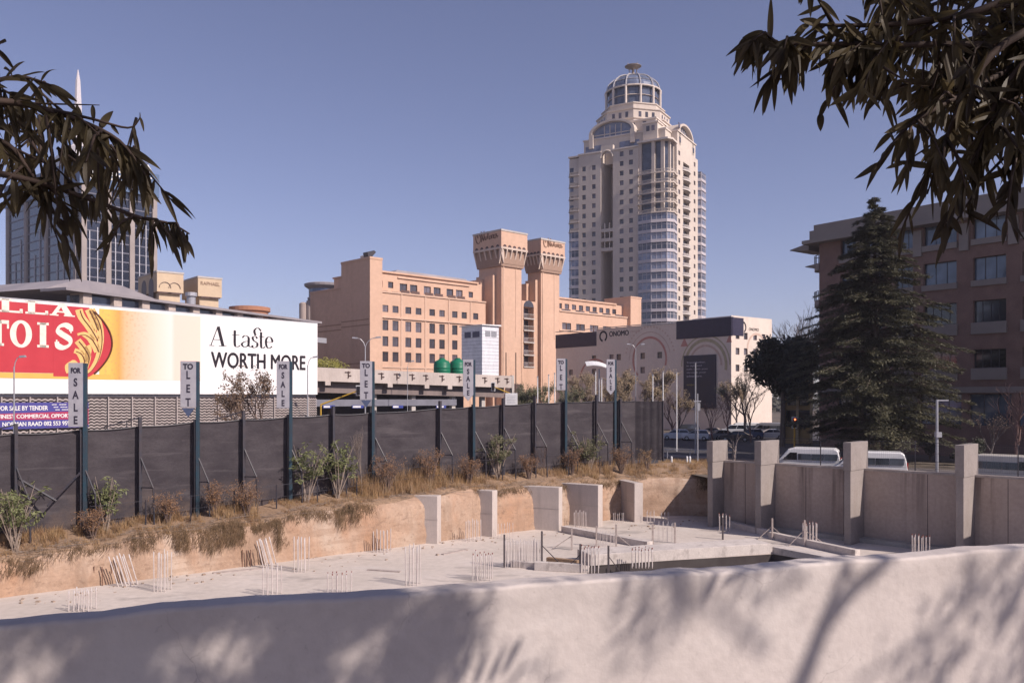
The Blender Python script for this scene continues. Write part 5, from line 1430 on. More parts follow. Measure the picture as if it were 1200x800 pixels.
# gold edge of the label with a bulging outline
xs = uB(104); r_h = (bz(.93)-bz(.24))/2; zc_ = (bz(.97)+bz(.19))/2
mb = MB(); pts = [(xs+(uB(131)-xs)*math.sin(PI*k/20)**.8, bz(.19)+(bz(.97)-bz(.19))*k/20) for k in range(21)]
mb.slab([(xs-3., bz(.19))]+pts+[(xs-3., bz(.97))], -.030, -.021); mb.build('label_edge', red, BB)
mb = MB(); mb.path([(p[0], -.04, p[1]) for p in pts[1:-1]], .09, n=4); mb.build('label_outline', orn_k, BB)
def orn(paths, a, b_, m, y, nm):
    mb = MB(); mxm = Matrix.Translation((xs-2.2, y, bz(.2)))
    nib([[(x*.52+.9, z*.74) for x, z in p] for p in paths], a, b_, .5, .008, mxm, mb); mb.build(nm, m, BB)
P1 = [[(.2, .3), (1.6, .2), (3.0, 1.0), (4.1, 2.6), (4.5, 4.6), (4.1, 6.4), (2.9, 8.0)], [(4.0, 3.0), (2.9, 4.4), (1.6, 5.0), (.6, 4.9)], [(3.8, 4.4), (2.6, 5.8), (1.3, 7.0), (.8, 7.9)],
      [(3.9, 5.6), (3.2, 6.8), (2.4, 8.0)], [(1.2, .8), (1.5, 1.9), (1.0, 2.7), (.1, 3.0)], [(1.9, .9), (2.3, 2.3), (1.5, 3.4), (.6, 4.2)], [(2.1, 1.6), (2.4, 3.0), (2.1, 3.6)], [(-.6, .4), (-.9, 1.2), (-.3, 1.6), (.5, 1.0)]]
orn(P1, .20, .46, gold_d, -.045, 'gold_ornament')
orn([[(x+.22, z-.10) for x, z in p] for p in P1[:6]], .03, .07, orn_k, -.058, 'ornament_lines')
cream_l = mat('billboard_cream', (.84, .78, .68), .5)
# TOIS with slab-like wedges; LLA cut by the top edge
def serif_text(word, x0, x1, z0, z1, nm, cut=None):
    n = len(word); w = (x1-x0)/n; h = z1-z0; mb = MB(); y = -.034
    for i, ch in enumerate(word):
        a = x0+w*i; st = w*.27; sh = h*.15
        def bx(p, q, r, s): mb.box(a+p*w, a+q*w, y-i*.0004, y+.009, z0+r*h, z0+s*h)
        if ch == 'T': bx(.36, .62, .0, 1); bx(.04, .94, .86, 1.0); bx(.26, .72, 0, .10); bx(.04, .13, .68, .87); bx(.85, .94, .68, .87)
        if ch == 'I': bx(.34, .64, 0, 1); bx(.22, .76, 0, .10); bx(.22, .76, .9, 1)
        if ch == 'L': bx(.12, .40, 0, 1); bx(.02, .52, .9, 1); bx(.02, .9, 0, .15); bx(.8, .92, 0, .32)
        if ch == 'O':
            K = 28; o_ = [(a+w*.48+w*.50*math.cos(2*PI*k/K), z0+h*.5+h*.54*math.sin(2*PI*k/K)) for k in range(K)]; i_ = [(a+w*.48+w*.22*math.cos(2*PI*k/K), z0+h*.5+h*.42*math.sin(2*PI*k/K)) for k in range(K)]
            for k in range(K): mb.add([(o_[k][0], y, o_[k][1]), (o_[(k+1) % K][0], y, o_[(k+1) % K][1]), (i_[(k+1) % K][0], y, i_[(k+1) % K][1]), (i_[k][0], y, i_[k][1])], [(0, 1, 2, 3)])
        if ch == 'S':
            pt = [(.84, .72), (.80, .86), (.55, .955), (.28, .88), (.20, .73), (.34, .60), (.55, .50), (.76, .38), (.80, .22), (.66, .09), (.42, .03), (.20, .10), (.14, .26)]
            nib([[(a+p*w, z0+q*h) for p, q in pt]], w*.13, w*.17, PI*.30, .008, Matrix.Translation((0, y, 0)), mb); bx(.80, .86, .64, .93); bx(.10, .17, .07, .34)
        if ch == 'A':
            mb.slab([(a+w*.02, z0), (a+w*.20, z0), (a+w*.56, z0+h), (a+w*.40, z0+h)], y, y+.008); mb.slab([(a+w*.64, z0), (a+w*.96, z0), (a+w*.60, z0+h), (a+w*.36, z0+h)], y-.001, y+.007); bx(.3, .7, .26, .38); bx(-.02, .34, 0, .1); bx(.56, 1.02, 0, .1)
    return mb.build(nm, cream_l, BB)
serif_text('TOIS', uB(-15), uB(87), bz(.50), bz(.77), 'brand_lettering')
serif_text('LLA', uB(-2), uB(87), bz(.855), bz(.995), 'brand_lettering')
# slogan
def embolden(o, k):
    me = o.data; vs = [v.co.copy() for v in me.vertices]; fs = [tuple(p.vertices) for p in me.polygons]; V = []; F = []
    for i, (dx, dy) in enumerate(((-k, 0), (k, 0), (0, k*.6), (0, -k*.6))):
        F += [tuple(a+len(V) for a in f) for f in fs]; V += [(v.x+dx, v.y+dy, v.z+i*.0009) for v in vs]
    m2 = bpy.data.meshes.new(me.name); m2.from_pydata(V, [], F); m2.materials.append(me.materials[0]); o.data = m2
T0, T1 = uB(247), uB(315); zz0, zz1 = bz(.615), bz(.86)
def P_(x, z): return (T0+(T1-T0)*x, zz0+(zz1-zz0)*z)
xh = .62
tas = [[P_(0, 0), P_(.115, 1)], [P_(.035, .32), P_(.16, .32)], [P_(-.03, 0), P_(.06, 0)], [P_(.13, 0), P_(.26, 0)]]
thick = [[P_(.12, 1.), P_(.20, 0)]]
let = [[P_(.40, .86), P_(.40, .12), P_(.44, 0), P_(.49, .08)], [P_(.35, .62), P_(.48, .62)],
       [P_(.53, .5), P_(.57, .62), P_(.62, .58), P_(.64, .45), P_(.64, .1), P_(.69, .02)], [P_(.64, .34), P_(.56, .28), P_(.52, .14), P_(.56, .01), P_(.61, .06), P_(.64, .16)],
       [P_(.79, .5), P_(.76, .61), P_(.71, .55), P_(.73, .38), P_(.79, .25), P_(.78, .06), P_(.72, .0), P_(.70, .12)],
       [P_(.86, .86), P_(.86, .12), P_(.89, 0), P_(.93, .08)], [P_(.82, .62), P_(.92, .62)], [P_(.76, .66), P_(.74, .92), P_(.80, 1.08), P_(.86, .92)],
       [P_(.95, .33), P_(1.06, .36), P_(1.04, .58), P_(.99, .62), P_(.95, .45), P_(.955, .15), P_(1.0, 0), P_(1.06, .12)]]
mb = MB(); nib(tas, .05, .05, 0, .008, Matrix.Translation((0, -.02, 0)), mb); nib(thick, .24, .10, 0, .008, Matrix.Translation((0, -.021, 0)), mb); nib(let, .05, .22, 0, .008, Matrix.Translation((0, -.02, 0)), mb)
mb.build('slogan_first_line', M['black'], BB)
o = text_mesh('WORTH MORE', 2.6, 'slogan_second_line', M['black'], BB, ((uB(247)+uB(358))/2, -.02, bz(.455)), sx=1, offset=0, extrude=.004)
embolden(o, .075); bpy.context.view_layer.update()
bbx = [v.co.x for v in o.data.vertices]; bbz = [v.co.y for v in o.data.vertices]; wx_ = max(bbx)-min(bbx); hx_ = max(bbz)-min(bbz)
o.scale = ((uB(358)-uB(247))/wx_, (bz(.54)-bz(.335))/hx_, 1)
o.location.x = uB(247)-min(bbx)*o.scale[0]; o.location.z = bz(.335)-min(bbz)*o.scale[1]
# block wall with wavy screen bricks
scr, nt, b = _new('wavy_screen_blocks'); Lk = nt.links.new
tc = N(nt, 'ShaderNodeTexCoord'); mp = N(nt, 'ShaderNodeMapping'); Lk(tc.outputs['Object'], mp.inputs[0])
b.inputs['Base Color'].default_value = (.34, .29, .28, 1); b.inputs['Roughness'].default_value = .9
BW = thing('screen_wall', 'wall of wavy openwork blocks carrying the billboard', 'wall', (bA.x, bA.y, 0), rzB)
mb = MB(); mb.box(x_st, x_end, .30, .5, 0, zb0-.26); mb.build('backing', mat('screen_backing', (.055, .045, .05), .95), BW)
blk = mat('screen_block', (.40, .35, .33), .9, c2=(.32, .27, .26), scale=2, fine=.1)
mb = MB(); x = x_st; z0_ = zat(500, 80)
while x < x_end-.2:
    mb.box(x, x+.12, .0, .29, 0, zb0-.27)
    z = zb0-.45; xe_ = min(x+2.15, x_end)
    while z > 1.2:
        K = 14; 
        for k in range(K):
            a0 = x+.14+(xe_-x-.16)*k/K; a1 = x+.14+(xe_-x-.16)*(k+1)/K; s0 = .055*math.sin(k*PI/1.75); s1 = .055*math.sin((k+1)*PI/1.75)
            mb.add([(a0, .08, z+s0), (a1, .08, z+s1), (a1, .08, z+s1-.15), (a0, .08, z+s0-.15)], [(3, 2, 1, 0)])
        z -= .27
    x += 2.2
mb.build('wavy_blocks', blk, BW)
# tender banner on it
TB = thing('tender_banner', 'blue and red FOR SALE BY TENDER banner fixed to the screen wall', 'banner', (bA.x, bA.y, 0), rzB)
bx0, bx1 = uB(-40), uB(103); tz0, tz1 = zb0-2.95, zb0-.75
def tz(t): return tz0+(tz1-tz0)*t
mb = MB(); mb.box(bx0, bx1, -.12, -.06, tz0, tz1); mb.build('banner_sheet', mat('banner_blue', (.06, .07, .28), .5, c2=(.08, .06, .24), scale=1), TB)
mb = MB(); mb.slab([(bx0, tz(.36)), (bx1, tz(.32)), (bx1, tz(.66)), (bx0, tz(.56))], -.127, -.121); mb.slab([(uB(88), tz(.6)), (bx1, tz(.1)), (bx1, tz(.75))], -.13, -.1275); mb.build('banner_red', mat('banner_red_band', (.42, .05, .12), .5), TB)
def fit(txt, xa_, xb_, za_, zb_, m=M['white'], par=TB, y=-.135, nm='lettering', bold=.035):
    o = text_mesh(txt, 1., nm, m, par, (0, y, 0), offset=0, extrude=.003); embolden(o, bold); bx_ = [v.co.x for v in o.data.vertices]; bz_ = [v.co.y for v in o.data.vertices]
    sx_ = (xb_-xa_)/(max(bx_)-min(bx_)); sz_ = (zb_-za_)/(max(bz_)-min(bz_)); o.scale = (sx_, sz_, 1); o.location = (xa_-min(bx_)*sx_, y, za_-min(bz_)*sz_); return o
fit('FOR SALE BY TENDER', uB(-3), uB(55.5), tz(.70), tz(.88)); fit("AFRICA'S FINEST COMMERCIAL OPPORTUNITY", uB(-32), uB(99), tz(.40), tz(.56)); fit('NORMAN RAAD 082 553 9597', uB(2), uB(84), tz(.10), tz(.27))
for k in range(3): fit(('PRIME LAND', 'Sandton Road', 'In Liquidation')[k] if False else '-- --- ---- --', uB(60+k*2), uB(99), tz(.90-.1*k), tz(.93-.1*k))

# ================================================================== parking deck
pf0 = Vector(((378-600)/1000*98, 98)); pf1 = Vector(((602-600)/1000*118, 118)); dP = pf1-pf0
pkf = Fr(pf0.x, pf0.y, math.atan2(dP.y, dP.x)); LP_ = dP.length
PK = thing('parking_deck', 'raised concrete parking deck with bolted parapet and dark bays beneath', 'parking deck', (pf0.x, pf0.y, 0), pkf.rz)
ta, tb_ = zat(430.5, 98), zat(440.5, 118); ba_, bb_ = zat(446.5, 98), zat(454.5, 118)
mb = MB(); x0_ = -6
def lin(a, b_, x): return a+(b_-a)*x/LP_
mb.slab([(x0_, lin(ba_, bb_, x0_)), (LP_, bb_), (LP_, tb_), (x0_, lin(ta, tb_, x0_))], 0, .25); mb.build('parapet', M['parkade'], PK)
mb = MB(); mb.slab([(x0_, lin(ba_, bb_, x0_)+.05), (LP_, bb_+.05), (LP_, bb_+.4), (x0_, lin(ba_, bb_, x0_)+.4)], .26, 22); mb.build('deck', M['concrete'], PK)
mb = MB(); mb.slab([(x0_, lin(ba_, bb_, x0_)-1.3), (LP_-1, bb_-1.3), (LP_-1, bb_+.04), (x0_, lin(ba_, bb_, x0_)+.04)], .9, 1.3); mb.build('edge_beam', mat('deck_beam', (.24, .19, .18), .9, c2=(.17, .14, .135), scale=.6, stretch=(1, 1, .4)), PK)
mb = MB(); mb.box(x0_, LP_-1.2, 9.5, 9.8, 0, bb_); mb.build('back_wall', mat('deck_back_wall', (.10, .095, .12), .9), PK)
mb = MB(); mb.box(x0_, LP_-9, 1.35, 1.4, zat(476, 100), zat(468, 100)); mb.build('shutter_band', mat('shutter_band', (.20, .20, .24), .6, scale=1), PK)
for px in (447, 493, 540, 575): x = pkf.ux(px); mb = MB(); mb.box(x-.3, x+.3, 1.5, 2.1, 0, lin(ba_, bb_, x)-.0); mb.build('column', M['concrete_pale'], PK)
for px in (384, 457, 500, 527): 
    x = pkf.ux(px); mb = MB(); z = lin(ba_, bb_, x); mb.box(x-.35, x+.35, -.08, .2, z-.45, z-.003); mb.build('corbel', M['parkade'], PK)
for px in (408, 447, 465, 483, 499, 518, 538, 568, 583, 594):
    x = pkf.ux(px); z = lin(ta, tb_, x); mb = MB(); mb.box(x-.05, x+.05, -.12, -.003, z-1.1, z-.3); mb.box(x-.45, x+.3, -.1, -.02, z-.45, z-.37); mb.box(x-.05, x+.4, -.11, -.02, z-.85, z-.77); mb.build('bracket', M['win_frame'], PK)
mb = MB(); mb.box(LP_-.35, LP_+.05, -.06, .4, 0, tb_+.1); mb.build('end_post', M['concrete_pale'], PK)
for px, lab in ((391, 1), (425, 2), (472, 3), (523, 4)):
    x = pkf.ux(px); mb = MB(); z = zat(477, pkf.w(x)[1]); mb.box(x-.7, x+.9, 1.2, 1.3, z-.12, z+.22); o = mb.build('hanging_sign', mat('blue_sign', (.05, .07, .3), .5), PK)
    w_ = MB(); w_.box(x-.62, x+(.2 if lab % 2 else .5), 1.18, 1.197, z-.05, z+.15); w_.build('sign_text_panel', M['white'], o)
# white shed
c = pkf.ux(565, 3); sf = Fr(*pkf.w(c, 3), R(44)); base = lin(ba_, bb_, c)+.4
zt1 = zat(381, sf.Y)-base; t = thing('white_shed', 'white clad shed with louvres standing on the parking deck', 'shed', (sf.X, sf.Y, base), sf.rz)
x1 = sf.ux(584.5); dp = abs(sf.vy(541, 0))
clad = mat('white_cladding', (.76, .76, .80), .55, scale=1)
mb = MB(); mb.box(0, x1, 0, dp, -.02, zt1); mb.build('shed_wall', clad, t)
mb = MB(); z = .3
while z < zt1-.3: mb.box(-.012, x1+.012, -.012, dp+.012, z, z+.035); z += .48
mb.build('cladding_joints', mat('cladding_joint', (.30, .30, .36), .7), t)
mb = MB(); mb.slab([(-.25, zt1), (x1+.25, zt1), (x1+.25, zt1+.22), (-.25, zt1+.12)], -.25, dp+.25); mb.build('roof', M['white'], t)
for (a_, b_) in ((.18, .48), (.54, .86)):
    mb = MB(); mb.box(x1*a_, x1*b_, -.03, -.013, zt1-1.5, zt1-.7)
    for k in range(5): mb.box(x1*a_, x1*b_, -.06, -.031, zt1-1.45+k*.16, zt1-1.39+k*.16)
    mb.build('louvre', M['galv'], t)
for (a_, b_) in ((.12, .46), (.54, .85)):
    mb = MB(); mb.box(-.03, -.013, dp*a_, dp*b_, zt1-1.6, zt1-.8); mb.build('louvre', mat('dark_louvre', (.12, .12, .17), .6), t)
# green tanks
tank = mat('green_tank', (.01, .17, .09), .45, c2=(.01, .13, .075), scale=1)
for px, lab in ((518, 'left green water tank on the parking deck'), (536.5, 'right green water tank, partly hidden by the white shed')):
    x = pkf.ux(px, 1.8); X_, Y_ = pkf.w(x, 1.8); s = Y_/1000; zt_ = zat(420.5, Y_); base = lin(ba_, bb_, x)+.4; r = 9.8*s
    t = thing('water_tank', lab, 'water tank', (X_, Y_, base), 0, 'green tanks on the deck'); h = zt_-base
    mb = MB(); pr = [(r, 0)]
    for k in range(6): pr += [(r, h*.12*k+.02), (r+.035, h*.12*k+.06), (r, h*.12*k+.10)]
    pr += [(r, h*.78), (r*.85, h*.9), (r*.4, h*.97), (r*.38, h)]; mb.lathe(pr+[(0, h)], 22); mb.build('tank_body', tank, t, smooth=True)
    mb = MB(); mb.lathe([(r*.3, h), (r*.3, h+.12), (0, h+.16)], 12); mb.build('lid', tank, t)

# ================================================================== mural hotel (cream) at centre right
of = Fr(10.2, 185.0, math.atan2(-.777, .63)); UO = of.ux(857); 
ocream = add_layer(mat('mural_building_render', (.70, .60, .52), .85, c2=(.64, .54, .47), scale=.12, fine=.04), (.46, .38, .33), .3, .55, .75, (1, 1, .2), .4)
navy = mat('dark_parapet_panel', (.035, .03, .06), .5, scale=1)
OM = thing('mural_building', 'cream building with ring murals, dark parapet panels and a tall dark poster', 'building', (of.X, of.Y, 0), of.rz)
def oz(py, px): return zat(py, of.w(of.ux(px))[1])
zt_o = 6.1+13.75
row = lambda y0_, h: [(of.ux(p)-.55, of.ux(p)+.55, y0_, y0_+h) for p in (669, 696, 716.5, 725, 744, 753, 773, 782)]
zr = [oz(403, 716)-.55, oz(419, 716)-.55, oz(435, 716)-.55]
hol = []
for i, z in enumerate(zr):
    for j, p in enumerate(((716, 725, 744, 753, 773, 782), (696, 716.5, 725, 753, 773), (669, 753, 696, 820))[i]): u = of.ux(p); hol.append((u-.6, u+.6, z, z+1.2))
mb = MB(); mb.facade(-1, UO, 0, zt_o-2.9, hol, .25); mb.facade(of.ux(699), of.ux(793), zt_o-2.9, zt_o, [], .1); mb.box(-1, UO-.34, .4, 11.9, 0, zt_o-.9); mb.build('long_facade', ocream, OM)
winset(OM, hol, M['win_frame'], M['winglass'], .25, nx=1, fr=.1)
mb = MB(); mb.box(-1.1, of.ux(699)-.01, -.05, .3, zt_o-3.2, zt_o-.25); mb.box(of.ux(793), UO+.05, -.12, .3, zt_o-3.0, zt_o+.3); mb.box(UO-.2, UO+.05, -.1, 3.5, zt_o-2.9, zt_o+.28); mb.build('dark_panels', navy, OM)
mb = MB(); mb.box(-1.1, UO+.1, -.15, .6, zt_o-.22 if False else zt_o+.32, zt_o+.42) ; mb.box(of.ux(699), of.ux(793), -.1, .4, zt_o+.003, zt_o+.15); mb.build('coping', M['galv'], OM)
VR = 12.2
# right end
Mo = Matrix(((0, -1, 0, UO), (1, 0, 0, 0), (0, 0, 1, 0), (0, 0, 0, 1)))
hr = [(y-.55, y+.55, z, z+1.2) for y in (1.8, 4.2, 7.0, 9.6) for z in (zr[0]+.1, zr[1]+.1, zr[2]-.1)]
mb = MB(); mb.facade(0, VR, 0, zt_o+.6, hr, .25, M=Mo); mb.box(UO-9, UO-.3, .5, VR, zt_o-1, zt_o+.59); mb.quad((UO, VR, 0), (UO-10, VR, 0), (UO-10, VR, zt_o+.6), (UO, VR, zt_o+.6)); mb.quad((UO, 3.4, zt_o-3), (UO, 3.4, zt_o+.6), (UO-4, 3.4, zt_o+.6), (UO-4, 3.4, zt_o-3)); mb.build('end_facade', ocream, OM)
w0 = win_mesh('window', 1.1, 1.2, M['win_frame'], M['winglass'], 1, 1, .1, parent=OM, loc=(UO-.2, hr[0][0], hr[0][2]), rz=PI/2)
for h in hr[1:]: copy_win(w0, OM, (UO-.2, h[0], h[2]))
def ring(cx_, cz_, r0_, r1_, a0, a1, m, nm, y=-.02, Mx=None, K=40):
    mb = MB()
    for k in range(K):
        p = a0+(a1-a0)*k/K; q = a0+(a1-a0)*(k+1)/K
        mb.add([(cx_+r*math.cos(a), y, cz_+r*math.sin(a)) for r, a in ((r0_, p), (r1_, p), (r1_, q), (r0_, q))], [(0, 1, 2, 3)], 0, Mx)
    return mb.build(nm, m, OM)
mred = mat('mural_red', (.50, .21, .18), .85, c2=(.52, .32, .26), scale=1.5, contrast=(.3, .8)); mol = mat('mural_olive', (.48, .41, .27), .85, scale=1); mpk = mat('mural_pink', (.60, .44, .36), .85, scale=1)
cr_ = of.ux(761); ring(cr_, oz(421, 761), 4.0, 4.45, -.3, PI*1.25, mred, 'mural_ring'); ring(cr_, oz(421, 761), 5.2, 5.35, .2, PI*1.0, mpk, 'mural_ring')
for k in range(22):
    a = .25+(PI-.5)*k/21; mb = MB(); r = 6.3; x_, z_ = cr_+r*math.cos(a), oz(421, 761)+r*math.sin(a); mb.add([(x_-.16, -.02, z_-.16), (x_+.16, -.02, z_-.16), (x_+.16, -.02, z_+.16), (x_-.16, -.02, z_+.16)], [(0, 1, 2, 3)])
    if k == 0: mk = mb.build('mural_mark', mpk, OM); mk0 = (x_, z_)
    else: copy_part(mk, OM, (x_-mk0[0], 0, z_-mk0[1]))
cc_ = UO-5.7; zc2 = oz(428, 833)
ring(cc_, zc2, 4.3, 4.9, -.2, PI, mol, 'mural_ring'); ring(cc_, zc2, 5.3, 5.55, 0, PI, mol, 'mural_ring', y=-.021); ring(cc_, zc2, 3.4, 3.8, 0, PI, mpk, 'mural_ring', y=-.022)
ring(of.ux(697), oz(446, 697), 4.2, 4.6, .3, PI*.95, mred, 'mural_ring')
mb = MB(); x_ = of.ux(802); z_ = oz(402, 802); mb.slab([(x_-.9, z_-.6), (x_+.9, z_-.6), (x_, z_+1.)], -.03, -.004); x_ = of.ux(856); z_ = oz(397, 856); mb.slab([(x_-.9, z_-.6), (x_+.3, z_-.6), (x_-.1, z_+1.)], -.03, -.004); mb.build('mural_triangles', mred, OM)
ring(7.5, zr[1]+1.2, 2.6, 3.0, -.3, PI, mpk, 'mural_ring', y=-.02, Mx=Mo)
fit('ONOMO', of.ux(714), of.ux(737), zt_o-1.55, zt_o-.45, M['black'], OM, -.03, 'lettering'); fit('HOTELS', of.ux(739), of.ux(750), zt_o-1.0, zt_o-.7, mpk, OM, -.03, 'lettering')
ring(of.ux(707), zt_o-1.35, .75, 1.15, -PI*.35, PI*1.45, M['black'], 'ring_emblem', y=-.03)
ring(3.3, zt_o-1.3, .75, 1.05, -PI*.35, PI*1.45, M['black'], 'ring_emblem', y=-.03, Mx=Mo)
o = text_mesh('ONOMO', .75, 'lettering', M['black'], OM, (UO+.03, 6.6, zt_o-1.6), (PI/2, 0, PI/2), sx=1.0)
# tall dark poster
PO = thing('tall_poster', 'tall near-black poster with small pale lines of writing on the mural building', 'poster', (of.X, of.Y, 0), of.rz)
xa_, xb_ = of.ux(802), of.ux(839.5); zp0, zp1 = oz(478, 820), oz(416, 820)
mb = MB(); mb.box(xa_, xb_, -.25, -.05, zp0, zp1); mb.build('poster_sheet', mat('poster_black', (.035, .03, .045), .4, c2=(.03, .035, .06), scale=.3), PO)
pale = mat('poster_text', (.36, .34, .40), .6); yel = mat('poster_yellow', (.26, .22, .08), .6)
wpz = xb_-xa_
for i, (txt, e_) in enumerate((('Travel further,', .60), ('in style and', .48), ('safe with you', .66), ('through your', .62), ('adventure.', .50))):
    z_ = zp1-1.1-.62*i*1.0; fit(txt, xa_+wpz*.1, xa_+wpz*(.1+e_), z_-.4, z_-.02, pale, PO, -.27, 'poster_line')
fit('enjoy', xa_+wpz*.1, xa_+wpz*.42, zp1-5.6, zp1-5.2, yel, PO, -.27, 'poster_line')
mb = MB(); mb.box(xa_+wpz*.1, xa_+wpz*.45, -.262, -.252, zp1-10., zp1-9.6); mb.build('poster_stripe', pale, PO)

# ================================================================== brown brick office block on the right
gf = Fr(36, 100, math.atan2(-.8, .6))
rbr = mat('brown_brick', (.215, .135, .112), .9, c2=(.17, .105, .088), scale=.8, fine=.15)
brk_nt = rbr.node_tree
slabm = mat('office_fascia', (.26, .225, .205), .85, c2=(.22, .19, .175), scale=.3)
ogl = glass('office_glass', (.10, .14, .20), .06, c2=(.05, .07, .10), scale=.4); ogl_d = glass('office_glass_dark', (.03, .035, .045), .08)
OB = thing('office_block', 'dark brown brick office block with long windows behind the cedar', 'office block', (36, 100, 0), gf.rz)
UR_ = 46.; zr_ = 26.2
def gz(py, px): return zat(py, gf.w(gf.ux(px))[1])
lv = [gz(499, 1160), gz(431, 1160), gz(377, 1160), gz(327, 1160), gz(278, 1160)]
hol = []; kinds = {}
XS = [(gf.ux(a_), gf.ux(b_)) for a_, b_ in ((985, 1004), (1014, 1034), (1048, 1070), (1082, 1121), (1140, 1179), (1198, 1240), (1262, 1310))]
for (a_, b_) in XS:
    hol.append((a_, b_, lv[4], lv[4]+2.1)); hol.append((a_, b_, lv[3], lv[3]+2.3)); hol.append((a_, b_, lv[2], lv[2]+2.2)); hol.append((a_, b_, lv[1], lv[1]+1.9))
    hol.append((a_-.4, b_+.5, lv[0], lv[0]+3.2))
mb = MB(); mb.facade(0, UR_, 0, zr_-1.8, hol, .45); mb.box(.02, UR_, 1.6, 22, 0, zr_-1.82); mb.build('brick_wall', rbr, OB)
winset(OB, [h for h in hol if h[2] < lv[0]+.1], M['steel_dark'], ogl, .45, nx=3, fr=.09, name='shopfront')
winset(OB, [h for h in hol if lv[0]+.1 < h[2] < lv[2]+.1], M['steel_dark'], ogl_d, .45, nx=4, fr=.08)
winset(OB, [h for h in hol if lv[2]+.1 < h[2]], M['steel_dark'], ogl, .45, nx=3, fr=.08)
mb = MB()
for h in hol: mb.quad((h[0], 1.55, h[2]), (h[1], 1.55, h[2]), (h[1], 1.55, h[3]), (h[0], 1.55, h[3]))
mb = MB()
for h in hol:
    if h[2] > lv[0]+.1: mb.box(h[0]-.1, h[1]+.1, -.22, -.003, h[2]-1.15 if h[2] < lv[3] else h[2]-.6, h[2]-.003)
mb.build('sill_bands', slabm, OB)
mb = MB(); mb.box(-.7, UR_, -.9, 23, zr_-1.8, zr_-.7); mb.box(-.4, UR_, -.5, 22.6, zr_-.7, zr_); mb.box(-1.4, UR_, -1.4, 23.5, zr_-2.2, zr_-1.805); mb.build('cornice', slabm, OB)
mb = MB()
for (a_, b_), (c_, d_) in zip(XS, XS[1:]): mb.box((b_+c_)/2-.45, (b_+c_)/2+.45, -.28, -.003, lv[4]-1, zr_-2.52)
mb.build('pilaster', slabm, OB)
mb = MB(); mb.box(-.05, UR_, -.3, -.003, lv[0]+3.3, lv[0]+3.9); mb.build('shop_fascia', slabm, OB)
bpf = [( -1.5*math.sin(PI*k/8), -.1+3.4*k/8) for k in range(9)]
for i, py in enumerate((308, 350, 392, 434)):
    z = zat(py, 101); mb = MB(); mb.prism([(p[0]-.02, p[1]) for p in reversed(bpf)], z-1.0, z-.2); o = mb.build('curved_balcony', slabm, OB)
    r_ = MB(); r_.path([(p[0]-.02, p[1], z+.8) for p in bpf], .05, n=4)
    for p in bpf: r_.tube((p[0]-.02, p[1], z-.2), (p[0]-.02, p[1], z+.8), .035, n=4)
    r_.build('railing', M['steel_dark'], o)
mb = MB(); mb.slab([(-2.2, zr_-4.6), (.0, zr_-4.9), (.0, zr_-4.3), (-2.2, zr_-4.5)], .5, 5); mb.slab([(-4.2, zr_-2.4), (-1.6, zr_-2.7), (-1.6, zr_-1.8), (-4.2, zr_-2.3)], .3, 5); mb.build('sun_shelf', slabm, OB)
# small lit gatehouse below the dark tree
v = wp(918, 480, 112); gh = thing('gatehouse', 'little ochre gatehouse with gabled front under the dark tree', 'gatehouse', (v.x, 112, 0), R(-20))
oc = mat('ochre_plaster', (.50, .36, .18), .85, scale=.5)
mb = MB(); mb.box(0, 3.6, 0, 3, 0, 8.6); mb.slab([(-.4, 8.6), (4.0, 8.6), (1.8, 9.9)], -.2, 3.2); mb.build('house_wall', oc, gh)
mb = MB(); 
for x in (.5, 2.0): mb.box(x, x+1.1, -.06, -.003, 5.0, 7.8)
mb.box(.3, 3.3, -.07, -.003, 2.2, 4.4); mb.build('openings', ogl_d, gh)
mb = MB(); 
for x in (-.1, 1.6, 3.3): mb.box(x, x+.3, -.35, -.08, 0, 8.5)
mb.build('pillars', mat('pale_pillar', (.62, .50, .32), .8), gh)
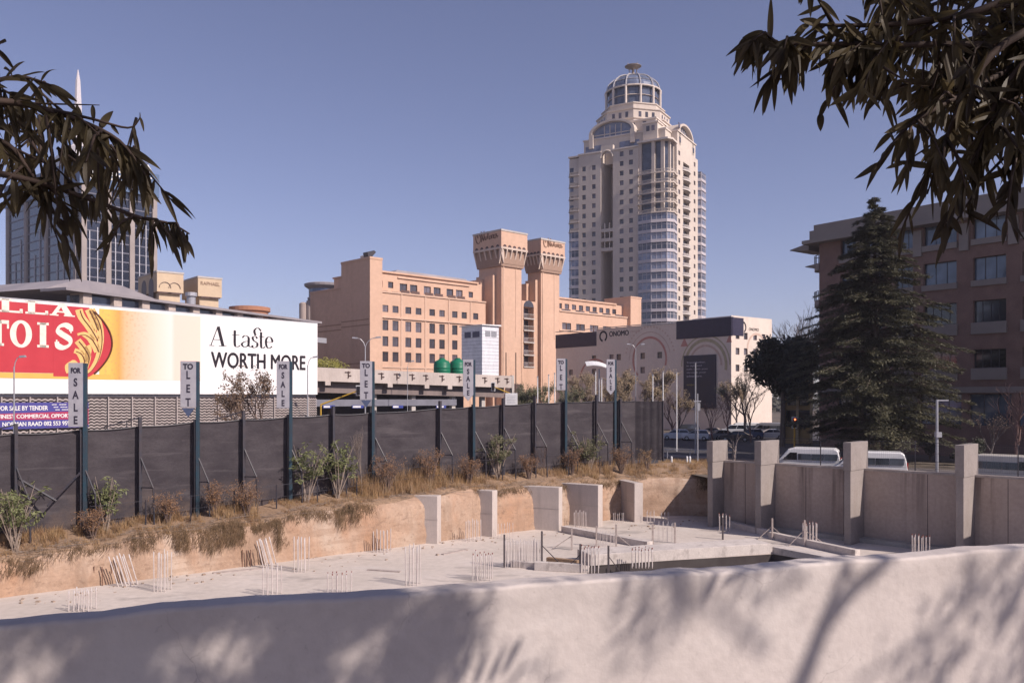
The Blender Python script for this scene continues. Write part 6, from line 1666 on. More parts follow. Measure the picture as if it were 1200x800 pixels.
# ================================================================== trees
def conifer(label, X, Y, h, rad, seed):
    random.seed(seed); t = thing('cedar_tree', label, 'cedar', (X, Y, 0), 0)
    tb = MB(); tb.path([(0, 0, -.1), (.1, 0, h*.3), (0, 0, h*.65), (.05, 0, h*.985)], [.5, .4, .22, .03], n=10); tb.build('trunk', M['bark'], t)
    fb = MB(); bb = MB(); z = h*.10
    while z < h*.985:
        f = (z/h); r = rad*min(1, (1-f)*1.55)**.85
        for k in range(random.randint(8, 10) if f < .9 else 4):
            a = random.uniform(0, 2*PI); L = max(.35, r*random.uniform(.62, 1.18)); d = Vector((math.cos(a), math.sin(a), 0)); zz = z+random.uniform(-.35, .35)
            rise = L*random.uniform(.0, .14); pts = [Vector((0, 0, zz)), d*(L*.5)+Vector((0, 0, zz+rise)), d*L+Vector((0, 0, zz+rise*.6-L*.10))]
            bb.path(pts, [.07*(1-f)+.02, .04, .01], n=3)
            side = Vector((-d.y, d.x, 0)); n = int(40+L*64)
            for i in range(n):
                u = random.uniform(.18, 1.04)**.8; c = (pts[0].lerp(pts[1], u*2) if u < .5 else pts[1].lerp(pts[2], u*2-1)); w = L*.30*(1.15-u)+.14
                c = c+side*random.gauss(0, w*.6)+Vector((0, 0, random.gauss(-.02, .05)-abs(random.gauss(0, .07))))
                aa = random.uniform(0, 2*PI); dd = (d*random.uniform(.2, 1)+side*random.uniform(-1, 1)+Vector((0, 0, random.uniform(-.5, .25)))).normalized()
                s = random.uniform(.2, .42); wv = dd.cross(Vector((random.uniform(-.3, .3), random.uniform(-.3, .3), 1))).normalized()*random.uniform(.035, .085)
                o = len(fb.v); fb.v += [c-wv, c+wv, c+dd*s+wv*.2, c+dd*s-wv*.2]; fb.f.append((o, o+1, o+2, o+3)); fb.m.append(0)
        z += .52*(1.1-.5*f)
    bb.build('limbs', M['bark'], t); fb.build('foliage', leafmat('cedar_needles', (.15, .14, .085), (.07, .072, .052), .15, scale=.9), t); return t
conifer('tall tiered cedar in front of the brown office block', *wp(1025, 500, 78).xy, 24.6, 7.5, 3)
def broad(name, label, X, Y, h, crown_r, crown_z, squash, n, m, seed, leaf_s=.3, group=None, gaps=.0, lobes=9, low=None):
    random.seed(seed); t = thing(name, label, 'tree', (X, Y, 0), 0, group); tb = MB()
    tb.path([(0, 0, -.1), (.1, .1, crown_z*.5), (0, 0, crown_z)], [crown_r*.09, crown_r*.07, crown_r*.05], n=8); fb = MB(); cs = []
    for i in range(lobes):
        a = random.uniform(0, 2*PI); rr = crown_r*random.uniform(.2, .72); c = Vector((rr*math.cos(a), rr*math.sin(a), crown_z+crown_r*squash*random.uniform(-.55, .85))); cs.append((c, crown_r*random.uniform(.28, .5)))
        tb.path([(0, 0, crown_z*.75), Vector((0, 0, crown_z*.8)).lerp(c, .6), c], [crown_r*.04, crown_r*.025, .02], n=5)
    for i in range(n):
        c, r = random.choice(cs); v = Vector((random.gauss(0, 1), random.gauss(0, 1), random.gauss(0, 1))).normalized()*r*random.uniform(.35, 1.08); v.z *= .8; p = c+v
        d = Vector((random.gauss(0, 1), random.gauss(0, 1), random.gauss(-.2, 1))).normalized(); s = leaf_s*random.uniform(.5, 1.2); w = d.orthogonal().normalized()*s*.32
        o = len(fb.v); fb.v += [p, p+d*s*.5+w, p+d*s, p+d*s*.5-w]; fb.f.append((o, o+1, o+2, o+3)); fb.m.append(0)
    tb.build('trunk', M['bark'], t); fb.build('crown', m, t); return t
dkl = leafmat('dark_evergreen_leaf', (.042, .044, .028), (.02, .022, .016), .08)
v = wp(917, 480, 104); broad('evergreen_tree', 'black-green rounded tree beside the cedar, hiding a lit gatehouse', v.x, v.y, 13, 4.1, 9.2, .9, 22000, dkl, 4, .50, lobes=22)
def bare(label, X, Y, h, seed, m, spread=.33, n=3, depth=5, r0=None, name='bare_tree', group='leafless trees along the street', leaves=None, ln=0, z0=0.):
    random.seed(seed); mb = MB(); tips = []
    r0 = r0 or h*.018
    def grow(p, d, L, r, lv):
        q = p+d*L; mid = p.lerp(q, .5)+Vector((random.gauss(0, L*.05), random.gauss(0, L*.05), 0))
        mb.path([p, mid, q], [r, r*.82, r*.66], n=6 if lv >= depth-1 else 3)
        if lv == 0: tips.append((p, q)); return
        k = n if lv < depth else n+1
        for j in range(k):
            dd = (d*(1.)+Vector((random.gauss(0, spread), random.gauss(0, spread), random.uniform(-.05, .3)))).normalized()
            grow(q if j == 0 else p.lerp(q, random.uniform(.55, 1.)), dd, L*random.uniform(.58, .84), r*random.uniform(.5, .66), lv-1)
        if lv <= 2: tips.append((p, q))
    grow(Vector((0, 0, -.1)), Vector((random.gauss(0, .04), random.gauss(0, .04), 1)).normalized(), h*.30, r0, depth)
    t = thing(name, label, 'tree', (X, Y, z0), 0, group)
    mb.build('branches', m, t)
    if leaves:
        fb = MB()
        for _ in range(ln):
            p, q = random.choice(tips); c = p.lerp(q, random.random())+Vector([random.gauss(0, h*.012) for _ in range(3)]); d = Vector([random.gauss(0, 1) for _ in range(3)]).normalized(); s = h*.016*random.uniform(.6, 1.3); w = d.orthogonal().normalized()*s*.35
            o = len(fb.v); fb.v += [c, c+d*s*.5+w, c+d*s, c+d*s*.5-w]; fb.f.append((o, o+1, o+2, o+3)); fb.m.append(0)
        fb.build('foliage', leaves, t)
    return t
wl_ = leafmat('winter_leaf_ochre', (.34, .27, .18), (.25, .18, .12), .2, scale=.8); wl2 = leafmat('winter_leaf_brown', (.20, .13, .085), (.12, .08, .055), .15); wl3 = leafmat('willow_green_winter', (.17, .17, .10), (.11, .11, .06), .2)
rt = mat('reddish_twigs', (.20, .125, .11), .9); gt = mat('grey_twigs', (.16, .135, .13), .9)
T = [ # px, Y, height m, seed, material, leaves, n leaves, label
 (303, 62, 9.6, 1, M['twig'], wl2, 2600, 'rust brown half bare tree between the billboard and the fence'),
 (630, 108, 9.6, 2, gt, wl3, 5000, 'hazy olive tree right beside the end of the parking deck'),
 (607, 114, 8.0, 22, gt, wl3, 2600, 'thin olive tree touching the end post of the parking deck'),
 (690, 128, 10.5, 3, gt, wl_, 7000, 'sparse ochre tree left of the rightmost board, before the murals'),
 (735, 132, 12.2, 5, gt, wl_, 8000, 'sparse ochre tree before the red ring mural'),
 (765, 126, 11.8, 6, gt, wl_, 6000, 'sparse ochre tree between the red ring mural and the tall poster'),
 (713, 120, 9.2, 41, gt, wl_, 6000, 'ochre tree between the two rightmost boards, before the murals'),
 (796, 128, 8.0, 42, gt, wl_, 3500, 'ochre tree between the fence end and the tall poster'),
 (862, 140, 10.5, 43, gt, wl_, 5000, 'tall ochre tree behind the reddish trees right of the tall poster'),
 (667, 122, 8.8, 44, gt, wl3, 5000, 'olive tree behind the second TO LET board from the right'),
 (788, 122, 8.6, 7, rt, None, 0, 'leafless reddish tree just right of the end of the fence'),
 (834, 112, 6.6, 8, rt, None, 0, 'leafless reddish tree in front of the lower part of the tall poster'),
 (853, 118, 7.6, 9, rt, None, 0, 'leafless reddish tree right of the tall poster'),
 (874, 124, 12.0, 10, gt, wl3, 1500, 'greenish thin tree before the sunlit end of the mural building'),
 (880, 115, 7.8, 12, rt, None, 0, 'low reddish leafless tree left of the black-green tree'),
 (934, 178, 29.0, 13, gt, None, 0, 'tall leafless crown rising behind the black-green tree'),
 (950, 185, 27.0, 14, gt, None, 0, 'leafless crown between the black-green tree and the office block'),
 (1190, 66, 8.5, 15, rt, None, 0, 'reddish leafless tree before the shopfronts at the right edge'),
 (1162, 72, 5.5, 16, gt, wl2, 500, 'small bushy bare tree on the far pavement at right'),
]
for px, Y, h, sd, m, lv_, ln, lab in T:
    v = wp(px, 500, Y); bare(lab, v.x, v.y, h, sd, m, leaves=lv_, ln=ln, n=3, depth=5)
v = wp(861, 500, 74); bare('slender pale-barked tree forking above the retaining wall', v.x, v.y, 3.7, 31, mat('pale_bark', (.46, .38, .33), .8), .42, 2, 4, .085, z0=0)
v = wp(1008, 500, 62); bare('dry bush showing above the second minibus', v.x, v.y+1, 3.2, 33, M['twig'], .5, 4, 4, .04, z0=0)
hedge = leafmat('clipped_hedge_leaf', (.045, .05, .03), (.025, .028, .02), .1)
for (px, Y, r, lab) in ((1090, 82, 1.6, 'round dark shrub at the foot of the cedar'), (1135, 76, 1.5, 'round dark shrub before the right shopfront'), (1000, 88, 1.7, 'dark shrub left of the cedar trunk'), (1045, 84, 1.9, 'dark shrub right of the cedar trunk')):
    v = wp(px, 500, Y); broad('round_shrub', lab, v.x, v.y, 2, r, r*.9, .6, 1500, hedge, int(px), .2, 'round shrubs before the office block', lobes=6)
v = wp(385, 430, 106); t = broad('hedge_bush', 'yellow-green bush on the deck between billboard and hotel', v.x, v.y, 2, 2.6, zat(432, 106)+.2, .35, 1800, leafmat('bright_bush', (.28, .26, .06), (.18, .17, .05), .2), 55, .25, lobes=8)

# ================================================================== poles and lamps
def lamp(label, px, pytop, Y, arms, group='street lamps', r=.07, m=None, name='street_lamp', hook=0.):
    v = wp(px, 500, Y); zt = zat(pytop, Y); t = thing(name, label, 'street lamp', (v.x, v.y, 0), 0, group); m = m or M['galv']
    mb = MB(); mb.tube((0, 0, -.1), (0, 0, zt-.6), r, r*.7, n=8); mb.build('pole', m, t)
    for (dx, dz) in arms:
        mb = MB(); mb.path([(0, 0, zt-.8), (dx*.15, 0, zt-.3), (dx*.5, 0, zt+dz*.6), (dx*.85, 0, zt+dz)], r*.5, n=5); a_ = mb.build('arm', m, t)
        h = MB(); sx = 1 if dx > 0 else -1; h.add([(dx*.82, -.1, zt+dz-.05), (dx*.82, .1, zt+dz-.05), (dx*.82, .1, zt+dz+.1), (dx*.82, -.1, zt+dz+.1), (dx+sx*.35, -.12, zt+dz-.0), (dx+sx*.35, .12, zt+dz-.0), (dx+sx*.3, .1, zt+dz+.14), (dx+sx*.3, -.1, zt+dz+.14)],
            [(0, 1, 2, 3), (4, 7, 6, 5), (0, 4, 5, 1), (3, 2, 6, 7), (0, 3, 7, 4), (1, 5, 6, 2)]); h.build('lamp_head', M['galv'], a_)
    return t
lamp('twin armed street lamp rising left of the hotel windows', 428, 398, 88, ((-1.0, .15), (1.3, .2)), r=.08)
lamp('single lamp on a thin pole in front of the red billboard field', 16.5, 420, 62, ((.5, .1),))
lamp('single lamp on a thin pole at the right end of the billboard', 360.5, 420, 78, ((.6, .1),))
lamp('thin lamp pole before the red ring mural', 745, 404, 118, ((-.9, .05), (.9, .05)), r=.06)
lamp('short lamp on the parking deck parapet before the hotel', 477.5, 424, 104, ((.5, .05),), r=.05)
for i, (px, py, Y) in enumerate(((632, 434, 120), (646, 442, 120), (650, 441, 124), (701, 436, 116), (704, 444, 116), (777, 438, 116), (765, 437, 118))): pass
plab = ['white flag pole just right of the deck end, tallest', 'white pole left of the third board from the right', 'white pole close behind the third board from the right', 'pale pole below the white canopy', 'pale pole right of the white canopy, shorter', 'pale pole beside the red ring mural lamp', 'pale pole left of the tall poster', 'pale pole before the ochre trees, nearest the poster']
for (px, py), lab in zip(((630, 442), (643, 440), (650, 438), (698, 436), (705, 444), (765, 440), (777, 436), (793, 437)), plab):
    Y = 96; v = wp(px, 500, Y); t = thing('pole', lab, 'pole', (v.x, v.y, 0), 0, 'pale poles around the car park'); mb = MB(); mb.tube((0, 0, -.1), (0, 0, zat(py, Y)), .07, .06, n=7); mb.build('shaft', M['white'], t)
    mb = MB(); mb.lathe([(.09, zat(py, Y)), (.09, zat(py, Y)+.1), (0, zat(py, Y)+.14)], 8); mb.build('cap', M['galv'], t)
for px, lab in ((593, 'dark thin mast left of the hotel balconies, nearer the shed'), (604.5, 'dark thin mast left of the hotel balconies, further from the shed')):
    v = wp(px, 500, 122); t = thing('mast', lab, 'mast', (v.x, v.y, 0), 0, 'dark masts behind the deck'); mb = MB(); mb.tube((0, 0, 0), (0, 0, zat(413, 122)), .08, n=6); mb.build('shaft', M['twig'], t)
# white curved canopy on a mast
v = wp(699, 500, 97); t = thing('curved_canopy', 'white curved canopy on a mast above the fence', 'canopy', (v.x, v.y, 0)); zc_ = zat(432, 97)
mb = MB(); K = 8
for k in range(K):
    a0 = k/K; a1 = (k+1)/K; f = lambda a: (-1.2+3.4*a, zc_+.35-.9*a*a+.2*math.sin(a*PI))
    (xa_, za_), (xb_, zb_) = f(a0), f(a1); mb.add([(xa_, -.8, za_), (xb_, -.8, zb_), (xb_, 1.2, zb_+.5), (xa_, 1.2, za_+.5), (xa_, -.8, za_-.09), (xb_, -.8, zb_-.09), (xb_, 1.2, zb_+.41), (xa_, 1.2, za_+.41)], [(0, 1, 2, 3), (7, 6, 5, 4), (0, 4, 5, 1), (3, 2, 6, 7)])
mb.build('canopy_sheet', M['white'], t); mb = MB(); mb.tube((.3, 0, 0), (.3, 0, zc_), .09, n=7); mb.build('mast', M['galv'], t)
# dark and grey poles at the right
for px, py, Y, rr, m, lab in ((815, 425, 92, .09, M['galv'], 'grey pole carrying two small boxes, before the tall poster'), (817.5, 461, 78, .07, M['galv'], 'grey pole just beyond the end of the fence'), (1098, 468, 60, .11, M['galv'], 'grey pole with a small box behind the retaining wall at right')):
    v = wp(px, 500, Y); t = thing('utility_pole', lab, 'pole', (v.x, v.y, 0), 0, 'grey poles near the street'); zt = zat(py, Y); mb = MB(); mb.tube((0, 0, -.1), (0, 0, zt), rr, rr*.8, n=8); mb.build('shaft', m, t)
    mb = MB(); 
    if px == 815: mb.box(.1, .5, -.1, .1, zat(481, Y), zat(472, Y))
    elif px < 1000: mb.box(-.35, .3, -.05, .05, zat(470, Y)-.05, zat(470, Y)+.05)
    else: mb.box(-.12, .25, -.2, .12, zat(512, Y), zat(506, Y)); a2 = MB(); a2.box(.0, .8, -.05, .05, zt-.1, zt-.02); a2.build('arm', M['galv'], t)
    mb.build('box', M['galv'], t)
# traffic signals
def signal(label, X, Y, zt, yellow=None, lit=None, group='traffic signals'):
    t = thing('traffic_signal', label, 'traffic light', (X, Y, 0), 0, group); m = mat('signal_yellow', (.55, .34, .05), .5)
    mb = MB(); mb.tube((0, 0, -.1), (0, 0, zt-.3 if not yellow else yellow[1]), .08, n=8); mb.build('pole', m, t)
    hx, hz_ = 0, zt
    if yellow: mb = MB(); hx = yellow[0]; mb.tube((0, 0, yellow[1]), (hx, 0, zt-.4), .09, .06, n=6); mb.build('boom', m, t)
    mb = MB(); mb.box(hx-.26, hx+.26, -.02, .02, zt-.95, zt+.15); bk = mb.build('backing_board', M['white'], t)
    mb = MB(); mb.box(hx-.17, hx+.17, -.16, -.023, zt-.85, zt+.05); hd = mb.build('signal_head', M['black'], t)
    for k in range(3):
        mb = MB(); mb.lathe([(.085, 0), (0, .02)], 12, M=Matrix.Translation((hx, -.165, zt-.1-.3*k)) @ Matrix.Rotation(PI/2, 4, 'X')); 
        mm_ = M['dark']
        if lit == k:
            mm_, n_, b_ = _new('lit_red_lens'); b_.inputs['Base Color'].default_value = (.8, .05, .02, 1); b_.inputs['Emission Color'].default_value = (1, .12, .04, 1); b_.inputs['Emission Strength'].default_value = 6
        mb.build('lens', mm_, hd)
    return t
v = wp(376, 500, 90); signal('traffic light on a long yellow boom in front of the deck, near the twin lamp', v.x, v.y, zat(453, 90), ((420-376)*.09, zat(474, 90)))
v = wp(600, 500, 104); signal('traffic light on a boom by the end post of the deck', v.x, v.y, zat(449, 104), ((578-600)*.104, zat(462, 104)))
v = wp(931, 500, 80); signal('traffic light showing red under the black-green tree', v.x, v.y, zat(490, 80), None, 0)
v = wp(599, 500, 101); t = thing('notice_board', 'square white notice board at the end of the parking deck', 'sign', (v.x, v.y, 0)); zt = zat(460.5, 101); mb = MB(); mb.box(-.7, .75, -.05, .05, zt-1.45, zt); mb.build('board', M['white'], t, bevel=.02); mb = MB(); mb.tube((0, .08, 0), (0, .08, zt-1.3), .06, n=6); mb.build('post', M['galv'], t)
mb = MB()
for k in range(6): mb.box(-.5, .5, -.056, -.052, zt-.3-k*.18, zt-.26-k*.18)
mb.build('notice_lines', M['galv'], t)

# ================================================================== vehicles
paints = {}
def paint(nm, c): 
    if nm not in paints: paints[nm] = mat('car_paint_'+nm, c, .28, c2=tuple(x*.92 for x in c), scale=1, spec=.6)
    return paints[nm]
def wheel(par, x, y, r=.31, w=.2):
    t = MB(); t.lathe([(r*.62, -w/2), (r*.95, -w/2), (r, -w*.35), (r, w*.35), (r*.95, w/2), (r*.62, w/2)], 18, M=Matrix.Rotation(PI/2, 4, 'X')); o = t.build('wheel', M['tyre'], par, smooth=False, loc=(x, y, r))
    q = MB(); s = -1 if y < 0 else 1
    q.lathe([(0, s*w*-.40), (r*.2, s*w*-.42), (r*.63, s*w*-.32), (r*.63, s*w*.4)], 14, M=Matrix.Rotation(PI/2, 4, 'X')); q.build('rim', M['rim'], o)
    return o
def vehicle(name, label, cat, X, Y, rz, col, kind='sedan', group=None, z=0.):
    t = thing(name, label, cat, (X, Y, z), rz, group); pm = paint(col[0], col[1]); W2 = .86
    if kind == 'sedan': body = [(-2.2, .35), (-2.25, .75), (-2.15, .95), (-1.5, 1.0), (.75, .98), (1.9, .86), (2.2, .7), (2.22, .38), (1.75, .24), (-1.75, .24)]; cab = (-1.75, -1.05, .25, 1.05, 1.0, 1.45); wb = 1.3
    elif kind == 'hatch': body = [(-1.85, .35), (-1.95, .8), (-1.85, 1.0), (-1.2, 1.02), (.75, 1.0), (1.7, .88), (1.95, .7), (1.97, .38), (1.6, .24), (-1.6, .24)]; cab = (-1.88, -1.5, .25, 1.05, 1.02, 1.5); wb = 1.2
    elif kind == 'suv': body = [(-2.2, .4), (-2.3, .9), (-2.22, 1.12), (-1.5, 1.15), (.8, 1.12), (2.0, 1.02), (2.25, .8), (2.28, .42), (1.8, .3), (-1.8, .3)]; cab = (-2.2, -1.95, .3, 1.1, 1.14, 1.82); wb = 1.4; W2 = .92
    if kind in ('sedan', 'hatch', 'suv'):
        n = len(body); mb = MB(); vs = []; 
        for yy, s, zo in ((-W2, .97, .0), (-W2+.10, 1., .02), (W2-.10, 1., .02), (W2, .97, .0)): vs += [(x*s, yy, zz+(zo if zz > .6 else -zo)) for x, zz in body]
        fs = [tuple(range(n-1, -1, -1))[::-1], tuple(range(4*n-1, 3*n-1, -1))]
        for r_ in range(3): fs += [(r_*n+i, (r_+1)*n+i, (r_+1)*n+(i+1) % n, r_*n+(i+1) % n) for i in range(n)]
        mb.add(vs, fs); mb.build('body', pm, t, bevel=.05)
        xr, xt, xf, xw, z0, z1 = cab; wi = W2-.04; wt = W2-.22
        mb = MB(); lo = [(xr, -wi), (xw, -wi), (xw, wi), (xr, wi)]; hi = [(xt, -wt), (xf, -wt), (xf, wt), (xt, wt)]; mb.prism(lo, z0-.03, z1-.07, top=hi); mb.build('windows', M['carglass'], t)
        mb = MB(); mb.prism([(xt-.04, -wt-.01), (xf+.03, -wt-.01), (xf+.03, wt+.01), (xt-.04, wt+.01)], z1-.08, z1, top=[(xt+.12, -wt+.12), (xf-.12, -wt+.12), (xf-.12, wt-.12), (xt+.12, wt-.12)]); mb.build('roof', pm, t)
        mb = MB()
        for s in (-1, 1):
            for (xa_, xb_) in ((xw, xf), (xr, xt), ((xr+xw)*.5, (xt+xf)*.5)): mb.tube((xa_, s*(wi+.005), z0-.02), (xb_, s*(wt+.012), z1-.05), .035, n=4)
        mb.build('pillars', pm, t)
        xh = body[5][0]; 
        for s in (-1, 1):
            mb = MB(); mb.box(body[6][0]-.16, body[6][0]+.01, s*.6-.15, s*.6+.15, body[6][1]-.08, body[6][1]+.1); mb.build('headlight', M['lamp_white'], t)
            mb = MB(); mb.box(body[1][0]-.02, body[1][0]+.12, s*.62-.14, s*.62+.14, body[1][1]-.05, body[1][1]+.13); mb.build('tail_light', M['lamp_red'], t)
            for x in (-wb, wb): wheel(t, x, s*(W2-.06))
        mb = MB(); mb.box(body[7][0]-.05, body[7][0]+.05, -.6, .6, .38, .5); mb.build('bumper', M['steel_dark'], t)
    else:   # minibus
        W2 = .88; body = [(-2.45, .35), (-2.5, .95), (-2.42, 1.5), (-2.3, 2.0), (-2.05, 2.14), (.9, 2.16), (1.35, 2.02), (2.05, 1.22), (2.4, 1.0), (2.5, .7), (2.5, .36), (1.9, .26), (-1.9, .26)]
        n = len(body); mb = MB(); vs = []
        for yy, s, zs in ((-W2+.02, .985, .93), (-W2+.0, .99, .75), (W2, .99, .75), (W2-.02, .985, .93)): pass
        rows = []
        for yy, top in ((-W2, 0), (-W2+.16, 1), (W2-.16, 1), (W2, 0)):
            rows.append([(x*(.985 if not top else 1.), yy*(1 if top or zz < 1.1 else (1-.09*(zz-1.1))), zz-(0 if top else (.10 if zz > 1.9 else 0))) for x, zz in body])
        vs = [p for r_ in rows for p in r_]
        fs = [tuple(range(n)), tuple(range(4*n-1, 3*n-1, -1))]
        for r_ in range(3): fs += [(r_*n+i, (r_+1)*n+i, (r_+1)*n+(i+1) % n, r_*n+(i+1) % n) for i in range(n)]
        mb.add(vs, fs); mb.build('body', pm, t, bevel=.05)
        for s in (-1, 1):
            for (xa_, xb_) in ((-2.25, -1.32), (-1.28, -.38), (-.34, .60)):
                mb = MB(); y0 = s*(W2-.012); y1 = s*(W2*.955-.012); q = [(xa_, y0, 1.22), (xb_, y0, 1.22), (xb_, y1, 1.70), (xa_, y1, 1.70)]; mb.add(q+[(a_, b_+s*.03, c_) for a_, b_, c_ in q], [(3, 2, 1, 0) if s > 0 else (0, 1, 2, 3), (4, 5, 6, 7) if s > 0 else (7, 6, 5, 4), (0, 1, 5, 4), (1, 2, 6, 5), (2, 3, 7, 6), (3, 0, 4, 7)]); mb.build('side_window', M['carglass'], t)
            mb = MB(); y0 = s*(W2-.012); q = [(.68, y0, 1.22), (1.75, y0, 1.22), (1.2, s*(W2*.955-.012), 1.78), (.68, s*(W2*.955-.012), 1.78)]; mb.add(q+[(a_, b_+s*.03, c_) for a_, b_, c_ in q], [(0, 1, 2, 3), (7, 6, 5, 4), (4, 5, 6, 7), (0, 1, 5, 4), (1, 2, 6, 5), (2, 3, 7, 6), (3, 0, 4, 7)]); mb.build('cab_window', M['carglass'], t)
            mb = MB(); mb.box(-2.53, -2.44, s*.72-.08, s*.72+.08, .95, 1.4); mb.build('tail_light', M['lamp_red'], t)
            mb = MB(); mb.box(2.36, 2.5, s*.62-.17, s*.62+.17, .72, .94); mb.build('headlight', M['lamp_white'], t)
            mb = MB(); mb.box(1.5, 1.62, s*(W2+.02), s*(W2+.2), 1.2, 1.42) if s > 0 else mb.box(1.5, 1.62, -W2-.2, -W2-.02, 1.2, 1.42); mb.build('mirror', M['steel_dark'], t)
            for x in (-1.35, 1.6): wheel(t, x, s*(W2-.08), .33)
        mb = MB(); q = [(2.02, -.72, 1.28), (2.02, .72, 1.28), (1.40, .66, 1.98), (1.40, -.66, 1.98)]; mb.add(q+[(a_+.05, b_, c_+.04) for a_, b_, c_ in q], [(4, 5, 6, 7), (0, 1, 5, 4), (1, 2, 6, 5), (2, 3, 7, 6), (3, 0, 4, 7)]); mb.build('windscreen', M['carglass'], t)
        mb = MB(); q = [(-2.435, .68, 1.35), (-2.435, -.68, 1.35), (-2.36, -.64, 1.86), (-2.36, .64, 1.86)]; mb.add(q+[(a_-.03, b_, c_) for a_, b_, c_ in q], [(4, 5, 6, 7), (0, 1, 5, 4), (1, 2, 6, 5), (2, 3, 7, 6), (3, 0, 4, 7)]); mb.build('rear_window', M['carglass'], t)
        mb = MB(); mb.box(-2.56, -2.46, -.8, .8, .34, .52); mb.box(2.46, 2.56, -.8, .8, .34, .55); mb.build('bumper', M['galv'], t)
    return t
wht = ('white', (.74, .73, .72)); slv = ('silver', (.60, .61, .64)); dk = ('dark', (.03, .03, .04)); blu = ('blue', (.08, .12, .22)); gry = ('grey', (.20, .20, .22)); bei = ('beige', (.34, .30, .26))
rd = math.atan2(-.66, .75)
def vat(px, pyb, Y): v = wp(px, pyb, Y); return v.x, v.y
x, y = vat(946, 0, 67); vehicle('minibus', 'white minibus, the left one, between two buttresses', 'minibus', x, y, rd+PI+.3, wht, 'bus', 'white minibuses behind the retaining wall')
x, y = vat(1019, 0, 62.5); vehicle('minibus', 'white minibus half hidden by the tall middle buttress', 'minibus', x, y, rd+PI+.35, wht, 'bus', 'white minibuses behind the retaining wall')
x, y = vat(1186, 0, 58); vehicle('minibus', 'beige-white minibus cut by the right edge of the picture', 'minibus', x, y, rd-.1, ('cream', (.58, .54, .48)), 'bus', 'white minibuses behind the retaining wall')
CARS = [(792, 122, 'hatch', slv, 2.9, 'silver hatchback nearest the end of the fence'), (816, 120, 'hatch', slv, 2.75, 'silver hatchback, the right of the two side by side'),
        (803, 134, 'suv', dk, 3.0, 'big dark off-roader behind the two silver hatchbacks'), (833, 130, 'sedan', bei, 2.6, 'beige saloon right of the grey poles'),
        (848, 121, 'sedan', gry, .25, 'grey saloon with its front toward the viewer, centre of the car park'), (858, 133, 'suv', slv, 2.9, 'pale off-roader behind the grey saloon'),
        (872, 133, 'bus', wht, 2.9, 'white van parked right of the grey saloon'), (878, 124, 'hatch', blu, 3.0, 'blue hatchback before the white van'),
        (902, 124, 'sedan', wht, 3.0, 'white saloon in the shade of the black-green tree'), (899, 132, 'bus', gry, 2.9, 'grey van behind the shaded white saloon'), (862, 117, 'sedan', dk, 2.8, 'black saloon in front of the car park entrance')]
for px, Y, kd, c_, rz, lab in CARS:
    x, y = vat(px, 0, Y); vehicle({'hatch': 'parked_car', 'sedan': 'parked_car', 'suv': 'off_roader', 'bus': 'parked_van'}[kd], lab, 'van' if kd == 'bus' else 'car', x, y, rz, c_, kd, 'vehicles in the far car park')
# kerbed island, bollards and low walls between the fence end and the street
v = wp(790, 500, 84); t = thing('guard_rail', 'thin pale rail beside the pavement right of the fence end', 'rail', (v.x-3, v.y, 0), -.1)
mb = MB(); mb.tube((0, 0, .95), (9, 0, .95), .04, n=6); mb.build('rail', M['galv'], t)
for k in range(5): mb = MB(); mb.tube((k*2.2+.1, 0, 0), (k*2.2+.1, 0, .95), .04, n=6); mb.build('post', M['galv'], t)
for px, lab in ((787, 'white bollard stub nearest the fence end'), (805, 'left one of the pair of pale stubs right of the fence end'), (808.5, 'right one of the pair of pale stubs right of the fence end')):
    v = wp(px, 500, 76); t = thing('bollard', lab, 'bollard', (v.x, v.y, 0), 0, 'bollards near the fence end'); mb = MB(); mb.lathe([(.09, 0), (.09, .75), (.06, .82), (0, .84)], 10); mb.build('post', M['white'], t)
vg = MB(); random.seed(3)
for _ in range(1300):
    px = random.uniform(775, 1000); Y = random.uniform(70, 79)
    c = wp(px, 500, Y); c.z = 0; 
    if px > 835 and random.random() < .7: continue
    blades(vg, c, 9, .55, .4, .5, .014)
tag(vg.build('verge_grass', dry), 'dry grass on the verge beyond the fence end and wall', 'grass', kind='stuff')
# distant belt of trees and low houses closing the horizon
random.seed(9); fb = MB()
far_m = leafmat('far_trees', (.075, .075, .055), (.05, .05, .04), .1, scale=.05)
for _ in range(5200):
    a = random.uniform(-.95, .95); Y = random.uniform(330, 480); x_ = a*Y; hh = 9+6*noise.noise(Vector((x_*.02, Y*.02, 0))); p = Vector((x_, Y, random.uniform(-1, hh)))
    for _k in range(5):
        d = Vector([random.gauss(0, 1) for _ in range(3)]).normalized(); s = random.uniform(1.2, 2.8); w = d.orthogonal().normalized()*s*.4; q = p+Vector([random.gauss(0, 1.5) for _ in range(3)])
        o = len(fb.v); fb.v += [q, q+d*s*.5+w, q+d*s, q+d*s*.5-w]; fb.f.append((o, o+1, o+2, o+3)); fb.m.append(0)
tag(fb.build('far_wood', far_m), 'belt of distant trees closing the view behind the buildings', 'wood', kind='stuff')
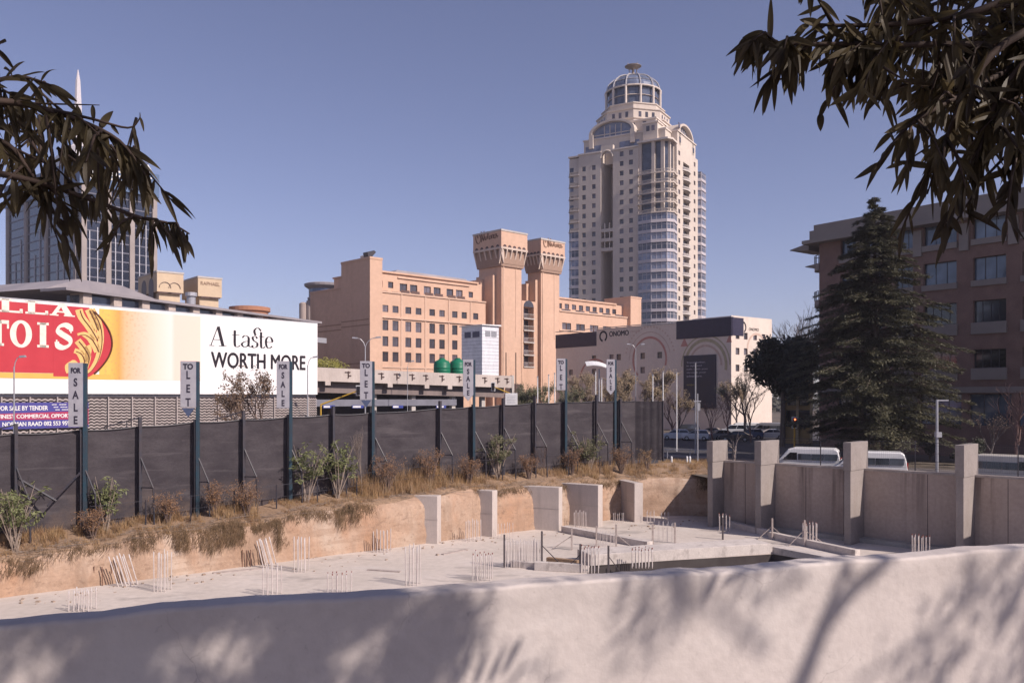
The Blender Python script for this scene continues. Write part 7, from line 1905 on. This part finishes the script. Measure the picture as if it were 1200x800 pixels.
# ================================================================== the two trees that overhang the camera
def W3(px, py, d): return Vector(((px-600)/1000*d, d, HC-(py-HY)/1000*d))
leaf_near = leafmat('willow_leaf', (.125, .098, .05), (.05, .037, .025), .42, scale=6, rough=.5)
near_bark = mat('smooth_brown_bark', (.075, .05, .04), .8, c2=(.05, .035, .03), scale=12, stretch=(1, 1, .3))
def lance(mb, base, d, L, w, nrm, curl):
    """long willow-like leaf with a fold along the midrib"""
    d = d.normalized(); sd = d.cross(nrm); 
    if sd.length < 1e-3: sd = d.orthogonal()
    sd.normalize(); up = sd.cross(d).normalized(); o = len(mb.v); c = base.copy(); dd = d.copy(); K = 7
    tw = random.uniform(-.5, .5)
    for i in range(K+1):
        t = i/K; ww = w*(math.sin(PI*min(1, t**.75*.97+.03))**.8)+.0004
        s2 = (sd*math.cos(tw*t)+up*math.sin(tw*t))
        mb.v += [c-s2*ww, c+up*(-ww*.45), c+s2*ww]
        dd = (dd+Vector((0, 0, -curl/K))+up*random.uniform(-.05, .05)).normalized(); c = c+dd*(L/K)
    for i in range(K):
        a = o+3*i; mb.f += [(a, a+1, a+4, a+3), (a+1, a+2, a+5, a+4)]; mb.m += [0, 0]
def twig_leaves(lb, pts, n, L, w, hang=.8, fwd=.5, spread=.6):
    n = int(n*.70); L = L*.84; w = w*.72
    for i in range(n):
        t = (i+random.random())/n*(len(pts)-1); k = min(int(t), len(pts)-2); p = pts[k].lerp(pts[k+1], t-k)
        d = (pts[k+1]-pts[k]).normalized()
        dd = d*fwd+Vector((random.gauss(0, spread), random.gauss(0, spread*.8), random.gauss(0, spread)-hang))
        lance(lb, p, dd, L*random.uniform(.55, 1.15), w*random.uniform(.7, 1.25), Vector((random.gauss(0, .6), -1, random.gauss(0, .6))), random.uniform(-.2, 1.0))
def sprig(tb, lb, pts, r0, n, L, w, hang=.8, fwd=.5, spread=.6, side=0, sl=.25):
    sm = []
    for i in range(len(pts)-1):
        for k in range(4):
            t = k/4; p0 = pts[max(i-1, 0)]; p1 = pts[i]; p2 = pts[i+1]; p3 = pts[min(i+2, len(pts)-1)]
            sm.append(.5*((2*p1)+(p2-p0)*t+(2*p0-5*p1+4*p2-p3)*t*t+(3*p1-p0-3*p2+p3)*t**3))
    sm.append(pts[-1])
    tb.path(sm, [r0*(1-.8*i/(len(sm)-1)) for i in range(len(sm))], n=5)
    twig_leaves(lb, sm, n, L, w, hang, fwd, spread)
    for _ in range(side):
        t = random.uniform(.05, .9)*(len(sm)-1); k = min(int(t), len(sm)-2); p = sm[k].lerp(sm[k+1], t-k); d = (sm[k+1]-sm[k]).normalized()
        e = p+(d*.6+Vector((random.gauss(0, .4), random.gauss(0, .6), random.gauss(0, .3)-.45))).normalized()*sl*random.uniform(.5, 1.2)
        mid = p.lerp(e, .5)+Vector((0, 0, .02)); tb.path([p, mid, e], [r0*.4, r0*.3, r0*.15], n=4)
        twig_leaves(lb, [p, mid, e], int(n*.22)+3, L, w, hang, fwd, spread)
tb = MB(); lb = MB(); random.seed(21)
# --- right-hand tree: branches seen at the top right
D = 1.9
def P(x, y, d=D): return W3(x, y, d)
sprig(tb, lb, [P(1330, -60, 2.1), P(1210, 40, 2.), P(1090, 52), P(980, 52), P(905, 50), P(872, 44)], .011, 95, .105, .0095, .75, .35, .5, 12, .16)
sprig(tb, lb, [P(1330, -90, 2.), P(1180, 0), P(1080, 25), P(1000, 30), P(945, 28)], .012, 60, .10, .0095, .6, .4, .6, 10, .2)
sprig(tb, lb, [P(1320, -20, 2.1), P(1200, 70, 2.0), P(1110, 120), P(1062, 150), P(1028, 195)], .010, 40, .10, .009, .6, .7, .45, 7, .16)
sprig(tb, lb, [P(1320, -20, 2.0), P(1180, 50), P(1135, 105), P(1112, 155), P(1088, 205)], .012, 50, .105, .0095, .7, .5, .5, 7, .2)
sprig(tb, lb, [P(1330, 0, 2.0), P(1230, 50), P(1175, 105), P(1155, 155), P(1142, 195)], .012, 80, .11, .0105, .8, .4, .5, 8, .2)
sprig(tb, lb, [P(1340, 60, 1.9), P(1260, 80), P(1205, 115), P(1195, 160), P(1186, 205)], .012, 60, .11, .010, .8, .4, .5, 8, .2)
sprig(tb, lb, [P(1330, -40, 2.3), P(1200, 10, 2.2), P(1120, 70, 2.1), P(1090, 110, 2.1)], .012, 110, .11, .011, .4, .2, .9, 14, .3)
sprig(tb, lb, [P(1340, -120, 2.2), P(1180, -30, 2.1), P(1080, -5, 2.), P(1010, -12)], .012, 60, .10, .010, .5, .4, .7, 10, .2)
for i in range(13):
    c = P(random.uniform(1070, 1180), random.uniform(-25, 150)+0, random.uniform(1.9, 2.6)); e = c+Vector((random.gauss(0, .12), random.gauss(0, .1), random.gauss(-.06, .1)))
    sprig(tb, lb, [c, c.lerp(e, .5), e], .006, 16, .11, .011, .5, .3, .8)
for i in range(18):
    c = P(random.uniform(960, 1150), random.uniform(40, 75), random.uniform(1.85, 2.1)); e = c+Vector((random.gauss(0, .05), random.gauss(0, .06), random.gauss(-.08, .04)))
    sprig(tb, lb, [c, c.lerp(e, .5), e], .004, 8, .10, .009, .7, .2, .5)
# tree itself: trunk right of the camera, limbs rising over it
tk = MB(); base = Vector((5.2, .3, HC-1.7))
tk.path([base, base+Vector((-.1, .1, 1.5)), base+Vector((-.35, 0, 3.0)), base+Vector((-.8, -.4, 4.6)), base+Vector((-1.6, -1.2, 6.4))], [.26, .2, .17, .12, .06], n=10)
knot = base+Vector((-.35, 0, 3.0))
hubR = P(1330, -60, 2.1); tk.path([base+Vector((-.1, .1, 1.9)), Vector((3., 1.4, HC+1.15)), hubR], [.07, .04, .013], n=7)
for e in (P(1330, -90, 2.), P(1320, -20, 2.1), P(1340, 60, 1.9), P(1340, -120, 2.2), P(1330, 0, 2.), P(1330, -40, 2.3)): tk.path([Vector((3., 1.4, HC+1.15)).lerp(hubR, .6), e], [.02, .012], n=5)
# --- limbs and foliage that shade the wall: stand upstream of the sun from it
u = Vector((1, .33, 0)).normalized()
def wallpt(px, drop):
    Y = 4.32/(1-.33*(px-600)/1000); return Vector(((px-600)/1000*Y, Y, HC-drop))
def up(px, py, t):
    """point t metres toward the sun from the wall point seen at px,py"""
    Y = 4.32/(1-.33*(px-600)/1000); return Vector(((px-600)/1000*Y, Y, HC-(py-HY)/1000*Y))+SUN*t
def limb(seq, rr): tk.path([up(*s) for s in seq], rr, n=8)
limb([(905, 900, 8.6), (940, 800, 8.4), (966, 735, 8.2), (1000, 690, 8.), (1040, 655, 8.), (1110, 560, 8), (1300, 300, 7.6)], [.062, .06, .05, .045, .042, .04, .035])
limb([(960, 745, 8.2), (982, 690, 8.2), (995, 650, 8.2), (1005, 560, 8.2)], [.04, .032, .026, .02])
limb([(700, 560, 9), (760, 640, 9.2), (820, 700, 9.5), (900, 760, 9.9)], [.012, .015, .02, .025])
limb([(1240, 560, 9), (1180, 660, 9.2), (1100, 740, 9.5), (1000, 800, 9.9)], [.02, .02, .018, .015])
sb = MB(); random.seed(77)
def shade_zone(x0, x1, y0, y1, t0, t1, n, keep, L=.12):
    for _ in range(n):
        px = random.uniform(x0, x1); py = random.uniform(y0, y1)
        if not keep(px, py): continue
        t = random.uniform(t0, t1); c = up(px, py, t)
        if c.y > .5:   # stay out of the picture
            sx = 600+1000*c.x/c.y; sy = HY-1000*(c.z-HC)/c.y
            if -60 < sx < 1260 and -80 < sy < 880: continue
        for _ in range(9):
            dd = Vector((random.gauss(0, .6), random.gauss(0, .6), random.gauss(-.5, .5)))
            lance(sb, c+Vector((random.gauss(0, .07), random.gauss(0, .07), random.gauss(0, .07))), dd, L, .011, Vector((random.gauss(0, .6), -1, random.gauss(0, .6))), .3)
def gap(px, py):
    # slanting light patches
    c = px*.8+py*.6; e = -px*.6+py*.8
    q = noise.noise(Vector((c*.017, e*.006, 1.)))+.6*noise.noise(Vector((c*.045, e*.018, 5.)))
    return q < -.12
shade_zone(-160, 540, 690, 860, 4.4, 7, 1900, gap, .09)
shade_zone(-200, 480, 655, 708, 4.6, 7, 650, lambda a, b: True, .09)
shade_zone(480, 620, 690, 800, 4.6, 7, 110, gap)
shade_zone(740, 960, 600, 760, 6, 8.5, 60, lambda a, b: noise.noise(Vector((a*.01, b*.01, 9))) > -.1)
shade_zone(1040, 1230, 640, 860, 6, 8.5, 90, lambda a, b: noise.noise(Vector((a*.01+b*.01, 0, 9))) > .0)
def wall_hit(c):
    n_ = Vector((.33, -1, 0)); t = (c-Vector((0, 4.32, 0))).dot(n_)/SUN.dot(n_); w = c-SUN*t
    if w.y < .5: return -9999, 0
    return 600+1000*w.x/w.y, HY-1000*(w.z-HC)/w.y
# unseen broad crown overhead, added to shade the ground and the left half of the wall from the open sky
k = 0
while k < 2600:
    c = Vector((random.uniform(-7, 5), random.uniform(-3.5, 3.8), HC+random.uniform(1.7, 5.5)))
    if c.y > .4:
        sx = 600+1000*c.x/c.y; sy = HY-1000*(c.z-HC)/c.y
        if -90 < sx < 1290 and sy > -90: k += .2; continue
    if c.y > -.5:
        yy = max(c.y+.35, .1); sx = 1000*(abs(c.x)-.35)/yy; sy = 1000*(c.z-.35-HC)/yy
        if sx < 640 and sy < 510: k += .2; continue
    k += 1
    hx, hy = wall_hit(c)
    if 640 < hy < 870 and (hx > 545 or not gap(hx, hy)) and hx < 1400 and hx > -200: continue
    tk.tube(c, c+Vector((random.gauss(0, .2), random.gauss(0, .2), random.uniform(.1, .4))), .006, .003, n=3)
    for _ in range(8): lance(sb, c+Vector([random.gauss(0, .12) for _ in range(3)]), Vector((random.gauss(0, .6), random.gauss(0, .6), random.gauss(-.5, .5))), .16, .02, Vector((random.gauss(0, .6), -1, random.gauss(0, .6))), .3)
# the sharp sprig of long leaves whose shadow lies at the bottom of the wall
for a, b in (((540, 800), (556, 748)), ((556, 805), (572, 760)), ((574, 800), (592, 755)), ((590, 790), (612, 742)), ((560, 830), (540, 800)), ((600, 770), (612, 745)), ((530, 820), (536, 775))):
    p = up(a[0], a[1], 3.7); q = up(b[0], b[1], 3.7); L = (q-p).length; lance(sb, p, q-p, L, .016, SUN, 0.0)
tk.path([up(500, 850, 3.75), up(570, 815, 3.7), up(640, 840, 3.7), up(760, 900, 3.8), Vector((3., 1.4, HC+1.15))], [.006, .006, .008, .01, .014], n=5)
t = thing('willow_leaved_tree', 'dark long-leaved branches hanging into the view at top right', 'tree', base)
def rel(mb, b):
    mb.v = [v-b for v in mb.v]; return mb
rel(tk, base).build('trunk', near_bark, t, smooth=True)
rel(tb, base).build('branches', near_bark, t, smooth=True)
rel(lb, base).build('foliage', leaf_near, t, smooth=False)
rel(sb, base).build('unseen_shade_crown', leaf_near, t)
# --- left-hand tree
tb = MB(); lb = MB(); random.seed(42); D = 2.2
sprig(tb, lb, [P(-140, 60, 2.4), P(-40, 110), P(30, 122), P(90, 140), P(140, 165), P(170, 205)], .011, 75, .11, .0095, .8, .35, .5, 9, .2)
sprig(tb, lb, [P(-140, 180, 2.4), P(-20, 200), P(50, 215), P(110, 235), P(165, 255), P(200, 262), P(222, 274)], .009, 42, .085, .0075, .8, .4, .4, 5, .13)
sprig(tb, lb, [P(-140, 100, 2.4), P(-40, 150), P(10, 170), P(34, 200), P(50, 222)], .010, 40, .11, .010, .7, .35, .5, 8, .2)
sprig(tb, lb, [P(-140, 40, 2.4), P(-60, 70), P(-20, 62), P(2, 50)], .008, 12, .09, .008, .3, .4, .5, 3, .1)
sprig(tb, lb, [P(-140, 90, 2.4), P(-40, 100), P(20, 90), P(60, 100)], .009, 30, .10, .009, .0, .5, .6, 6, .16)
sprig(tb, lb, [P(60, 128), P(110, 140), P(150, 150), P(163, 140), P(164, 132)], .004, 6, .06, .005, .8, .2, .3)
for i in range(20):
    c = P(random.uniform(-30, 80), random.uniform(95, 190), random.uniform(2.1, 2.6)); e = c+Vector((random.gauss(0, .1), random.gauss(0, .1), random.gauss(-.12, .08)))
    sprig(tb, lb, [c, c.lerp(e, .5), e], .005, 10, .11, .010, .8, .3, .5)
for i in range(9):
    c = P(random.uniform(60, 165), random.uniform(135, 175), random.uniform(2.1, 2.3)); e = c+Vector((random.gauss(0, .04), random.gauss(0, .05), random.gauss(-.12, .05)))
    sprig(tb, lb, [c, c.lerp(e, .5), e], .004, 6, .12, .009, .9, .2, .35)
base = Vector((-3.6, .9, HC-1.7)); tk = MB()
tk.path([base, base+Vector((.1, .1, 1.3)), base+Vector((-.1, .2, 2.6)), base+Vector((.3, -.3, 4.2)), base+Vector((.2, -.9, 6))], [.2, .16, .13, .08, .04], n=10)
j = base+Vector((.05, .15, 2.))
for e in (P(-140, 60, 2.4), P(-140, 180, 2.4), P(-140, 100, 2.4), P(-140, 40, 2.4), P(-140, 90, 2.4)): tk.path([j, j.lerp(e, .5)+Vector((0, 0, .08)), e], [.05, .025, .011], n=6)
t = thing('willow_leaved_tree', 'dark long-leaved branches hanging into the view at the left edge', 'tree', base)
rel(tk, base).build('trunk', near_bark, t, smooth=True); rel(tb, base).build('branches', near_bark, t, smooth=True); rel(lb, base).build('foliage', leaf_near, t)

# ================================================================== thin haze
hm = bpy.data.materials.new('haze_air'); hm.use_nodes = True; nt = hm.node_tree
for n_ in list(nt.nodes):
    if n_.type != 'OUTPUT_MATERIAL': nt.nodes.remove(n_)
pv = nt.nodes.new('ShaderNodeVolumePrincipled'); pv.inputs['Color'].default_value = (.86, .84, .95, 1); pv.inputs['Density'].default_value = .00024; pv.inputs['Anisotropy'].default_value = .2
nt.links.new(pv.outputs[0], nt.nodes['Material Output'].inputs['Volume'])
mb = MB(); mb.box(-1010, 1010, -310, 1210, -7.7, 124)
tag(mb.build('haze', hm), kind='stuff', label='thin dusty haze over the whole place', cat='haze')
SC.cycles.volume_bounces = 0; SC.cycles.volume_step_rate = 5; SC.cycles.volume_max_steps = 64
